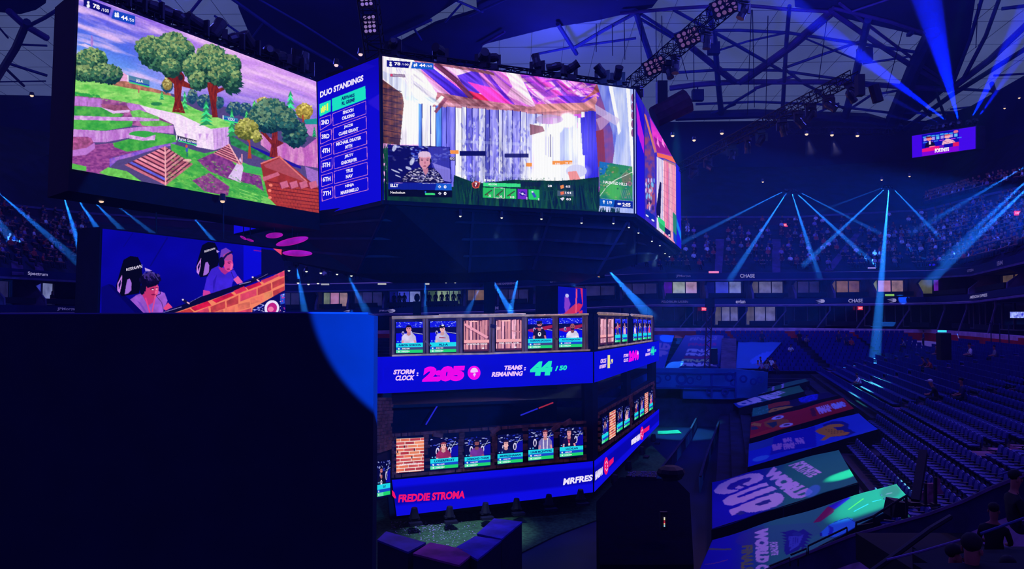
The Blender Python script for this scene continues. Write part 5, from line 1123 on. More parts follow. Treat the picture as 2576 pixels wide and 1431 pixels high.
# ---------------- portrait screens
SK = [(226, 150, 160), (206, 120, 130), (150, 84, 90), (240, 180, 180)]
def portrait(kind, c, skin, shirt, hair, opt):
    r = c.rng; c.a[:] = (10, 8, 120)
    if kind == 'upper':
        c.rect(0, 0, 66, 18, (20, 24, 226)); c.flecks([(0, 0), (66, 0), (66, 16), (0, 16)], 60, [(90, 130, 250), (190, 210, 255), (12, 10, 190)], 1.6, .8, .8); c.rect(0, 16, 66, 30, (8, 8, 70)); c.poly([(0, 30), (30, 28), (66, 36), (66, 56), (0, 56)], (10, 6, 226)); c.line([(36, 28), (66, 33)], 1.3, (210, 206, 240))
        if opt.get('red'): c.poly([(0, 34), (20, 40), (66, 26), (66, 18), (20, 26), (0, 30)], (190, 30, 60), .8)
        c.ell(17, 30, 3.2, 5.5, (190, 180, 230)); c.ell(17, 31, 1.6, 3.6, (20, 16, 90)); c.ell(37, 29, 2.6, 5, (190, 180, 230))
    else:
        c.a[:] = (6, 6, 60); c.flecks([(0, 0), (66, 0), (66, 24), (0, 24)], 26, [(40, 60, 226), (190, 200, 250), (120, 130, 240)], 3, 1.2, .8); c.poly([(40, 30), (66, 20), (66, 50), (44, 50)], (12, 10, 160)); c.line([(46, 34), (60, 10)], 1, (200, 206, 250)); c.line([(44, 22), (66, 17)], 1, (200, 206, 250))
        for x in (17, 45): c.ell(x, 34, 4.6, 10, (214, 206, 240)); c.ell(x, 35, 2.2, 7, (16, 10, 70))
    hx = opt.get('hx', 31); hy = opt.get('hy', 20); b = 56 if kind == 'upper' else 52; hs = opt.get('hs', 1)
    if opt.get('long'): c.ell(hx, hy+10, 9, 17, hair)
    c.poly([(hx-18, b), (hx-17, hy+20), (hx-10, hy+12), (hx+10, hy+11), (hx+17, hy+20), (hx+19, b)], shirt, tex=.18, ts=14)
    if opt.get('arms', 1): c.poly([(hx-18, b), (hx-17, hy+30), (hx-12, hy+30), (hx-13, b)], skin); c.poly([(hx+19, b), (hx+17, hy+30), (hx+12, hy+30), (hx+14, b)], skin)
    if opt.get('logo'): c.ell(hx, hy+26, 4.5, 6, (236, 236, 250)); c.ell(hx, hy+25, 2, 2.4, shirt)
    if opt.get('stripes'):
        for k in range(7): c.line([(hx-14+k*4.4, hy+16), (hx-15+k*5, b)], .8, (90, 80, 170))
    if opt.get('print'): c.line([(hx-8, hy+23), (hx+8, hy+24)], 2.4, (160, 50, 70))
    if opt.get('lanyard'): c.line([(hx-4, hy+12), (hx, b-8)], 1.3, (240, 70, 110)); c.line([(hx+4, hy+12), (hx, b-8)], 1.3, (240, 70, 110)); c.rect(hx-2, b-9, hx+3, b-3, (250, 200, 200))
    if opt.get('open'): c.line([(hx-5, hy+12), (hx-4, b)], 2.4, (230, 226, 240)); c.line([(hx+6, hy+12), (hx+5, b)], 2.4, (230, 226, 240))
    c.poly([(hx-4, hy+6), (hx+4, hy+6), (hx+5, hy+15), (hx, hy+18), (hx-5, hy+15)], [v*.85 for v in skin])
    c.ell(hx, hy, 6.4*hs, 8.6*hs, skin)
    if not opt.get('bald'): c.poly([(hx-7, hy+1), (hx-7.4, hy-6), (hx-3, hy-10), (hx+4, hy-10), (hx+7.4, hy-5), (hx+7, hy+1), (hx+5, hy-4), (hx-5, hy-4)], hair)
    if opt.get('beard'): c.poly([(hx-6, hy+2), (hx-3, hy+4), (hx+3, hy+4), (hx+6, hy+2), (hx+4, hy+9), (hx-4, hy+9)], (30, 14, 40))
    if opt.get('cap'): c.poly([(hx-7, hy-3), (hx-7, hy-10), (hx+7, hy-10), (hx+7, hy-3)], (16, 20, 50)); c.ell(hx+1, hy-9, 3.4, 2.2, opt['cap']); c.line([(hx-8, hy-3), (hx+3, hy-2)], 1.6, (10, 12, 40))
    for sx in (-1, 1): c.ell(hx+sx*2.5, hy-.5, 1.1, .7, (40, 16, 50)); c.line([(hx+sx*1.3, hy-2.2), (hx+sx*3.8, hy-2.2)], .6, (70, 30, 60))
    c.line([(hx, hy), (hx+.4, hy+2.6)], .8, [v*.8 for v in skin]); c.line([(hx-1.8, hy+4.6), (hx+1.8, hy+4.6)], .8, (130, 40, 70))
    if kind == 'lower': c.ell(hx-6.8, hy+.5, 1.6, 3.6, (14, 10, 50)); c.ell(hx+6.8, hy+.5, 1.6, 3.6, (14, 10, 50)); c.line([(hx-6.5, hy-3), (hx-3, hy-9.5), (hx+3, hy-9.5), (hx+6.5, hy-3)], 1.2, (18, 12, 60))
    c.poly([(3, b-4.5), (5, b-6.5), (7, b-4.5), (5, b-2.5)], (120, 190, 240)); c.ell(12, b-4.5, 1.8, 2, (90, 190, 250)); c.ell(12, b-4.5, .8, 1, (10, 10, 120))
    c.rect(0, b, 66, b+11, (30, 216, 236)); c.rect(0, b+11, 66, b+18, (24, 70, 200) if kind == 'lower' or opt.get('shield') else (60, 70, 130)); c.rect(0, b+11, 14, b+18, (16, 80, 200)); c.rect(0, b+18, 66, b+26, (30, 210, 110)); c.rect(0, b+18, 30, b+26, (90, 226, 170))
    c.poly([(5, b+13), (9, b+13), (9, b+15), (7, b+17.4), (5, b+15)], (244, 246, 255)); c.ell(7, b+22, 2, 1.8, (244, 250, 255))
def planks_pic(c, opt=None):
    r = c.rng; c.a[:] = (76, 34, 70); x = -2
    while x < 66:
        wd = r.uniform(4, 8); cl = r.choice([(246, 176, 196), (226, 150, 160), (250, 190, 210), (206, 136, 150)]); t_ = r.uniform(-2, 2); c.poly([(x, r.uniform(0, 4)), (x+wd, r.uniform(0, 4)), (x+wd+t_, 77), (x+t_, 77)], cl, tex=.12, ts=9, st=(2, .4)); x += wd+r.uniform(1, 3)
    if not opt: c.poly([(0, 12), (4, 8), (64, 44), (60, 50)], (236, 160, 180)); c.line([(2, 17), (60, 50)], 1, (120, 50, 80))
    else: c.poly([(0, 18), (12, 20), (10, 26), (0, 28)], (240, 180, 190)); c.line([(40, 30), (66, 34)], 3, (200, 130, 146))
    c.rect(14, 2, 36, 4.6, (250, 190, 190)); c.rect(0, 52, 66, 60, (244, 170, 176)); c.rect(0, 60, 66, 63, (110, 40, 70)); c.ell(50, 74, 3, 2, (250, 240, 250))
def bricks_pic(c, opt=None):
    r = c.rng; c.a[:] = (244, 226, 220); k = 0
    for y in range(0, 92, 8):
        x = -6 if k % 2 else -16; k += 1
        while x < 66:
            wd = r.uniform(20, 26); c.rect(x, y+.6, x+wd, y+7, r.choice([(230, 116, 86), (236, 134, 96), (206, 84, 84), (176, 56, 66)]), tex=.12, ts=16); x += wd+1.3
    for x, y in ((18, 17), (42, 26), (2, 28), (36, 44)): c.rect(x, y, x+2.4, y+6, (40, 20, 40))
def pscreen(face, q, lab, paint, name=None, nm_m=None, kind='upper', stats=('30', '100'), res=1.6, grp=None):
    P = [face.px(x, y, .14) for x, y in q]; rt = thing('portrait_screen', lab, 'screen', tuple(P[3]))
    if grp: rt['group'] = grp
    MB().prism([p-face.n*.03 for p in P], -face.n*.12).build('housing', BK, rt)
    c = Canvas(0, 0, 66, 84, 2.0); c.rng = random.Random(hash(lab) % 1000 if False else len(lab)*7+int(q[0][0])); paint(c)
    W_ = abs(q[1][0]-q[0][0]); picture('picture', P, max(14, int(W_*1.7)), 110, c, rt, uv=(66, 82))
    def tq(s, u0, u1, v0, v1, m, bold=.04):
        f = lambda u, v: tuple(np.array(q[0])*(1-u)*(1-v)+np.array(q[1])*u*(1-v)+np.array(q[2])*u*v+np.array(q[3])*(1-u)*v)
        return lettering(s, face.map(.18), [f(u0, v0), f(u1, v0), f(u1, v1), f(u0, v1)], m, rt, 'lettering', bold)
    if name and kind == 'board': tq(name, .1, .92, .735 if 1 else 0, .79, E('screen_white', (250, 245, 255)), .02)
    elif name:
        b = 56 if kind == 'upper' else 52; hw = min(.42, .036*len(name))
        tq(name, .5-hw, .5+hw, (b+2.6)/82, (b+8.2)/82, NVY, .04)
        if W_ > 40: tq(stats[0]+'|100', .22, .5, (b+12.6)/82, (b+16.6)/82, WHI, .03); tq('100|100', .2, .5, (b+20)/82, (b+24)/82, WHI, .02)
    return rt
def qd(x0, x1, y0, y1, s0=0.0, s1=0.0): return [(x0, y0), (x1, y0+s0*(x1-x0)), (x1, y1+s1*(x1-x0)), (x0, y1)]
P1p = lambda *a, **k: (lambda c: portrait(a[0], c, a[1], a[2], a[3], k))
pscreen(TA, qd(995, 1062.5, 810, 888, -.016, -.02), 'portrait screen, dark haired man in white shirt, first in the upper row', P1p('upper', SK[0], (206, 200, 236), (20, 12, 40), hy=19), 'AARON GORDON')
pscreen(TA, qd(1080, 1146, 808, 886.5, -.016, -.02), 'portrait screen, man in dark cap and grey jersey, second in the upper row', P1p('upper', SK[3], (190, 184, 220), (20, 20, 50), cap=(230, 230, 250), print=1), 'ALI-A')
pscreen(TA, qd(1165, 1228.5, 805.5, 884, -.016, -.02), 'screen showing pink boards with one diagonal plank, left of the two boarded screens', lambda c: planks_pic(c), 'CHANDLER RIGGS', kind='board')
pscreen(TA, qd(1246, 1309.5, 804, 881.5, -.016, -.02), 'screen showing pink upright boards without a diagonal, right of the two boarded screens', lambda c: planks_pic(c, 1), 'ONE_SHOT_GURL', kind='board')
pscreen(TA, qd(1326, 1387, 801.5, 876.5, -.016, -.022), 'portrait screen with a bearded man in a black shirt with a round print', P1p('upper', SK[1], (20, 18, 50), (16, 10, 36), beard=1, logo=1, hs=.9, hy=17, red=1, cap=(40, 30, 60)), 'HANNAH JACKSON' if 0 else 'SABRINAS JACKSON', stats=('0', '100'))
pscreen(TA, qd(1404, 1462, 800, 873.5, -.016, -.022), 'portrait screen with a bald bearded man in a white shirt leaning forward', P1p('upper', SK[2], (226, 222, 244), (16, 10, 36), beard=1, bald=1, hs=1.05, hy=25, hx=38, red=1, shield=1), 'ACTIONJAXON', stats=('100', '100'))
UB = 'narrow upper row screens on the receding tower side'
for i, (x0, x1, y0, y1) in enumerate([(1504, 1519, 800.5, 867), (1523, 1538, 801, 864.5)]):
    pscreen(TB, qd(x0, x1, y0, y1, .02, -.12), ['narrow pink boarded screen nearest the tower corner in the upper row', 'narrow pink boarded screen second from the tower corner in the upper row'][i], lambda c: planks_pic(c, 1), None)
for i, (x0, x1, y0, y1, col) in enumerate([(1541.6, 1555.5, 801.5, 861.5, (60, 60, 110)), (1560, 1572.5, 802, 859.5, (226, 180, 210)), (1588, 1597.6, 802, 857, (226, 206, 240)), (1600.5, 1609.6, 803, 855, (30, 70, 80)), (1613, 1623, 803.5, 853.5, (90, 80, 210)), (1625, 1633.5, 805, 852, (230, 70, 100))]):
    pscreen(TB, qd(x0, x1, y0, y1, .02, -.1), 'narrow portrait screen of a player in %s, upper row of the receding side' % ['grey', 'pale pink', 'pale lilac', 'dark teal', 'violet', 'coral red'][i], P1p('upper', SK[i % 4], col, (20, 14, 40), shield=1, red=i == 0), 'PLAYER' if 0 else None)
pscreen(TA, qd(995.7, 1065, 1102.5, 1188.5, -.05, -.085), 'screen showing orange bricks, first in the lower row', lambda c: bricks_pic(c), 'ALISON WONDERLAND', kind='board')
for x0, x1, y0, y1, nm, lab, ar, kw in [
    (1081, 1151, 1102, 1184, 'LOSERFRUIT', 'portrait screen with a long red haired woman in a lower row headset', (SK[3], (150, 40, 96), (150, 60, 70)), dict(long=1, hy=20)),
    (1167, 1232, 1099, 1178, 'DESMOND CHIAM', 'portrait screen with a bearded man in a purple shirt', (SK[2], (110, 50, 150), (20, 12, 36)), dict(hy=18, beard=1)),
    (1249.5, 1313, 1093, 1169.5, 'MRFRESHASIAN', 'portrait screen with a young man in dark blue, head at the left', (SK[3], (16, 20, 80), (40, 20, 50)), dict(hx=22, hy=25, hs=1.2, arms=0)),
    (1327, 1390, 1080, 1161, 'LIAM MCINTYRE', 'portrait screen with a man in an open striped shirt', (SK[0], (130, 120, 190), (110, 40, 50)), dict(hx=44, hy=12, stripes=1, open=1)),
    (1405.5, 1464.5, 1075.5, 1152, 'LACHLAN', 'portrait screen with a man wearing a red lanyard, last in the lower front row', (SK[0], (16, 14, 70), (50, 40, 60)), dict(hx=26, hy=14, lanyard=1))]:
    pscreen(TA, qd(x0, x1, y0, y1, -.06, -.09), lab, P1p('lower', *ar, **kw), nm, kind='lower', stats=('0' if nm[0:2] == 'LO' else '100', '100'))
pscreen(TK, qd(942, 975, 1160, 1254, -.12, -.2), 'portrait screen with a man in black, partly hidden behind the blue wall', P1p('lower', SK[1], (16, 14, 40), (10, 8, 30), hx=20, hy=22, beard=1, logo=1), 'NICK KAY' if 0 else 'KAY', kind='lower')
for i, (x0, x1, y0, y1, k) in enumerate([(1508, 1524.5, 1050, 1120, 'navy blue'), (1527, 1542.7, 1036, 1106, 'b'), (1546, 1561, 1027, 1091, 'deep blue'), (1564.5, 1579, 1024, 1079, 'pale pink'), (1591, 1601, 1006, 1059, 'dark red'), (1605, 1615, 998, 1051, 'lilac'), (1617, 1626, 988, 1042, 'b'), (1629, 1638, 983, 1036, 'rose')]):
    q = qd(x0, x1, y0+2, y1, -.55, -.68)
    if k == 'b': pscreen(TB, q, 'narrow orange brick screen %s, lower row of receding side' % ('nearer the tower corner' if i == 1 else 'farther from the tower corner'), lambda c: bricks_pic(c), None)
    else: pscreen(TB, q, 'narrow portrait screen of a player in %s, lower row of the receding side' % k, P1p('lower', SK[i % 4], {'navy blue': (20, 30, 150), 'deep blue': (14, 14, 110), 'pale pink': (230, 180, 210), 'dark red': (120, 30, 60), 'lilac': (150, 130, 210), 'rose': (220, 90, 150)}[k], (30, 16, 40), lanyard=k == 'pale pink'), None, kind='lower')
# ================================================================ near blue wall
BWM = M('blue_panel', (4, 24, 62), .8, .12, 1.3, col2=(5, 28, 68))
bw = thing('blue_wall', 'huge flat dark blue panel wall filling the lower left, lit blue in its right corner', 'wall', (-7, 12, 0))
q = [at(-200, 791.5, 12), at(300, 790.5, 12), at(760, 788.5, 12), at(925, 790, 12), at(941, 795, 12)]
low = [Vector((p.x, p.y, 0)) for p in q]
mb = MB(); n_ = len(q); off = Vector((0, .35, 0))
mb.prism(q+low[::-1], off); mb.build('panel', BWM, bw)
MB().tube([p+Vector((0, .02, .01)) for p in q[:4]], .018, 6).build('top_edge', M('panel_edge', (70, 70, 160), .6, .1, 2), bw)  # lit top of the wall, its light put into a paler edge
# ================================================================ stage floor
TURF = M('turf', (48, 84, 52), .95, .45, 6)
q = [at_z(x, y, .06) for x, y in [(930, 1230), (1480, 1190), (1640, 1120), (1700, 1180), (1520, 1300), (1400, 1345), (1250, 1420), (1120, 1470), (900, 1480)]]
mb = MB().prism(q, (0, 0, -.04)); structure('floor_turf', mb, TURF)
mb = MB()
r = random.Random(4)
for i in range(420):
    x = r.gauss(1075, 70); y = 1312+abs(r.gauss(0, 34)); 
    if not (985 < x < 1330) or y > 1400 or (x > 1230 and y > 1350): continue
    p = at_z(x, y, .09); a = r.uniform(0, 3); s_ = r.uniform(.025, .05); d = Vector((math.cos(a), math.sin(a), r.uniform(-.2, .2)))*s_; e = Vector((-math.sin(a), math.cos(a), r.uniform(-.3, .3)))*s_*.6
    mb.prism([p+d, p+e, p-d, p-e], (0, 0, .008))
o = mb.build('confetti', M('confetti', (200, 180, 215), .5, .5, 30, col2=(120, 100, 170))); tag(o, 'pale confetti scattered on the dark green turf', 'confetti', kind='stuff')
# stage blocks
blks = [([(950, 1358), (972, 1337), (1070, 1365), (1026, 1388)], (22, 18, 74), 'low stage block at the far left corner of the turf'),
        ([(1040, 1392), (1083, 1365), (1149, 1378), (1192, 1390), (1154, 1421)], (66, 14, 66), 'reddish purple topped stage block in the middle of the row'),
        ([(1149, 1376), (1197, 1349), (1261, 1359), (1201, 1407)], (26, 18, 92), 'blue topped stage block right of the purple one'),
        ([(1201, 1342), (1243, 1304.5), (1313, 1313), (1262, 1355)], (24, 22, 100), 'largest blue topped stage block nearest the tower')]
for pts, col, lab in blks:
    q = [at_z(x, y, 1.9) for x, y in pts]; rt = thing('stage_block', lab, 'stage block', (q[0].x, q[0].y, 0))
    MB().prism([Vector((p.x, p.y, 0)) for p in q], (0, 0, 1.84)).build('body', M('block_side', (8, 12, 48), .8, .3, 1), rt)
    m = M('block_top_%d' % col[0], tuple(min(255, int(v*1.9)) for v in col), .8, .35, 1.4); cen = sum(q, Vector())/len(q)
    MB().prism([cen+(p-cen)*1.02-Vector((0, 0, .06)) for p in q], (0, 0, .07)).build('top_panel', m, rt)
# production booth, with meter lights
pb = thing('production_booth', 'large dark curtained booth on the floor in front of the right stand', 'booth', (6, 22, 0))
q = [at_z(x, y, 3.0) for x, y in [(1500, 1262), (1560, 1200), (1700, 1205), (1735, 1240), (1745, 1420), (1510, 1420)]]
MB().prism([Vector((p.x, p.y, 0)) for p in q], (0, 0, 3.0)).build('curtain', M('booth_cloth', (1, 1, 22), 1.0, spec=0.02, noise=.3, scale=1.5, stretch=(3, 3, .3)), pb)
MB().tube([at(1688, 1190, 26), at(1690, 1205, 26)], .35, 10).ell(at(1688, 1188, 26), (.5, .4, .25)).build('cover', BK, pb)
q = [at_z(x, y, 3.15) for x, y in [(1575, 1196), (1592, 1184), (1655, 1185), (1650, 1200)]]
mb = MB().prism(q, (0, 0, -.15)); mb.build('desk', M('desk_top', (16, 16, 50), .5, .3, 3), pb)
mb = MB(); r = random.Random(9)
for i in range(70): p = at_z(r.uniform(1580, 1650), r.uniform(1186, 1199), 3.17); mb.box(p, (.05, .05, .03), r.random()*3)
o = mb.build('desk_clutter', M('clutter', (120, 110, 170), .5, .5, 20, col2=(50, 60, 140)), pb); o['kind'] = 'stuff'
pm = at(1671.5, 1312, 21)
mb = MB().box(pm+Vector((0, .1, 0)), (.2, .12, .5)); rt = thing('meter_light', 'tiny upright meter with white and red lights on the dark booth', 'light', tuple(pm)); mb.build('case', BK, rt)
for i, (y, cl) in enumerate([(1302.5, (220, 210, 200)), (1306, (226, 226, 170)), (1310, (150, 50, 60)), (1314, (190, 20, 60)), (1318, (230, 200, 160)), (1323, (160, 220, 250))]): MB().box(at(1671.5, y, 21), (.034, .02, .034)).build('diode', E('diode_%d' % i, cl), rt)
# floor barriers, teal light painted on alternate panels, with the dark rows between
TEALF = M('barrier_panel', (50, 120, 140), .7, .4, .8)
def barrier(pts, h, lab, m=None):
    rt = thing('barrier', lab, 'barrier', tuple(at_z(pts[0][0], pts[0][1], 0)))
    q = [at_z(x, y, h) for x, y in pts]
    for i in range(len(q)-1):
        a, b = q[i], q[i+1]; L = (b-a).length; k = max(1, int(L/2.4))
        for j in range(k):
            u = a.lerp(b, j/k); v = a.lerp(b, (j+.94)/k); uu, vv = u-Vector((0, 0, h)), v-Vector((0, 0, h)); nn = Vector((-(v-u).y, (v-u).x, 0)).normalized()*.1
            MB().prism([u, v, vv, uu], nn).build('panel', m or (TEALF if (j+i) % 2 == 0 else CONC), rt)
        MB().bar(a+Vector((0, 0, .04)), b+Vector((0, 0, .04)), .14, .07).build('top_rail', CONC, rt)
barrier([(1655, 1190), (1690, 1145), (1735, 1085), (1762, 1032)], .9, 'long teal lit barrier on the floor nearest the tower')
barrier([(1762, 1200), (1776, 1150), (1800, 1085), (1815, 1040)], .9, 'barrier on the floor running up beside the stand foot, second from the tower')
barrier([(1835, 1205), (1838, 1150), (1850, 1090), (1862, 1030)], .9, 'barrier at the stand foot behind the tarps, farthest from the tower', CONC)
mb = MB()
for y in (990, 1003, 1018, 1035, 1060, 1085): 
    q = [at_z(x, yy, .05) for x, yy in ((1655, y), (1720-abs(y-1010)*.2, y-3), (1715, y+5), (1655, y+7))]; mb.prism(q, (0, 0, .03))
structure('floor_strips', mb, M('lit_floor', (40, 130, 100), .9, .5, .5))  # green light on the floor laid in as coloured strips
# mast with base window and speakers
rt = thing('mast', 'tall dark red lighting mast standing on the floor behind the barriers', 'mast', tuple(at_z(1780, 1060, 0)))
yb = at_z(1780, 1060, 0).y
a, b = at(1786, 752, yb), at(1776, 1000, yb)
for dx in (-.25, .25): MB().tube([a+Vector((dx, 0, 0)), b+Vector((dx, 0, 0))], .07, 6).build('chord', M('mast_red', (76, 20, 56), .7, .3, 2), rt)
mb = MB()
for i in range(22): t0, t1_ = i/22, (i+1)/22; s_ = 1 if i % 2 else -1; mb.bar(a.lerp(b, t0)+Vector((.25*s_, 0, 0)), a.lerp(b, t1_)-Vector((.25*s_, 0, 0)), .07)
mb.build('lattice', M('mast_red', (76, 20, 56)), rt); MB().box(a.lerp(b, .04), (.8, .6, .9)).build('head_box', BK, rt); MB().box(a.lerp(b, .58)+Vector((.6, 0, 0)), (.6, .6, 1.5)).build('speaker', BK, rt)
cc = at(1779, 1035, yb); MB().box(cc+Vector((0, .6, 0)), (1.5, 1, 3.6)).build('base', BK, rt)
for dx in (-.24, .24):
    for dz in (-.3, .45): MB().box(cc+Vector((dx, .05, dz)), (.4, .05, .62)).build('window_pane', E('lit_green_window', (120, 200, 110), .7), rt)
for dx in (-2.0, 2.0): MB().tube([cc+Vector((dx, 0, -1.6)), cc+Vector((dx, 0, 3.6)), cc+Vector((dx*.4, 0, 3.6))], .06, 6).build('hoop', DK, rt)
# blue carved wall box at the far end of the floor
bx = thing('blue_stage_wall', 'blue wall with carved round shapes across the far end of the floor', 'wall', tuple(at(1780, 1005, 69)))
BS = M('carved_blue', (24, 74, 150), .8, .4, .35); 
f = Face((1600, 928), (1600, 1004), 69, (1925, 938), (1925, 1004), 69)
for pts in ([(1560, 926), (1850, 929), (1850, 980), (1560, 978)], [(1720, 976), (1925, 980), (1925, 1006), (1720, 1004)], [(1850, 929), (1932, 936), (1930, 1004), (1850, 1000)]): fill(f, pts, 1.2, BS, bx, 'panel', 0 if pts[0][0] != 1720 else -.3)
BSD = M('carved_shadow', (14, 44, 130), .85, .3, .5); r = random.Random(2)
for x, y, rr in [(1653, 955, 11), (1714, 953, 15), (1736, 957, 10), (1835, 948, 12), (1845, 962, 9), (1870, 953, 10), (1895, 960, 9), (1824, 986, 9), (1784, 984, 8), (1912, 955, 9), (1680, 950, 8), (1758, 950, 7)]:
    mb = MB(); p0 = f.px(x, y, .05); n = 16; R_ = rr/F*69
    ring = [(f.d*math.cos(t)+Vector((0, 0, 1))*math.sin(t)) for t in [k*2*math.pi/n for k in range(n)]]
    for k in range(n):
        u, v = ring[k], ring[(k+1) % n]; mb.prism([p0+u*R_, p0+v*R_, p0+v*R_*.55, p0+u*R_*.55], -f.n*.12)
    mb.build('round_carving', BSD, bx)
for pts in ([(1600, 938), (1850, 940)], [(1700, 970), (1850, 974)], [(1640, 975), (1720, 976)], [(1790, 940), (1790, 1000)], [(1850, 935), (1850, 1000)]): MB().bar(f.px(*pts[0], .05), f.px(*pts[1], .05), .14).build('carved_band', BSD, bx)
# stage riser under the wall (dark)
mb = MB().prism([Vector((p.x, p.y, 0)) for p in (at(1560, 1000, 70), at(1935, 1000, 70))]+[Vector((22, 71, 0)), Vector((6, 71, 0))], (0, 0, 2.6)); structure('wall_far_stage', mb, CONC)

# ================================================================ printed tarps over the seats
def splane(px, py, lift=.75):             # point on the tarp plane above the seats
    n = (-U*.395+Vector((0, 0, 1))).normalized(); p0 = O+Vector((0, 0, 1.0+lift)); return on_plane(px, py, p0, n)
def tarp(q, lab, paint, nx=70, ny=26, res=1.5, drop=.7, mapf=splane, par_cat='banner', droop=.12):
    P = [mapf(*p) for p in q]; rt = thing('banner_tarp', lab, par_cat, tuple(P[3]))
    xs = [p[0] for p in q]; ys = [p[1] for p in q]; c = Canvas(min(xs)-6, min(ys)-6, max(xs)+6, max(ys)+6, res); paint(c)
    def bend(u, v): return np.stack([0*u, 0*u, -droop*(np.sin(u*14)*.25+np.sin(v*3.1)*.3)], -1)
    o = picture('printed_cloth', P, nx, ny, c, rt, mat=cloth_mat(), bend=bend)
    md = o.modifiers.new('t', 'SOLIDIFY'); md.thickness = .03
    mb = MB(); mb.prism([P[3], P[2], P[2]-Vector((0, 0, drop)), P[3]-Vector((0, 0, drop))], (0, .03, 0)); mb.build('hanging_edge', BK, rt)
    mb = MB(); n2 = (P[2]-P[3]).length; k = max(2, int(n2/2.5))
    for e in (0, 1):
        a, b = (P[3], P[2]) if e == 0 else (P[0], P[1])
        for i in range(k+1): p = a.lerp(b, i/k); m_ = MB().tube([p-Vector((0, 0, .03)), p-Vector((0, 0, .95))], .03, 5); m_.build('post', DK, rt)
    return rt
LET = (236, 214, 236)
def ctext(c, s, TL, TR, BR, BL, col, bold=.06, al=1.0):
    v, f = text_geo(s, bold); TL, TR, BR, BL = [np.array(k, float) for k in (TL, TR, BR, BL)]
    P = [(BL*(1-x)+BR*x)*(1-y)+(TL*(1-x)+TR*x)*y for x, y in v]
    for t_ in f: c.poly([tuple(P[i]) for i in t_], col, al)
Z2 = lambda x, y: (1700+x/4.293, 1100+y/4.293)
def paint_cup(c):
    X = c.X; t = np.clip((X-1890)/90, 0, 1)[..., None]; c.a[:] = np.array([8, 6, 190.])*(1-t)+np.array([36, 150, 120.])*t
    c.zoom(1700, 1100, 4.293)
    # CUP reads downwards across the tarp: letters drawn as thick shapes
    def arc(cx, cy, rx, ry, a0, a1, ang, wd):
        pts = []; 
        for i in range(25):
            a = a0+(a1-a0)*i/24; x, y = rx*math.cos(a), ry*math.sin(a); pts.append((cx+x*math.cos(ang)-y*math.sin(ang), cy+x*math.sin(ang)+y*math.cos(ang)))
        c.line(pts, wd, LET)
        for p in pts: c.ell(p[0], p[1], wd*.5, wd*.5, LET)
    g = -.30
    c.poly([(412, 570), (470, 500), (600, 440), (800, 395), (900, 390), (946, 410), (940, 450), (870, 490), (760, 528), (690, 552), (640, 540), (645, 525), (720, 500), (790, 470), (820, 445), (800, 435), (700, 455), (590, 495), (552, 530), (560, 548), (600, 552), (690, 556), (620, 585), (520, 600), (430, 595)], LET)
    c.poly([(820, 445), (790, 475), (720, 500), (760, 520), (690, 512), (600, 545), (556, 545), (560, 520), (640, 478), (740, 446)], (60, 50, 170))
    c.poly([(560, 545), (820, 445), (800, 436), (700, 452), (590, 492), (553, 528)], (40, 36, 180)); c.poly([(672, 512), (700, 498), (775, 520), (745, 532)], (50, 44, 170))
    c.poly([(505, 670), (560, 625), (980, 478), (1000, 510), (700, 612), (660, 628), (668, 640), (740, 630), (1040, 515), (1095, 545), (1000, 590), (740, 690), (600, 722), (530, 710)], LET)
    c.poly([(570, 775), (625, 752), (740, 712), (1000, 620), (1080, 585), (1140, 595), (1170, 640), (1150, 690), (1080, 745), (960, 790), (860, 812), (780, 812), (730, 790), (660, 812), (608, 834)], LET); c.poly([(848, 728), (960, 680), (1015, 665), (1030, 690), (980, 720), (900, 740)], (46, 60, 150)); c.poly([(640, 812), (710, 786), (760, 812), (690, 835)], (46, 60, 150))
    # WORLD and the wordmark, smaller, reading down
    ctext(c, 'WORLD', (1060, 268+40), (1360+160, 600), (1290, 670), (940, 388), (236, 214, 236), .09)
    ctext(c, 'FORTNITE', (1380, 255), (1580, 375), (1445, 432), (1215, 300), (236, 214, 236), .05)
    c.ell(1480, 580, 82, 50, (90, 170, 230), .7, -.6, .2)
tarp([(1791, 1213), (2110, 1130), (2159, 1213), (1791, 1330)], 'long tarp over the seats with huge letters reading cup and world', paint_cup, 150, 60, 2.4)
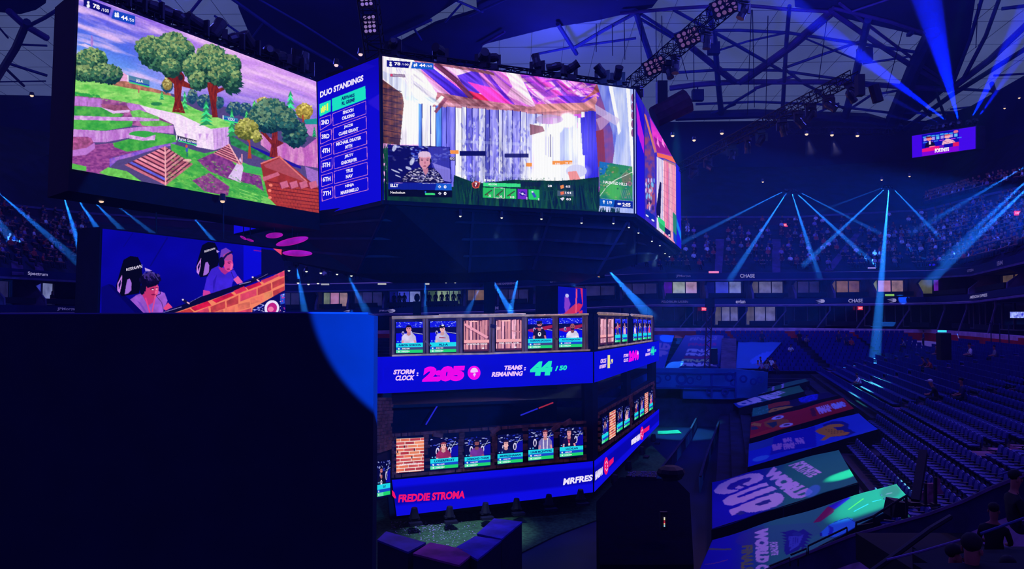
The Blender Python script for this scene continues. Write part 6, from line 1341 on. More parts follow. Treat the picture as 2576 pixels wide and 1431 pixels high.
def paint_near(c):
    X = c.X; t = np.clip((X-1830)/110, 0, 1)[..., None]; c.a[:] = np.array([8, 8, 190.])*(1-t)+np.array([44, 150, 130.])*t
    c.zoom(1700, 1100, 4.293)
    c.poly([(1000, 960), (1500, 900), (1600, 1000), (1150, 1200), (1000, 1250)], (60, 120, 140), .5); c.poly([(700, 1030), (950, 960), (1000, 1120), (800, 1200), (640, 1120)], (90, 60, 150), .4)
    ctext(c, 'WORLD CUP', (1000, 980), (1010, 1570), (870, 1570), (850, 990), LET, .09); ctext(c, 'FORTNITE', (1100, 1125), (1110, 1265), (1030, 1275), (1010, 1130), LET, .05); ctext(c, 'FINALS', (830, 1150), (840, 1440), (700, 1440), (710, 1160), (150, 160, 60), .06, .7)
    c.poly([(1480, 905), (1530, 850), (1640, 740), (1730, 730), (1700, 800), (1560, 890)], (150, 10, 90)); c.poly([(1650, 740), (1860, 650), (1890, 660), (1720, 770)], (50, 20, 200))
    # plain blue bottle and a winged crest shape
    c.poly([(1560, 1010), (1600, 975), (1650, 930), (1760, 880), (1900, 870), (1945, 930), (1930, 1010), (1860, 1060), (1700, 1070), (1640, 1050), (1600, 1055), (1560, 1050)], (40, 150, 240)); c.poly([(1650, 930), (1700, 960), (1700, 1030), (1640, 1050), (1660, 990)], (20, 50, 190)); c.line([(1700, 905), (1860, 862), (1950, 925)], 7, (16, 30, 170)); c.line([(1640, 1060), (1760, 1090), (1860, 1062)], 6, (16, 30, 170)); c.ell(1568, 1030, 14, 22, (16, 30, 150))
    for k in range(6): c.poly([(1200+k*8, 1010+k*34), (1130+k*6, 1022+k*30), (1200+k*6, 1046+k*32)], (16, 24, 130)); c.poly([(1400-k*6, 990+k*34), (1490-k*16, 1040+k*34), (1390-k*8, 1030+k*34)], (16, 24, 130))
    c.poly([(1190, 1010), (1260, 985), (1330, 1000), (1380, 970), (1440, 1010), (1400, 1100), (1330, 1200), (1190, 1270), (1170, 1220), (1190, 1100)], (20, 34, 140)); c.poly([(1220, 1060), (1380, 1030), (1330, 1150), (1230, 1220)], (70, 90, 190)); 
    for k in range(4): c.line([(1240+k*28, 1070-k*5), (1235+k*24, 1190-k*16)], 8, (26, 40, 150))
    c.ell(1310, 1030, 50, 22, (30, 60, 150)); c.line([(340, 1200), (600, 1190)], 16, (90, 110, 90)); c.line([(310, 1360), (420, 1340), (560, 1300)], 8, (120, 70, 150)); c.line([(1860, 780), (2030, 660)], 9, (130, 220, 90)); c.line([(1920, 800), (2080, 715)], 8, (70, 200, 250)); c.line([(2120, 690), (2220, 660)], 6, (70, 200, 240)); c.ell(2320, 575, 90, 50, (70, 110, 110), .9, -.3, .5); c.line([(2270, 600), (2340, 580)], 12, (150, 130, 150))
tarp([(1792, 1358), (2255, 1215), (2293, 1254), (1700, 1560)], 'nearest tarp with a blue bottle shape and downward lettering, bright green at its top end', paint_near, 190, 90, 2.2, .3)
Z4 = lambda x, y: (1800+x/5.111, 900+y/5.111)
def paint_blue(c):
    t = np.clip((c.X-1880)/300, 0, 1)[..., None]; c.a[:] = np.array([16, 60, 236.])*(1-t)+np.array([40, 90, 226.])*t; c.zoom(1800, 900, 5.111)
    c.poly([(430, 1100), (750, 1020), (740, 1110), (430, 1190)], (40, 90, 190)); c.poly([(750, 1020), (1280, 870), (1300, 1130), (700, 1240)], (10, 20, 190), .8); c.ell(580, 1280, 110, 32, (70, 160, 250), 1, -.25)
    for x0, y0, x1, y1, s_ in [(720, 1110, 860, 1190, 'FINALS'), (860, 1040, 990, 1090, 'FINAL'), (870, 1100, 1020, 1180, 'FINALE'), (1020, 1030, 1150, 1110, 'FINAL')]: ctext(c, s_, (x0, y0), (x1-10, y0-24), (x1, y1-20), (x0+14, y1), (226, 170, 226), .1)
    c.poly([(1380, 860), (1500, 820), (1640, 815), (1720, 850), (1700, 900), (1800, 960), (1700, 1010), (1500, 1010), (1400, 960)], (12, 20, 120), .8)
    for pts in ([(1280, 930), (1320, 905), (1400, 880), (1480, 855), (1600, 848), (1655, 860), (1620, 885), (1520, 890), (1560, 930), (1640, 925), (1660, 950), (1730, 955), (1700, 990), (1600, 1005), (1480, 1010), (1400, 1050), (1350, 1045), (1420, 990), (1340, 965)],): c.poly(pts, (250, 170, 60))
    for k in range(6): c.line([(1400+k*40, 900+k*6), (1500+k*34, 970)], 6, (190, 110, 50))
tarp([(1884, 1116), (2160, 1038), (2211, 1079), (1881, 1175)], 'blue tarp over the seats with an orange splash shape', paint_blue, 110, 40, 2.2)
def paint_red(c):
    c.a[:] = (200, 24, 50); c.zoom(1800, 900, 5.111); c.poly([(435, 1000), (600, 930), (900, 860), (940, 880), (435, 1035)], (226, 50, 50)); c.poly([(450, 860), (500, 825), (590, 835), (580, 870)], (226, 130, 60)); c.poly([(455, 880), (520, 870), (560, 900), (460, 920)], (60, 60, 90))
    c.poly([(620, 820), (760, 770), (930, 790), (950, 830), (850, 860), (740, 900), (640, 870)], (190, 90, 50)); c.poly([(655, 830), (780, 815), (790, 860), (740, 895)], (40, 60, 80)); c.ell(800, 768, 82, 20, (226, 200, 236), 1, -.2); c.ell(910, 865, 90, 26, (226, 200, 236), 1, -.22); c.ell(810, 766, 40, 9, (90, 70, 110), 1, -.2); c.ell(915, 860, 46, 12, (90, 70, 110), 1, -.2); c.poly([(1215, 650), (1260, 640), (1310, 740), (1240, 745)], (110, 16, 60))
    ctext(c, 'FINALS', (1290, 635), (1450, 595), (1520, 680), (1340, 725), (230, 190, 240), .1); ctext(c, 'GRAND', (1470, 590), (1640, 545), (1690, 610), (1530, 665), (190, 200, 250), .1)
tarp([(1889, 1062), (2121, 999), (2150, 1027), (1886, 1103)], 'red tarp over the seats with two pale ovals', paint_red, 100, 34, 2.2)
def paint_mid(c):
    c.a[:] = (20, 16, 70); c.zoom(1800, 900, 5.111); c.poly([(470, 640), (670, 590), (690, 700), (470, 750)], (40, 130, 110)); c.poly([(670, 590), (950, 550), (960, 590), (680, 650)], (190, 60, 50)); c.poly([(670, 690), (720, 650), (960, 610), (1010, 620), (900, 660), (700, 710)], (220, 140, 60)); c.ell(770, 665, 24, 9, (90, 60, 60)); c.poly([(1050, 500), (1250, 440), (1320, 470), (1300, 540), (1160, 570), (1090, 560)], (30, 40, 200), tex=.4, ts=12); c.flecks([(470, 640), (670, 590), (690, 700), (470, 750)], 40, [(120, 200, 190)], 8, 3, .6)
tarp([(1894, 1026), (2082, 985), (2111, 994), (1890, 1050)], 'dark tarp with green, orange and blue patches', paint_mid, 80, 20, 2.2)
def paint_green(c):
    t = np.clip((c.X-1850)/120, 0, 1)[..., None]; c.a[:] = np.array([30, 70, 200.])*(1-t)+np.array([50, 130, 90.])*t; c.zoom(1800, 900, 5.111)
    ctext(c, 'CUP', (240, 575), (530, 500), (660, 560), (330, 612), LET, .12); ctext(c, 'WORLD', (540, 495), (690, 460), (870, 495), (690, 550), LET, .12); ctext(c, 'FORTNITE', (700, 455), (800, 425), (905, 440), (800, 480), LET, .1)
tarp([(1845, 1014), (2011, 968), (2024, 984), (1859, 1026)], 'small far green tarp with pale letters', paint_green, 80, 18, 2.2)
def paint_stripe(c):
    t = np.clip((c.X-1850)/90, 0, 1)[..., None]; c.a[:] = np.array([30, 60, 190.])*(1-t)+np.array([50, 120, 100.])*t; c.zoom(1800, 900, 5.111)
    for x in (250, 370, 490, 612, 735, 855): c.poly([(x-16, 560), (x+14, 560), (x+22, 300), (x-6, 300)], (190, 160, 220))
tarp([(1862, 992), (2026, 951), (2036, 958), (1838, 1011)], 'farthest narrow tarp with pale stripes', paint_stripe, 70, 12, 2.2, .4)
# banners on the far stand
def fplane(px, py): return on_plane(px, py, Vector((0, 71, 4.4)), Vector((0, -.30/.9, 1)).normalized())
def paint_fin(c):
    t = np.clip((c.Y-842)/85, 0, 1)[..., None]; c.a[:] = np.array([110, 110, 190.])*(1-t)+np.array([24, 30, 110.])*t; c.zoom(1500, 840, 3.5775); g = (206, 190, 226)
    ctext(c, 'FINALS', (850, 28), (1092, 24), (1085, 54), (840, 56), g, .04, .6); ctext(c, 'FINALS', (830, 80), (1085, 78), (1080, 104), (822, 106), (190, 70, 150), .05); ctext(c, 'FINAL', (825, 130), (1080, 128), (1075, 158), (810, 158), g, .07); ctext(c, 'FINALE', (810, 166), (1095, 166), (1090, 192), (800, 192), g, .07)
    c.rect(790, 196, 1090, 216, (150, 40, 110)); ctext(c, 'FINALS', (775, 222), (1090, 220), (1086, 250), (765, 250), (200, 200, 150), .06); ctext(c, 'FINAL', (765, 258), (1088, 256), (1084, 290), (752, 290), g, .09)
tarp([(1724, 843), (1821, 843), (1807, 927), (1672, 927)], 'upright banner on the far stand repeating finals in several lines', paint_fin, 70, 50, 2.4, .1, fplane)
def paint_ld(c): c.a[:] = (60, 74, 190); ctext(c, 'WORLD', (1600, 858), (1688, 864), (1684, 880), (1600, 877), (190, 140, 210), .1); ctext(c, 'CUP', (1610, 876), (1683, 882), (1676, 897), (1600, 895), (190, 140, 210), .12)
tarp([(1560, 842), (1696, 842), (1670, 927), (1560, 927)], 'banner on the far stand just right of the tower with pale letters', paint_ld, 60, 40, 2.4, .1, fplane)
def paint_lb(c): c.a[:] = (60, 110, 200); c.ell(1925, 898, 40, 12, (80, 130, 240), 1, -.3)
tarp([(1857, 860), (1966, 860), (1905, 927), (1850, 927)], 'plain pale blue banner on the far stand, cut by a stair', paint_lb, 30, 20, 1.5, .1, fplane)
# stairs on the far stand and the right stand
STAIR = M('stair_concrete', (118, 84, 130), .85, .3, 1)
def stair(P0, P1, w_, n, lab=None):
    mb = MB(); d = (P1-P0); pl = Vector((d.x, d.y, 0)).normalized(); sd = Vector((-pl.y, pl.x, 0))*w_/2
    for i in range(n):
        a = P0.lerp(P1, i/n); b = P0.lerp(P1, (i+1)/n); top = b.z+.04; a1 = Vector((a.x, a.y, top)); b1 = Vector((b.x, b.y, top)); lo = Vector((0, 0, a.z-.1-top))
        mb.prism([a1-sd, b1-sd, b1+sd, a1+sd], lo)
    return mb
sn = 10
for x0, x1 in ((1838, 1840), (1826, 1828)): structure('floor_stair_%d' % sn, stair(fplane(x0, 927), fplane(x1, 852), 1.0, 14), STAIR); sn += 1
for t_ in (-16, -2, 12, 27, 40):
    structure('floor_stair_%d' % sn, stair(rp(9.5, t_, .3), rp(22.8, t_, .3), 1.1, 18), M('stair_dim', (96, 56, 110), .85, .4, .8)); sn += 1
mb = MB()
for a, b, c_, d_ in [((1798, 690), (1816, 690), (1822, 604), (1800, 604)), ((1943, 690), (1963, 690), (1964, 604), (1942, 604)), ((2075, 682), (2095, 682), (2165, 590), (2150, 590)), ((30, 690), (60, 690), (40, 560), (20, 560)), ((90, 692), (112, 692), (85, 570), (65, 570))]:
    def dk(x, y):
        i = max(k for k in range(len(SX)-1) if SX[k] <= x); f = (x-SX[i])/(SX[i+1]-SX[i]); yb_ = to_px(A0[i])[1]*(1-f)+to_px(A0[i+1])[1]*f; yt_ = to_px(A1[i])[1]*(1-f)+to_px(A1[i+1])[1]*f
        lo = A0[i].lerp(A0[i+1], f); hi = A1[i].lerp(A1[i+1], f); v = (yb_-y)/(yb_-yt_)
        p0 = lo; ex = (A0[i+1]-A0[i]); n = ex.cross(hi-lo).normalized(); p = on_plane(x, y, p0, n); return p+Vector((0, 0, .15))
    q = [dk(*a), dk(*b), dk(*c_), dk(*d_)]; mb.prism(q, (0, 0, -.2))
structure('floor_deck_aisles', mb, M('aisle_purple', (84, 50, 108), .9, .3, .8))
# ================================================================ seats
SEATM = M('seat_blue', (10, 16, 120), .5, .2, 2); SEATF = M('seat_frame', (14, 12, 46), .6, .2, 2)
def seat_geo(low=False):
    back = MB(); n = 1 if low else 5
    if low: back.box((0, .14, .62), (.46, .06, .46)); pan = MB().box((0, -.06, .42), (.46, .38, .06)); return back, pan, None
    prof_ = [(-.23, .40), (-.23, .74), (-.18, .83), (-.06, .86), (.06, .86), (.18, .83), (.23, .74), (.23, .40)]
    back.prism([(x, .12+(z-.4)*.12, z) for x, z in prof_], (0, .05, 0))
    back.prism([(x*.8, .10+(z-.4)*.12, .45+(z-.4)*.8) for x, z in prof_], (0, .02, 0))
    pan = MB(); pan.prism([(-.22, .12, .42), (-.23, -.2, .44), (-.18, -.27, .43), (.18, -.27, .43), (.23, -.2, .44), (.22, .12, .42)], (0, 0, .05))
    fr = MB()
    for x in (-.26, .26): fr.bar((x, .1, 0), (x, .1, .6), .04, .05); fr.bar((x, .14, .6), (x, -.2, .6), .04, .03)
    fr.bar((-.26, .1, .35), (.26, .1, .35), .04)
    return back, pan, fr
rzU = math.atan2(U.y, U.x)-math.pi/2
seatP = thing('stadium_seat', 'dark blue folding seat in the mostly empty rows of the right stand', 'seat', (0, 0, 0), 0, 'folding seats of the right stand')
b_, p__, f__ = seat_geo(); b_.build('seat_back', SEATM, seatP); p__.build('seat_pan', SEATM, seatP); f__.build('seat_frame', SEATF, seatP)
AIS = (-16, -2, 12, 27, 40)
cand = []
for k in range(0, 27):
    s = k*PITCHR+.55
    if s > 22.9: continue
    for j in range(int(84/.56)):
        t = -31+j*.56
        if any(abs(t-a) < .75 for a in AIS) and s > 9.3: continue
        p = O+U*s+D*t; p.z = zs(k*PITCHR+.4)
        if p.y < 9: continue
        x, y = to_px(p+Vector((0, 0, .5)))
        if not (1780 < x < 2620 and y < 1470): continue
        if s < 9.0 and t > -14:
            # under or between the tarps: only rows right of their upper ends stay open
            lim = 2166+(y-1213)*.40 if y > 1120 else 2215-(1079-y)*1.02
            if x < lim+4: continue
        if s < 9 and t <= -14: continue
        if p.y > 72: continue
        cand.append((p.y, p, x))
cand.sort(key=lambda q: q[0])
inview = [c_ for c_ in cand if c_[2] < 2590]
near = inview[:300]; rest = inview[300:]
for i, (_, p, _) in enumerate(near):
    o = seatP if i == 0 else copy_tree(seatP); o.location = p; o.rotation_euler = (0, 0, rzU)
mb = MB(); bk_, pn_, _ = seat_geo(True)
rotU = Matrix.Rotation(rzU, 3, 'Z')
def addseat(p, rot):
    for g in (bk_, pn_): mb.add([rot@Vector(v)+p for v in g.v], g.f)
for _, p, _ in rest: addseat(p, rotU)
I3 = Matrix.Identity(3)
for k in range(3, FR):
    y = 71+k*.9+.5
    for j in range(int(24/.56)):
        x = 21+j*.56
        if abs((x-24) % 7) < .9: continue
        addseat(Vector((x, y, fz(k))), I3)
o = mb.build('stadium_seat_rows', SEATM); tag(o, 'remaining rows of dark blue folding seats farther up and along the stands', 'seats', kind='stuff')

# ================================================================ people
SKIN = M('skin', (150, 84, 84), .6, .1, 8); HAIR = M('hair_dark', (24, 12, 30), .8, .2, 10)
PANT = M('trousers', (16, 18, 52), .8, .2, 4); SHOE = M('shoe', (20, 18, 34), .6, .1, 4)
SH = {'white': (216, 206, 220), 'grey': (120, 112, 136), 'red': (170, 50, 56), 'navy': (22, 26, 84), 'black': (12, 10, 26), 'lilac': (150, 110, 170), 'maroon': (84, 22, 48)}
POSE = {
 'sit': dict(j=[(0,.02,.50),(0,.06,.74),(0,.05,.98),(0,.04,1.10),(0,.01,1.24),(0,.0,1.36), (-.19,.05,.98),(-.25,.0,.74),(-.16,-.24,.66),(-.11,-.34,.64), (.19,.05,.98),(.25,.0,.74),(.16,-.24,.66),(.11,-.34,.64), (-.10,0,.50),(-.13,-.42,.53),(-.14,-.44,.10),(-.14,-.60,.05), (.10,0,.50),(.13,-.42,.53),(.14,-.44,.10),(.14,-.60,.05)]),
 'lean': dict(j=[(0,.02,.50),(0,-.02,.72),(0,-.12,.93),(0,-.17,1.03),(0,-.23,1.16),(0,-.27,1.27), (-.19,-.1,.94),(-.26,-.22,.72),(-.12,-.42,.66),(-.05,-.48,.70), (.19,-.1,.94),(.26,-.22,.72),(.12,-.42,.66),(.05,-.48,.70), (-.10,0,.50),(-.15,-.42,.53),(-.17,-.42,.10),(-.17,-.58,.05), (.10,0,.50),(.15,-.42,.53),(.17,-.42,.10),(.17,-.58,.05)]),
 'stand': dict(j=[(0,0,.92),(0,.02,1.14),(0,.02,1.38),(0,.02,1.50),(0,0,1.62),(0,0,1.74), (-.19,.02,1.38),(-.25,.04,1.10),(-.24,-.08,.86),(-.23,-.12,.76), (.19,.02,1.38),(.25,.04,1.10),(.2,-.18,.98),(.14,-.28,1.02), (-.10,0,.90),(-.11,-.02,.48),(-.11,.03,.09),(-.12,-.13,.04), (.10,0,.90),(.12,.0,.48),(.13,.05,.09),(.15,-.11,.04)]),
}
EDG = [(0,1),(1,2),(2,3),(3,4),(4,5),(2,6),(6,7),(7,8),(8,9),(2,10),(10,11),(11,12),(12,13),(0,14),(14,15),(15,16),(16,17),(0,18),(18,19),(19,20),(20,21)]
RAD = [.14,.135,.15,.055,.085,.07,.065,.048,.036,.03,.065,.048,.036,.03,.095,.07,.05,.04,.095,.07,.05,.04]
SEGM = [1,1,0,0,0,1,1,0,0,1,1,0,0,2,2,2,3,2,2,2,3]
_body = {}
def body_mesh(pose, sub):
    key = (pose, sub)
    if key in _body: return _body[key]
    J = POSE[pose]['j']; me = bpy.data.meshes.new('b'); me.from_pydata(J, EDG, []); ob = bpy.data.objects.new('b', me); C.objects.link(ob)
    md = ob.modifiers.new('s', 'SKIN'); 
    for i, v in enumerate(me.skin_vertices[0].data): v.radius = (RAD[i], RAD[i]*(.8 if i < 3 else 1)); v.use_root = i == 0
    if sub: m2 = ob.modifiers.new('u', 'SUBSURF'); m2.levels = sub
    dg = bpy.context.evaluated_depsgraph_get(); ev = ob.evaluated_get(dg); e = ev.to_mesh()
    V = [tuple(v.co) for v in e.vertices]; Fc = [tuple(p.vertices) for p in e.polygons]; ev.to_mesh_clear()
    bpy.data.objects.remove(ob); mi = []
    JV = [Vector(j) for j in J]
    for f in Fc:
        c_ = sum((Vector(V[i]) for i in f), Vector())/len(f); best = None
        for k, (a, b) in enumerate(EDG):
            A, B = JV[a], JV[b]; t = max(0, min(1, (c_-A).dot(B-A)/(B-A).length_squared)); d = (c_-A-(B-A)*t).length-RAD[a]*.5
            if best is None or d < best[0]: best = (d, SEGM[k])
        mi.append(best[1])
    _body[key] = (V, Fc, mi); return _body[key]
_pm = {}
def person_mesh(pose, shirt, sub=1, hair=False):
    key = (pose, shirt, sub, hair)
    if key in _pm: return _pm[key]
    V, Fc, mi = body_mesh(pose, sub); mb = MB(); mb.v = list(V); mb.f = list(Fc); mb.m = list(mi)
    H = POSE[pose]['j'][5]
    if hair: mb.ell((H[0], H[1]+.02, H[2]-.01), (.085, .10, .09), 7, 4, 4)
    me = bpy.data.meshes.new('person'); me.from_pydata(mb.v, [], mb.f)
    for m_ in (SKIN, M('shirt_'+shirt, SH[shirt], .8, .2, 4), PANT, SHOE, HAIR): me.materials.append(m_)
    me.polygons.foreach_set('material_index', mb.m); me.polygons.foreach_set('use_smooth', [True]*len(mb.f)); me.update()
    _pm[key] = me; return me
_hm = {}
def hair_mesh(pose, cap=None):
    if (pose, cap) in _hm: return _hm[(pose, cap)]
    H = Vector(POSE[pose]['j'][5]); mb = MB(); n, k = 12, 5
    mb.ell(H+Vector((0, .022, .0)), (.092, .108, .092), 12, 6)
    mb.v = [tuple(v) if (v[2] > H.z-.03 or v[1] > H.y+.02) else (v[0]*.9, v[1]+.03, v[2]+.03) for v in mb.v]
    if cap: mb.prism([(H.x-.07, H.y-.07, H.z+.02), (H.x-.05, H.y-.17, H.z+.0), (H.x+.05, H.y-.17, H.z+.0), (H.x+.07, H.y-.07, H.z+.02)], (0, 0, .012))
    me = bpy.data.meshes.new('hair'); me.from_pydata(mb.v, [], mb.f); me.materials.append(M('cap_white', (220, 210, 225), .8, .1, 4) if cap else HAIR); me.polygons.foreach_set('use_smooth', [True]*len(mb.f)); _hm[(pose, cap)] = me; return me
def face_bits(pose):
    if ('face', pose) in _hm: return _hm[('face', pose)]
    H = Vector(POSE[pose]['j'][4])+Vector((0, 0, .03)); mb = MB()
    for sx in (-1, 1): mb.ell(H+Vector((sx*.032, -.078, .03)), (.012, .008, .008), 6, 4, 1); mb.ell(H+Vector((sx*.088, .01, .01)), (.012, .022, .032), 6, 4, 0)
    mb.ell(H+Vector((0, -.09, 0)), (.013, .02, .026), 6, 4, 0); mb.ell(H+Vector((0, -.08, -.04)), (.026, .008, .007), 6, 4, 2)
    me = bpy.data.meshes.new('face'); me.from_pydata(mb.v, [], mb.f)
    for m_ in (SKIN, M('eye_dark', (20, 12, 30), .3, 0), M('lips', (150, 60, 70), .5, 0)): me.materials.append(m_)
    me.polygons.foreach_set('material_index', mb.m); _hm[('face', pose)] = me; return me
def person(loc, rz, pose, shirt, label, group=None, detail=True, cap=None, sc=1.0):
    if not detail:
        o = bpy.data.objects.new('person', person_mesh(pose, shirt, 0, True)); C.objects.link(o)
        o.location = loc; o.rotation_euler = (0, 0, rz); return tag(o, label, 'person', group)
    rt = thing('person', label, 'person', tuple(loc), rz, group); rt.scale = (sc,)*3
    for nm, me in (('body', person_mesh(pose, shirt, 1)), ('cap' if cap else 'hair', hair_mesh(pose, cap)), ('face', face_bits(pose))):
        o = bpy.data.objects.new(nm, me); C.objects.link(o); o.parent = rt
    return rt
def stand_pt(px, py):                     # step of the right stand seen at a pixel (seat height), with the row it belongs to
    best = None
    for k in range(27):
        z = zs(k*PITCHR+.4)+.55; p = at_z(px, py, z); s = (p-O).dot(U); kk = s/PITCHR
        d = abs(kk-(k+.5))
        if best is None or d < best[0]: best = (d, k, p)
    _, k, p = best; t = (p-O).dot(D); q = O+U*(k*PITCHR+.45)+D*t; q.z = zs(k*PITCHR+.4); return q
rzP = rzU
for px, py, pose, shirt, lab, kw in [
    (2366, 1005, 'lean', 'black', 'person in black with a white cap leaning forward in the mid right stand', dict(cap=1, sc=1.25)),
    (2396, 1003, 'sit', 'navy', 'person in dark clothes just right of the one with the white cap', dict(sc=1.2)),
    (2334, 925, 'lean', 'red', 'person in a red top, left of the close pair in the upper rows', {}),  # red light falling on this pair is put into their shirt colours
    (2349, 922, 'lean', 'maroon', 'person in maroon, right of the close pair in the upper rows', {}),
    (2449, 897, 'sit', 'white', 'person in a white shirt near the red wall at far right', dict(sc=1.15)),
    (2461, 897, 'sit', 'black', 'person in black seated beside the white shirted one near the red wall', dict(sc=1.15)),
    (2276, 868, 'lean', 'grey', 'person in grey bending forward in a high row below the red wall', {}),
    (2371, 892, 'sit', 'maroon', 'person in maroon seated just under the dark light column', {}),
    (2474, 896, 'sit', 'grey', 'person in grey at the right end of the trio by the red wall', {}),
    (2159, 964, 'lean', 'white', 'person in white among the cyan lit seats', {})]:
    p = stand_pt(px, py+2); person(p, rzP+random.uniform(-.3, .3), pose, shirt, lab, None, True, **kw)
def far_pt(px, py):
    p = fplane(px, py); k = max(0, min(FR-1, int((p.y-71)/.9))); return Vector((p.x, 71+k*.9+.45, fz(k)))
for px, py, pose, shirt, lab in [(1905, 912, 'sit', 'lilac', 'person in lilac, leftmost of the small group above the blue wall'), (1915, 907, 'sit', 'white', 'person in white, second from left in the small group above the blue wall'), (1928, 905, 'lean', 'black', 'person in black in the middle of the small group above the blue wall'),
    (1938, 903, 'sit', 'white', 'person in white, topmost of the small group above the blue wall'), (1930, 916, 'sit', 'grey', 'person in grey in the front of the small group above the blue wall'), (1918, 918, 'sit', 'lilac', 'person in lilac, lowest of the small group above the blue wall'), (1948, 912, 'sit', 'maroon', 'person in maroon, rightmost of the small group above the blue wall'),
    (1918, 848, 'stand', 'navy', 'person walking in a dark top high on the far stand'), (2014, 850, 'stand', 'black', 'person in black standing under the red wall left of the lit pair'), (2030, 850, 'lean', 'grey', 'person in grey seated just right of the one standing in black'),
    (2113, 850, 'stand', 'navy', 'person standing in blue light under the red wall, left of a pair'), (2126, 852, 'stand', 'navy', 'person standing in blue light under the red wall, right of a pair'), (2146, 858, 'sit', 'red', 'person in red seated right of the pair standing in blue light'), (1985, 868, 'lean', 'white', 'person in white on the stair side of the far stand')]:
    person(far_pt(px, py+4), math.pi*0+random.uniform(-.3, .3), pose, shirt, lab)
p = stand_pt(2315, 862); person(p, rzP, 'stand', 'navy', 'person standing in navy in front of the red wall with a white badge')
# audience in the upper deck
r = random.Random(21); aud = []
def deck_pt(i, f, v):
    lo = A0[i].lerp(A0[i+1], f); hi = A1[i].lerp(A1[i+1], f); return lo.lerp(hi, v)
for i in range(len(SX)-1):
    L = (A0[i+1]-A0[i]).length
    for row in range(15):
        v = (row+.5)/15; n = int(L/.75)
        for j in range(n):
            f = (j+r.random()*.4)/n; p = deck_pt(i, f, v); x, y = to_px(p)
            if not (-15 < x < 2590): continue
            if 220 < x < 715 or (x > 715 and x < 1560 and (y < 690 or v > .25)): continue
            if 1560 < x < 1650 and r.random() < .5: continue
            if any(a < x < b for a, b in ((1798, 1822), (1943, 1965), (2078+ (690-y)*.6, 2098+(690-y)*.6))): continue
            dens = .50 if x > 2100 else .42
            if v > .75: dens *= .5
            if r.random() < dens: aud.append((p.y, p+Vector((0, 0, .1)), i))
# a second cluster of people above the red wall at right
for row in range(3):
    for j in range(60):
        f = j/60; 
        for i in (6, 7):
            p = A2[i].lerp(A2[i+1], f).lerp(A3[i].lerp(A3[i+1], f), .05+row*.05); x, y = to_px(p)
            if r.random() < (.5 if 2300 < x < 2440 else .18) and x > 2290: aud.append((p.y, p+Vector((0, 0, .15)), i))
aud.sort(key=lambda q: q[0]); cols = ['navy', 'black', 'maroon', 'grey', 'navy', 'white', 'black', 'lilac', 'red', 'navy']
dirs = {}
def facing(i): d = A0[i+1]-A0[i]; return math.atan2(d.y, d.x)
CW = {'navy': 'navy clothes', 'black': 'black clothes', 'maroon': 'maroon top', 'grey': 'grey top', 'white': 'white top', 'lilac': 'lilac top', 'red': 'red top'}
for k, (_, p, i) in enumerate(aud[:300]):
    sh = r.choice(cols); side = 'left' if p.x < 0 else 'right'
    person(p, facing(i)+r.uniform(-.3, .3), r.choice(['sit', 'sit', 'lean']), sh, 'person with %s seated in the dark upper deck at the %s' % (CW[sh], side), 'upper deck audience at the %s, %s' % (side, CW[sh]), False)
mb = MB(); mats = [SKIN]+[M('shirt_'+k, SH[k]) for k in SH]+[PANT, SHOE, HAIR]; ks = list(SH)
for _, p, i in aud[300:1500]:
    V, Fc, mi = body_mesh('sit', 0); m3 = Matrix.Rotation(facing(i)+r.uniform(-.3, .3), 3, 'Z'); sh = 1+ks.index(r.choice(cols)); o0 = len(mb.v)
    mb.v += [tuple(m3@Vector(v)+p) for v in V]; mb.f += [tuple(a+o0 for a in f) for f in Fc]; mb.m += [{0: 0, 1: sh, 2: 8, 3: 9}[q] for q in mi]
    mb.ell(p+m3@Vector((0, .02, 1.35)), (.09, .1, .09), 6, 4, 10)
me = bpy.data.meshes.new('distant_audience'); me.from_pydata(mb.v, [], mb.f)
for m_ in mats: me.materials.append(m_)
me.polygons.foreach_set('material_index', mb.m); o = bpy.data.objects.new('distant_audience', me); C.objects.link(o); tag(o, 'rest of the seated audience in the far upper deck', 'audience', kind='stuff')
# people standing in the lit suites
for k, px in enumerate([1076, 1092, 1108, 1122, 1138, 1152, 986, 1000, 1012, 30, 50, 182]):
    a, d = on_poly(P2, px); n = Vector((-d.y, d.x, 0)); p = a+n*1.8+Vector((0, 0, .1)); p.z = a.z+.35
    o = bpy.data.objects.new('person', person_mesh('stand' if px > 900 else 'sit', 'black', 0, True)); C.objects.link(o); o.location = p; o.rotation_euler = (0, 0, math.atan2(d.y, d.x))
    tag(o, 'dark figure standing at the front of a lit suite' if px > 900 else 'dark figure seated at the front of a lit suite on the left', 'person', 'figures standing in the lit suites' if px > 900 else 'figures seated in the left suites')
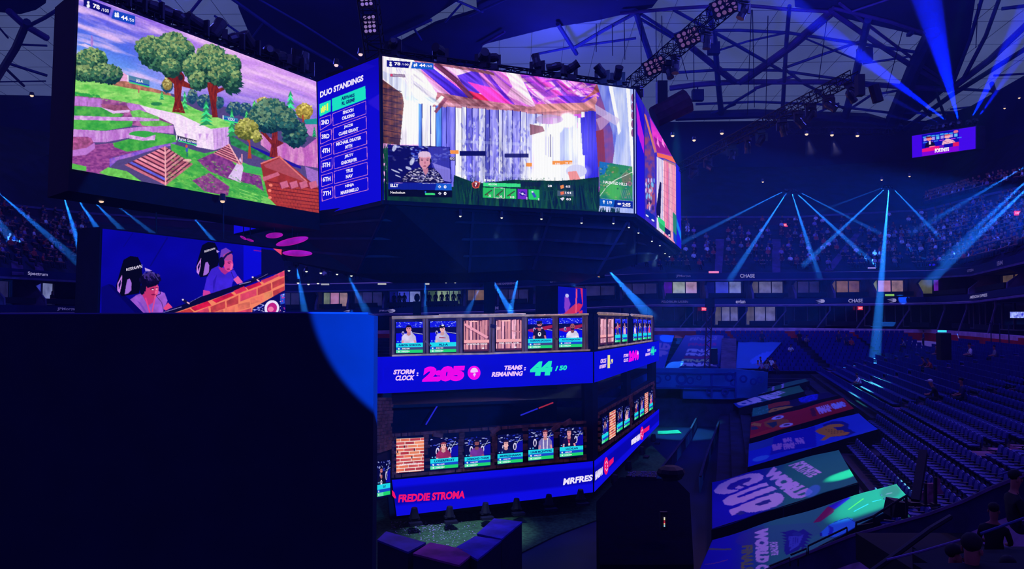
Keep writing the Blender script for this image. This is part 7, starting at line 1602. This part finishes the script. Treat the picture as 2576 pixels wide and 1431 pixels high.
# ================================================================ lamps and trusses
LB = M('lamp_body', (14, 14, 44), .45, .2, 4, spec=.5)
def lens(col, s=1.0): return E('lens_%d_%d_%d' % tuple(col), col, s)
def head_proto(label, group, lcol=None, sc=1.0):
    """moving head lamp: base, fork with two arms, swivelling head with a front lens; hangs from its base at the origin"""
    rt = thing('moving_head_lamp', label, 'stage lamp', (0, 0, 0), 0, group)
    MB().box((0, 0, -.1), (.42*sc, .36*sc, .2*sc)).build('base', LB, rt)
    y = MB()
    for sx in (-1, 1): y.bar((sx*.26*sc, 0, -.16*sc), (sx*.26*sc, 0, -.62*sc), .07*sc, .16*sc)
    y.bar((-.29*sc, 0, -.2*sc), (.29*sc, 0, -.2*sc), .16*sc, .08*sc); y.build('yoke', LB, rt)
    hd = MB().tube([(0, 0, .26*sc), (0, 0, .18*sc), (0, 0, 0), (0, 0, -.22*sc), (0, 0, -.42*sc)], [.10*sc, .17*sc, .20*sc, .17*sc, .19*sc], 12)
    h = hd.build('head', LB, rt); h.location = (0, 0, -.5*sc)
    l = MB().ell((0, 0, -.46*sc), (.19*sc, .19*sc, .15*sc), 12, 8).build('lens', lens(lcol, 6) if lcol else M('dark_lens', (30, 30, 70), .1, 0, spec=.8), h)
    return rt
def place_head(proto, used, loc, aim=None, rz=0.0, label=None, flip=False):
    o = proto if not used[0] else copy_tree(proto); used[0] = True
    o.location = loc; o.rotation_euler = (math.pi if flip else 0, 0, rz)
    if label: o['label'] = label
    if aim is not None:
        h = [c for c in o.children if c.name.startswith('head')][0]; sc_ = 1
        d = (Vector(aim)-Vector(loc)); m = Matrix.Rotation(-rz, 3, 'Z')@d
        if flip: m = Vector((m.x, -m.y, -m.z))
        h.rotation_euler = m.to_track_quat('-Z', 'Y').to_euler()
    return o
# heads standing along the top of the left screen and the scoreboard
P1h = head_proto('dark moving head lamp standing in the row on top of the left screen', 'lamps on top of the left screen', sc=1.9); u1 = [False]
for i, (x, y) in enumerate([(300, -6), (335, 8), (378, 22), (432, 42), (487, 60), (528, 78), (580, 98), (628, 118), (676, 136), (714, 150), (758, 172), (786, 184)]):
    p = S1.px(x, y+(26 if i % 3 else 22)); 
    rel = (x-199)/597.; p = S1.TL.lerp(S1.TR, rel)-S1.n*1.0+Vector((0, 0, .14)); r = random.Random(i)
    d = Vector((r.uniform(-1, 1), r.uniform(-1, 1), r.uniform(-.3, 1.2))); place_head(P1h, u1, p, p+d, r.uniform(-.5, .5), None, True)
P2h = head_proto('dark moving head lamp on top of the wide central screen', 'lamps on top of the central screen', sc=1.45); u2 = [False]
for i, f in enumerate([.05, .22, .38, .42, .6, .68, .74, .88, .95]):
    p = S2.TL.lerp(S2.TR, f)-S2.n*.8+Vector((0, 0, .35)); r = random.Random(i+40); place_head(P2h, u2, p, p+Vector((r.uniform(-1, 1), r.uniform(-1, 1), r.uniform(-.2, 1))), r.uniform(-.5, .5), None, True)
def boxtruss(mb, a, b, w, n, r_=.045):
    a = Vector(a); b = Vector(b); d = (b-a).normalized(); x = d.cross(Vector((0, 0, 1))).normalized()*w/2; z = x.cross(d).normalized()*w/2
    cs = [x+z, x-z, -x-z, -x+z]
    for c_ in cs: mb.tube([a+c_, b+c_], r_, 6)
    for i in range(n):
        p, q = a.lerp(b, i/n), a.lerp(b, (i+1)/n)
        for k in range(4):
            c1, c2 = cs[k], cs[(k+1) % 4]; mb.tube([p+c1, p+c2], r_*.7, 4, cap=False); mb.tube([p+(c1 if i % 2 else c2), q+(c2 if i % 2 else c1)], r_*.7, 4, cap=False)
    return mb
def truss(a, b, w, n, lab, m=DK):
    rt = thing('lighting_truss', lab, 'truss', tuple(a)); boxtruss(MB(), a, b, w, n).build('truss_frame', m, rt); return rt
t1a, t1b = at(1590, 215, 62), at(1890, -40, 48)
T1 = truss(t1a, t1b, 1.0, 22, 'large dark box truss slanting up to the top right of the scoreboard', BK)
t2a, t2b = at(1700, 428, 76), at(2150, 190, 54)
T2 = truss(t2a, t2b, .75, 34, 'long thin truss slanting across the far roof below the large one', BK)
t3a, t3b = at(918, -60, 40), at(945, 142, 43)
T3 = truss(t3a, t3b, 1.0, 8, 'short truss rising from the corner between the standings board and central screen', BK)
truss(at(1985, 328, 88), at(2250, 331, 88), .7, 14, 'horizontal truss at the foot of the far roof', BK)
truss(S1.TL-S1.n*.8+Vector((0, 0, .5)), S1.TR-S1.n*.8+Vector((0, 0, .5)), .4, 14, 'low truss running along the top edge of the left screen', BK)
truss(S2.TL-S2.n*.8+Vector((0, 0, .45)), S2.TR-S2.n*.8+Vector((0, 0, .45)), .35, 16, 'low truss running along the top edge of the central screen', BK)
def blinder(loc, xd, yd, lab, s_=1.0, warm=(120, 84, 120)):
    rt = thing('blinder_lamp', lab, 'stage lamp', tuple(loc)); xd = Vector(xd).normalized(); yd = Vector(yd).normalized(); n = xd.cross(yd).normalized()
    if n.dot(CAM-Vector(loc)) < 0: n = -n
    c_ = [loc+xd*sx*.62*s_+yd*sy*.9*s_ for sx, sy in ((-1,-1),(1,-1),(1,1),(-1,1))]; MB().prism(c_, -n*.15).build('body', BK, rt)
    for i in range(3):
        for j in range(4):
            p = loc+xd*(i-1)*.38*s_+yd*(j-1.5)*.42*s_+n*.02; MB().tube([p, p+n*.05], .15*s_, 10).build('bulb', M('bulb_glass_%d' % warm[0], warm, .25, .1, 3, emit=.55), rt)
d1 = (t1b-t1a).normalized(); s1v = Vector((.7, 0, -.7))
for f, lab in [(.22, 'twelve bulb lamp on the large truss, lowest of three'), (.52, 'twelve bulb lamp on the large truss, middle of three'), (.80, 'twelve bulb lamp on the large truss, highest of three')]:
    blinder(t1a.lerp(t1b, f)+Vector((0, -.6, -.1)), Vector((d1.z, 0, -d1.x)), Vector((d1.x, 0, d1.z)), lab)
d3 = (t3b-t3a).normalized(); blinder(t3a.lerp(t3b, .64)+Vector((0, -.65, 0)), Vector((1, 0, .1)), Vector((-.1, 0, 1)), 'twelve bulb lamp at the short truss above the standings board', .62, (170, 140, 190)); blinder(t3a.lerp(t3b, .31)+Vector((0, -.65, 0)), Vector((1, 0, .1)), Vector((-.1, 0, 1)), 'twelve bulb lamp cut by the top edge of the picture on the short truss', .62, (170, 140, 190))
P3h = head_proto('dark moving head lamp hanging from the slanting roof trusses', 'lamps hanging from the slanting roof trusses', sc=1.5); u3 = [False]
for i, (a, b, f) in enumerate([(t1a, t1b, .04), (t1a, t1b, .34), (t1a, t1b, .40), (t1a, t1b, .66), (t1a, t1b, .93), (t2a, t2b, .12), (t2a, t2b, .22), (t2a, t2b, .38), (t2a, t2b, .47), (t2a, t2b, .55), (t2a, t2b, .66), (t2a, t2b, .74), (t2a, t2b, .80), (t2a, t2b, .88), (t2a, t2b, .97)]):
    p = a.lerp(b, f)+Vector((.2, 0, -.4)); r = random.Random(i+9); place_head(P3h, u3, p, p+Vector((r.uniform(-1, 1), r.uniform(-1, .5), -1)), r.uniform(-1, 1))
for i, (x, y, dd, sx, lab) in enumerate([(2163, 215, 53, 1, 'lamp cluster bracket at the upper end of the thin truss'), (1690, 270, 66, 1, 'dark red lamp housing hanging right of the scoreboard corner')]):
    p = at(x, y, dd); rt = thing('large_lamp', lab, 'stage lamp', tuple(p)); m = BK if i == 0 else M('lamp_red_dark', (60, 18, 52), .6, .3, 2)
    if i: MB().tube([p+Vector((-1.6, 0, -.9)), p+Vector((1.4, 0, .6))], [.95, 1.1], 10).build('housing', m, rt); MB().box(p+Vector((-.9, 0, 1.2)), (.9, .9, 2.2)).build('bracket', BK, rt)
    else: MB().box(p, (.5, .6, 1.5)).build('housing', m, rt); MB().tube([p+Vector((1.0, 0, 0)), p+Vector((1.3, 0, -1.2))], .38, 10).build('drum', m, rt)
# small white lamps along the lower edge of the scoreboard and under the hull
def small_lamp(lab, grp, col, r_=.1):
    rt = thing('spot_lamp', lab, 'stage lamp', (0, 0, 0), 0, grp); MB().tube([(0, 0, .35), (0, 0, .1), (0, 0, 0)], [.10*r_*10, .13*r_*10, .15*r_*10], 10).build('body', LB, rt); MB().ell((0, 0, -.02), (r_, r_, r_*.8), 8, 5).build('lens', lens(col), rt); return rt
pA = small_lamp('small white lamp pointing down below the scoreboard screens', 'white lamps below the scoreboard screens', (240, 240, 225), .07); uA = [False]
def put(p0, u, loc, rot=None):
    o = p0 if not u[0] else copy_tree(p0); u[0] = True; o.location = loc
    if rot: o.rotation_euler = rot
    return o
DNL = [(1158, 543, 43.5), (1262, 547, 44.2), (1362, 550, 45.2), (1463, 560, 46.5), (1543, 561, 47.5), (1582, 571, 50), (1606, 585, 53), (1640, 606, 58), (1660, 617, 62), (1673, 637, 66), (1684, 645, 68)]
for x, y, d in DNL: put(pA, uA, at(x, y, d-1.6))
pB = small_lamp('small white lamp in the row hanging low behind the scoreboard', 'white lamps hanging low behind the scoreboard', (250, 250, 240), .11); uB = [False]
for x, y in [(727, 680), (771, 682), (807, 686), (848, 689), (884, 693), (920, 695.5), (950, 698.5), (1122, 709), (1145, 709), (1177, 706), (750, 711), (776, 714), (800, 712), (1300, 692)]: put(pB, uB, at(x, y, 66))
pC = small_lamp('warm white lamp shining below the far roof', 'warm lamps below the far roof', (255, 226, 200), .2); uC = [False]
for x, y in [(1816, 335), (2029, 337), (2093, 339), (2157, 341), (1692, 341), (80, 240), (1746, 352)]: put(pC, uC, at(x, y, 84))
pD = small_lamp('tiny warm lamp high in the dark upper stand', 'tiny warm lamps in the upper stand', (250, 210, 180), .12); uD = [False]
for x, y in [(1919, 457), (2218, 452), (2288, 443), (2564, 246), (2527, 272), (160, 452), (205, 459), (330, 478), (560, 505), (255, 505)]: put(pD, uD, at(x, y, 84 if x > 1000 else 37))
pE = small_lamp('pinkish white lamp on the top corner of the standings board', 'lamps on the top edge of the standings board', (250, 214, 226), .13); uE = [False]
for x, y in [(846, 163), (907, 136)]: put(pE, uE, at(x, y, 43))
# dark floor lamps clamped below the lower ribbon
pF = thing('floor_lamp', 'dark lamp on a bracket in the row under the lower ribbon display', 'stage lamp', (0, 0, 0), 0, 'lamps under the lower ribbon display')
MB().box((0, 0, -.22), (.5, .3, .1)).build('bracket', BK, pF); MB().tube([(0, 0, -.2), (0, 0, .05), (0, -.02, .28)], [.24, .19, .14], 8).build('head', BK, pF); MB().box((0, -.3, -.4), (.62, .35, .12)).build('foot', BK, pF); uF = [False]
rzA = math.atan2(TA.d.y, TA.d.x)
for x, y in [(370/3.172+920, 980+965/3.172), (648/3.172+920, 980+955/3.172), (930/3.172+920, 980+925/3.172), (1175/3.172+920, 980+892/3.172), (1430/3.172+920, 980+860/3.172), (1680/3.172+920, 980+820/3.172)]:
    put(pF, uF, TA.px(x, y, .55), (0, 0, rzA))
for x, y in [(1530, 1205), (1565, 1170), (1600, 1133), (1630, 1100)]: put(pF, uF, TB.px(x, y, .4), (0, 0, math.atan2(TB.d.y, TB.d.x)))
# pink light patches left of the hull, added as glowing ellipsoids
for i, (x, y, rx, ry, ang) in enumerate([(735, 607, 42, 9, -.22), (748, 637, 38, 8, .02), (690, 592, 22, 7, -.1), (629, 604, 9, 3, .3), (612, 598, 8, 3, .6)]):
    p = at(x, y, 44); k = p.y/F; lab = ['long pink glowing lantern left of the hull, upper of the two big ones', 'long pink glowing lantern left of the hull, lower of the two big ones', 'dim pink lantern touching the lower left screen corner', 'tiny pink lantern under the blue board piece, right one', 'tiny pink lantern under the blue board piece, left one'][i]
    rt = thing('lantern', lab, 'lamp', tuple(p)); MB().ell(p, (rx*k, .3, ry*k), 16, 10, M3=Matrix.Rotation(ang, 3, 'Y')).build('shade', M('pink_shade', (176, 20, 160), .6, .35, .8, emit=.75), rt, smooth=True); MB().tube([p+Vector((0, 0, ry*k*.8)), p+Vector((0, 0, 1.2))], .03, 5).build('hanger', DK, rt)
# exit signs and small displays on the decks
for x, y, poly, lab in [(1976, 566, 0, 'small red exit sign on the far deck wall'), (1771, 777, 1, 'small red exit sign behind the mast'), (2164, 775, 1, 'small red exit sign among the dark lower suites'), (2559, 536, 0, 'small red exit sign near the right edge of the upper wall')]:
    p = at(x, y, {1976: 101, 1771: 87, 2164: 87, 2559: 70}[x]); rt = thing('exit_sign', lab, 'sign', tuple(p)); MB().box(p, (.55, .12, .42)).build('case', E('exit_red', (226, 50, 84)), rt)
    v, f = text_geo('EXIT', .04); me = bpy.data.meshes.new('lettering'); me.from_pydata([tuple(Vector(((a-.5)*.44, -.07, (b-.5)*.2))) for a, b in v], [], f); me.materials.append(E('exit_white', (255, 190, 200))); o = bpy.data.objects.new('lettering', me); C.objects.link(o); o.parent = rt
for x, y, w_, h_, col, lab in [(1795.5, 684.5, 25, 5, (236, 130, 190), 'thin pink lit panel above the far ribbon board'), (2193, 674, 19, 3, (150, 140, 236), 'thin lilac lit panel right of the pink one'), (2346, 666, 16, 5, (30, 20, 190), 'thin blue lit panel far right above the ribbon board'), (1075, 714, 10, 4, (190, 190, 200), 'thin white lit panel low behind the scoreboard, nearest the centre'), (961, 714, 21, 4, (190, 190, 200), 'thin white lit panel low behind the scoreboard, middle one'), (818, 715, 20, 4, (170, 170, 190), 'thin white lit panel low behind the scoreboard, left one'), (2238, 742, 22, 5, (130, 190, 90), 'thin green lit panel on the suite balcony')]:
    p = at(x, y, 84); k = 84/F; rt = thing('lit_panel', lab, 'panel', tuple(p)); MB().box(p, (w_*k, .1, h_*k)).build('face', E('panel_%d_%d' % (col[0], col[1]), col, .9), rt); MB().box(p+Vector((0, .1, 0)), (w_*k+.1, .1, h_*k+.1)).build('case', BK, rt)
# dark columns behind the wall and on the right
for x, y0, y1, d, w_, lab, top_ in [(1049, 758, 800, 50, 18, 'dark equipment column with a camera on top behind the tower', 0), (2374, 838, 905, 44, 26, 'dark column with a cyan lamp on top in the right stand', 1)]:
    a = at(x, y0, d); b = at(x, y1, d); k = d/F; rt = thing('equipment_column', lab, 'column', (b.x, b.y, b.z)); MB().box((a+b)/2, (w_*k, .5, (a-b).length)).build('body', BK, rt)
    if top_: MB().box(a+Vector((-.15, -.1, .12)), (.36, .3, .12)).build('lamp', E('cyan_lamp', (60, 226, 250)), rt)
    else: MB().ell(a+Vector((0, 0, .25)), (.2, .2, .28), 8, 5).build('camera', BK, rt)
p = at(1230, 700, 62); q = at(1232, 800, 62); rt = thing('equipment_column', 'wide dark column in the gap under the scoreboard', 'column', tuple(q)); MB().box((p+q)/2, (.9, .5, (p-q).length)).build('body', BK, rt); MB().bar(p+Vector((-.5, 0, -.1)), p+Vector((.5, 0, -.1)), .2).build('cross_bar', BK, rt)
p = at(928, 784, 11.7); rt = thing('small_camera', 'small dark camera standing on the corner of the blue wall', 'camera', tuple(p)); MB().ell(at(884, 783, 12.2), (.035, .05, .03), 8, 5).build('body', BK, rt); MB().ell(at(882, 784, 12.1), (.012, .012, .012), 6, 4).build('lens', BK, rt)
p = at(2559, 792, 60); rt = thing('wall_television', 'bright television at the right edge in the dark lower suite', 'television', tuple(p)); MB().box(p, (1.1, .08, .5)).build('screen', M('tv_light', (190, 210, 255), .4, .5, 4, emit=.9, col2=(60, 60, 200)), rt); MB().box(p+Vector((0, .08, 0)), (1.2, .08, .6)).build('case', BK, rt)
for i, (x, y) in enumerate([(2493, 840), (2515, 842), (2538, 843)]):
    p = at(x, y, 57); rt = thing('metal_stand', 'thin metal equipment stand in the dark corner behind the red wall', 'stand', tuple(p), 0, 'metal stands behind the red wall'); MB().tube([p+Vector((0, 0, -.6)), p+Vector((0, 0, .9))], .04, 5).build('pole', CONC, rt); MB().bar(p+Vector((-.4, 0, .8)), p+Vector((.5, 0, .8)), .05).build('bar', CONC, rt)

# ================================================================ right foreground: parapet, rails, people
PE = M('parapet', (30, 26, 84), .8, .3, 1.5); LEDGE = M('ledge_purple', (132, 90, 140), .85, .3, 2)
pp = [(1830, 1475, 21), (1990, 1408, 19), (2142, 1348, 17.2), (2242, 1320, 16.2), (2342, 1292, 15.2), (2427, 1261, 14.4), (2500, 1226, 13.8), (2640, 1170, 13)]
P_ = [at(*q) for q in pp]; mb = MB(); lg = MB(); ld = MB()
for a, b in zip(P_, P_[1:]):
    mb.prism([a, b, b-Vector((0, 0, .62)), a-Vector((0, 0, .62))], (.05, .15, 0)); lg.bar(a, b, .07, .05); dz = Vector((-.15, -.95, -.58))
    ld.prism([a-Vector((0, 0, .62)), b-Vector((0, 0, .62)), b+dz+Vector((0, 0, -.25)), a+dz+Vector((0, 0, -.25))], (0, 0, -.08))
structure('wall_parapet', mb, PE); structure('trim_10', lg, M('parapet_edge', (96, 66, 130), .8, .3, 2)); structure('floor_walkway', ld, LEDGE)
mb = MB()
for k, (d0, d1, z) in enumerate([(14.5, 12.2, 6.3), (12.2, 10.6, 6.75), (10.6, 9.0, 7.2), (9.0, 7.6, 7.65), (7.6, 5.5, 8.0)]):
    x0 = .53*d0 if k else 6.6; mb.prism([(x0, d1, z), (x0+9, d1, z), (x0+9, d0, z), (x0, d0, z)], (0, 0, -.5))
structure('floor_near_stand', mb, M('near_stand', (5, 5, 26), .9, .4, 1.5))
def rail(pts, d, lab, r_=.022, m=None, posts=(), ph=60):
    q = [at(x, y, dd) for (x, y), dd in zip(pts, d if isinstance(d, (list, tuple)) else [d]*len(pts))]
    rt = thing('handrail', lab, 'handrail', tuple(q[0])); MB().tube(q, r_, 7).build('top_rail', m or BK, rt)
    for x, y, h in posts: dd = d[0] if isinstance(d, (list, tuple)) else d; MB().tube([at(x, y, dd), at(x, y+h, dd)], r_, 6).build('post', m or BK, rt)
    return rt
RM = M('rail_blue', (46, 46, 130), .5, .2, 3)
rail([(2231, 1408), (2316, 1387), (2416, 1358)], 9.5, 'handrail in the dark near rows left of the nearest head', .016, M('rail_violet', (110, 80, 160), .5, .2, 3))
rail([(2467, 1342), (2529, 1320), (2590, 1298)], 9.0, 'handrail right of the nearest head', .016, RM)
rail([(2511, 1195), (2590, 1170)], 12.5, 'short handrail behind the person at the right edge', .014, RM)
rail([(2190, 1440), (2270, 1382), (2340, 1330), (2390, 1300)], [12, 12.5, 13, 13.6], 'thick dark slanting handrail across the walkway', .05, BK)
Zr = lambda x, y: (1700+x/4.293, 1100+y/4.293)
rail([Zr(1012, 1390), Zr(1232, 1300), Zr(1232, 1390)], 17.6, 'lowest handrail in front of the nearest tarp', .022, BK); rail([Zr(1320, 1390), Zr(1322, 1310), Zr(1412, 1270), Zr(1412, 1200), Zr(1240, 1270)], 17.6, 'bent handrail in front of the nearest tarp, second lowest', .022, BK)
rail([Zr(1430, 1262), Zr(1430, 1172), Zr(1850, 972), Zr(1850, 1045)], 17.8, 'handrail crossing the blue bottle shape', .022, BK)
rail([Zr(1945, 1000), Zr(1950, 920), Zr(2140, 850), Zr(2340, 720), Zr(2500, 625), Zr(2535, 660)], 18.0, 'long curving handrail at the green end of the nearest tarp', .028, BK, [Zr(2140, 850)+(22,), Zr(2325, 730)+(28,), Zr(2490, 630)+(50,)]); rail([Zr(1950, 960), Zr(2140, 925)], 18.0, 'lower bar of the long curving handrail', .022, BK)
rt = thing('dark_post', 'thick dark leaning post right of the green tarp end', 'post', tuple(at(2300, 1262, 18.5))); MB().bar(at(2323, 1137, 19.5), at(2303, 1262, 18.5), .19, .19).build('shaft', BK, rt); MB().box(at(2303, 1264, 18.5), (.4, .4, .08)).build('foot', BK, rt)
for x, y0, y1, lab in [(2328, 1215, 1270, 'thin dark post between the pink lit steps'), (2353, 1200, 1268, 'thin dark post right of the pink lit steps')]:
    rt = thing('dark_post', lab, 'post', tuple(at(x, y1, 18))); MB().bar(at(x, y0, 18), at(x, y1, 18), .06, .06).build('shaft', BK, rt); MB().box(at(x, y1, 18), (.16, .16, .04)).build('foot', BK, rt)
mb = MB()
for q in ([(2336, 1217), (2351, 1216), (2352, 1262), (2334, 1268)], [(2307, 1257), (2324, 1236), (2325, 1272), (2309, 1276)], [(2357, 1200), (2366, 1205), (2366, 1228), (2376, 1242), (2356, 1243)]): mb.prism([at(x, y, 19.2) for x, y in q], (0, .1, 0))
structure('floor_steps_near', mb, M('step_pink', (150, 90, 130), .85, .4, 6))  # pink light on the steps painted into these pieces
mb = MB(); 
for a, b in (((2255, 1268), (2292, 1290)), ): mb.prism([at(2254, 1262, 18.4), at(2285, 1266, 18.4), at(2284, 1300, 18.4), at(2246, 1302, 18.4)], (0, .5, 0))
o = mb.build('equipment_case', BK); tag(o, 'dark equipment case under the curving handrail', 'case')
# people close to us
def near_person(px, py, d, rz, shirt, lab, sc=1.0, pose='sit'):
    top_ = at(px, py, d); z0 = top_.z-1.45*sc; o = person(Vector((top_.x, top_.y, z0)), rz, pose, shirt, lab, None, True, sc=sc); return o
near_person(2446, 1338, 7.6, 2.2, 'black', 'person with black hair seen from behind, nearest at the lower right', 1.05)
near_person(2405, 1368, 7.9, 1.0, 'maroon', 'person lit red facing left, just beyond the nearest head', .85)
near_person(2556, 1180, 10.5, 1.4, 'black', 'person in black at the right edge above the handrails', .85)
near_person(2535, 1395, 8.0, 2.6, 'navy', 'person in navy at the bottom right behind the handrail', .9)
near_person(2500, 1262, 11, 2.4, 'black', 'person in black seated between the two right handrails', .8)

# ================================================================ beams of light in the haze
BEAMM = vol_mat('beam_haze', (.55, .75, 1), .03)
BN = {}
def beam(src, sd, dst, dd, wpx, col, power, lab, hz_=None, vis=True):
    a = at(src[0], src[1], sd); b = at(dst[0], dst[1], dd); L = (b-a).length; r1 = max(.1, wpx/F*dd/2); d = (b-a).normalized(); power *= 1.2 if col is BL_ else 2.6
    ang = 2*math.degrees(math.atan(r1/L))
    l = lamp('SPOT', a+d*.75, col, 1000*power*L*L, .05, b, ang*1.02, .25, 'beam_source')
    o = MB().tube([a+d*.7, a+d*L*.25, b], [.08, .08+(r1-.08)*.25, r1*1.05], 20).build('beam_haze', hz_ or BEAMM)
    tag(o, lab, 'beam', kind='stuff'); return a, b
CY_ = (.02, .24, 1); BL_ = (.0, .012, 1)
src_heads = []
hB = head_proto('small lamp in the left beam cluster on the far upper wall', 'left beam cluster lamps', (190, 240, 255), sc=.55); uH = [False]
hC = head_proto('small lamp in the right beam cluster on the far upper wall', 'right beam cluster lamps', (200, 245, 255), sc=.55); uI = [False]
hD = head_proto('bright blue lamp in the row above the purple screen', 'lamps above the purple screen', (90, 190, 255), sc=.8); uJ = [False]
hE = head_proto('small dark lamp at the start of a soft blue beam', 'lamps of the soft blue beams', (120, 190, 255), sc=.8); uK = [False]
def fix(proto, u, src, sd, dst, dd): a = at(src[0], src[1], sd); b = at(dst[0], dst[1], dd); place_head(proto, u, a+Vector((0, 0, .45*(.55 if proto in (hB, hC) else .8))), b)
W1 = 1.0
for sx, dst, dd, w_, pw in [(1976, (1712, 612), 80, 13, .55), (1983, (1835, 705), 84, 18, .8), (1990, (2062, 705), 84, 20, .7), (1996, (2205, 672), 86, 18, .8), (2002, (2216, 588), 92, 12, .6)]:
    fix(hB, uH, (sx, 478.5), 98, dst, dd); beam((sx, 478.5), 98, dst, dd, w_, CY_, pw, 'blue light beam fanning out from the left lamp cluster')
for sx, dst, dd, w_, pw in [(2226, (2060, 532), 92, 8, .25), (2231, (2020, 668), 84, 16, .8), (2236.5, (2196, 960), 70, 34, .8), (2243, (2372, 604), 88, 13, .8)]:
    fix(hC, uI, (sx, 470), 98, dst, dd); beam((sx, 470), 98, dst, dd, w_, CY_, pw, 'blue light beam fanning out from the right lamp cluster')
BH2 = vol_mat('beam_haze_blue', (.45, .6, 1), .02)
for src, sd, dst, dd, w_, pw in [((2397, 315), 72, (1960, -10), 64, 60, 1.3), ((2413, 312), 72, (2322, -40), 56, 80, 1.5), ((2437, 311), 70, (2590, 20), 60, 62, 1.4), ((2453, 307), 70, (2640, 40), 60, 40, .7), ((2378, 318), 73, (2210, 232), 68, 16, .4), ((2365, 321), 74, (2120, 262), 72, 14, .22), ((2346, 323), 75, (2080, 300), 76, 10, .2), ((2330, 326), 76, (2080, 318), 78, 8, .16)]:
    fix(hD, uJ, src, sd, dst, dd); beam(src, sd, dst, dd, w_, BL_, pw, 'deep blue light beam rising from above the purple screen', BH2)
for src, sd, dst, dd, w_, pw in [((2620, 395), 70, (2290, 588), 84, 16, .5), ((2640, 400), 68, (2366, 660), 80, 22, .6), ((2630, 430), 66, (2330, 715), 80, 30, .5), ((-20, 470), 60, (208, 668), 74, 26, .28), ((-60, 480), 60, (56, 640), 72, 36, .12), ((155, 476), 58, (218, 682), 76, 22, .5), ((186, 486), 60, (262, 600), 74, 17, .5), ((221, 491), 62, (310, 582), 76, 15, .3), ((272, 500), 62, (392, 592), 76, 13, .25), ((470, 528), 62, (552, 622), 76, 14, .4),
    ((745, 665), 64, (768, 792), 84, 22, .22), ((872, 688), 64, (922, 784), 84, 22, .16), ((1069, 684), 64, (1070, 792), 84, 12, .22), ((1225, 680), 62, (1290, 792), 80, 20, .5), ((1308, 676), 62, (1282, 792), 80, 16, .4), ((1212, 715), 72, (1172, 792), 84, 16, .22), ((1516, 664), 58, (1640, 800), 74, 34, .3), ((1432, 698), 72, (1446, 724), 80, 16, .25)]:
    fix(hE, uK, src, sd, dst, dd); beam(src, sd, dst, dd, w_, CY_, pw, 'soft blue light beam crossing the dark stands')
BH4 = vol_mat('beam_haze_wide', (.5, .6, 1), .012)
beam((1640, 560), 64, (1600, 830), 70, 230, (.02, .3, 1), .22, 'wide blue haze glow between scoreboard and tower', BH4)  # added spot and cone without a lamp, for the blue haze patch
# short soft beams under the small white lamps
BH3 = vol_mat('beam_haze_faint', (.6, .9, 1), .05)
for x, y, d in DNL[1:9]: beam((x, y+1), d-1.6, (x-16, y+52), d-2.5, 16, (.5, .8, 1), .12, 'faint short beam below a small white lamp of the scoreboard', BH3)
for x, y in [(1816, 336), (2029, 338), (2093, 340)]: beam((x, y+1), 84, (x+12, y+48), 83, 30, (1, .6, .8), .012, 'faint pinkish beam below a warm lamp under the far roof', BH3)
# ================================================================ spots for seen pools of light, and added fills
lamp('SPOT', at(2600, -300, 46), (.15, .8, .55), 260000, .2, splane(2205, 1248), 3.4, .35, 'green_spot')
lamp('SPOT', at(2500, -300, 40), (.15, .8, .55), 200000, .15, splane(2128, 1190), 2.3, .3, 'green_spot')
lamp('SPOT', (3.2, 4, 11.1), (.0, .17, 1), 44000, .04, (.1, 12, 11.1), 36.2, .05, 'blue_wall_spot')
lamp('SPOT', at(1480, 572, 43), (.9, .5, 1), 5000, .3, (-2, 36, 6), 36, .8, 'stage_wash')  # added fill for the tower wood, no fitting
lamp('SPOT', (16, 44, 28), (.8, .38, 1), 9000, 1, (13, 27, 4), 50, .9, 'stand_wash')  # added fill, brings red into the tarp lettering
lamp('SPOT', at(1150, 560, 29), (.45, .6, 1), 16000, .3, at_z(1180, 1345, 0), 26, .8, 'turf_spot')  # added fill for turf and blocks, hangs in empty air
lamp('SPOT', at(1700, 300, 60), (.1, .8, .8), 110000, .3, at_z(1710, 1090, 0), 17, .6, 'floor_spot')
lamp('SPOT', at(2236, 450, 90), (.1, .8, 1), 60000, .3, stand_pt(2175, 975), 3.2, .5, 'cyan_spot')
lamp('SPOT', (10, 30, 30), (.04, .14, 1), 42000, 1, (16, 70, 6), 60, .9, 'blue_wash')  # added blue fill over the far stands, no fitting
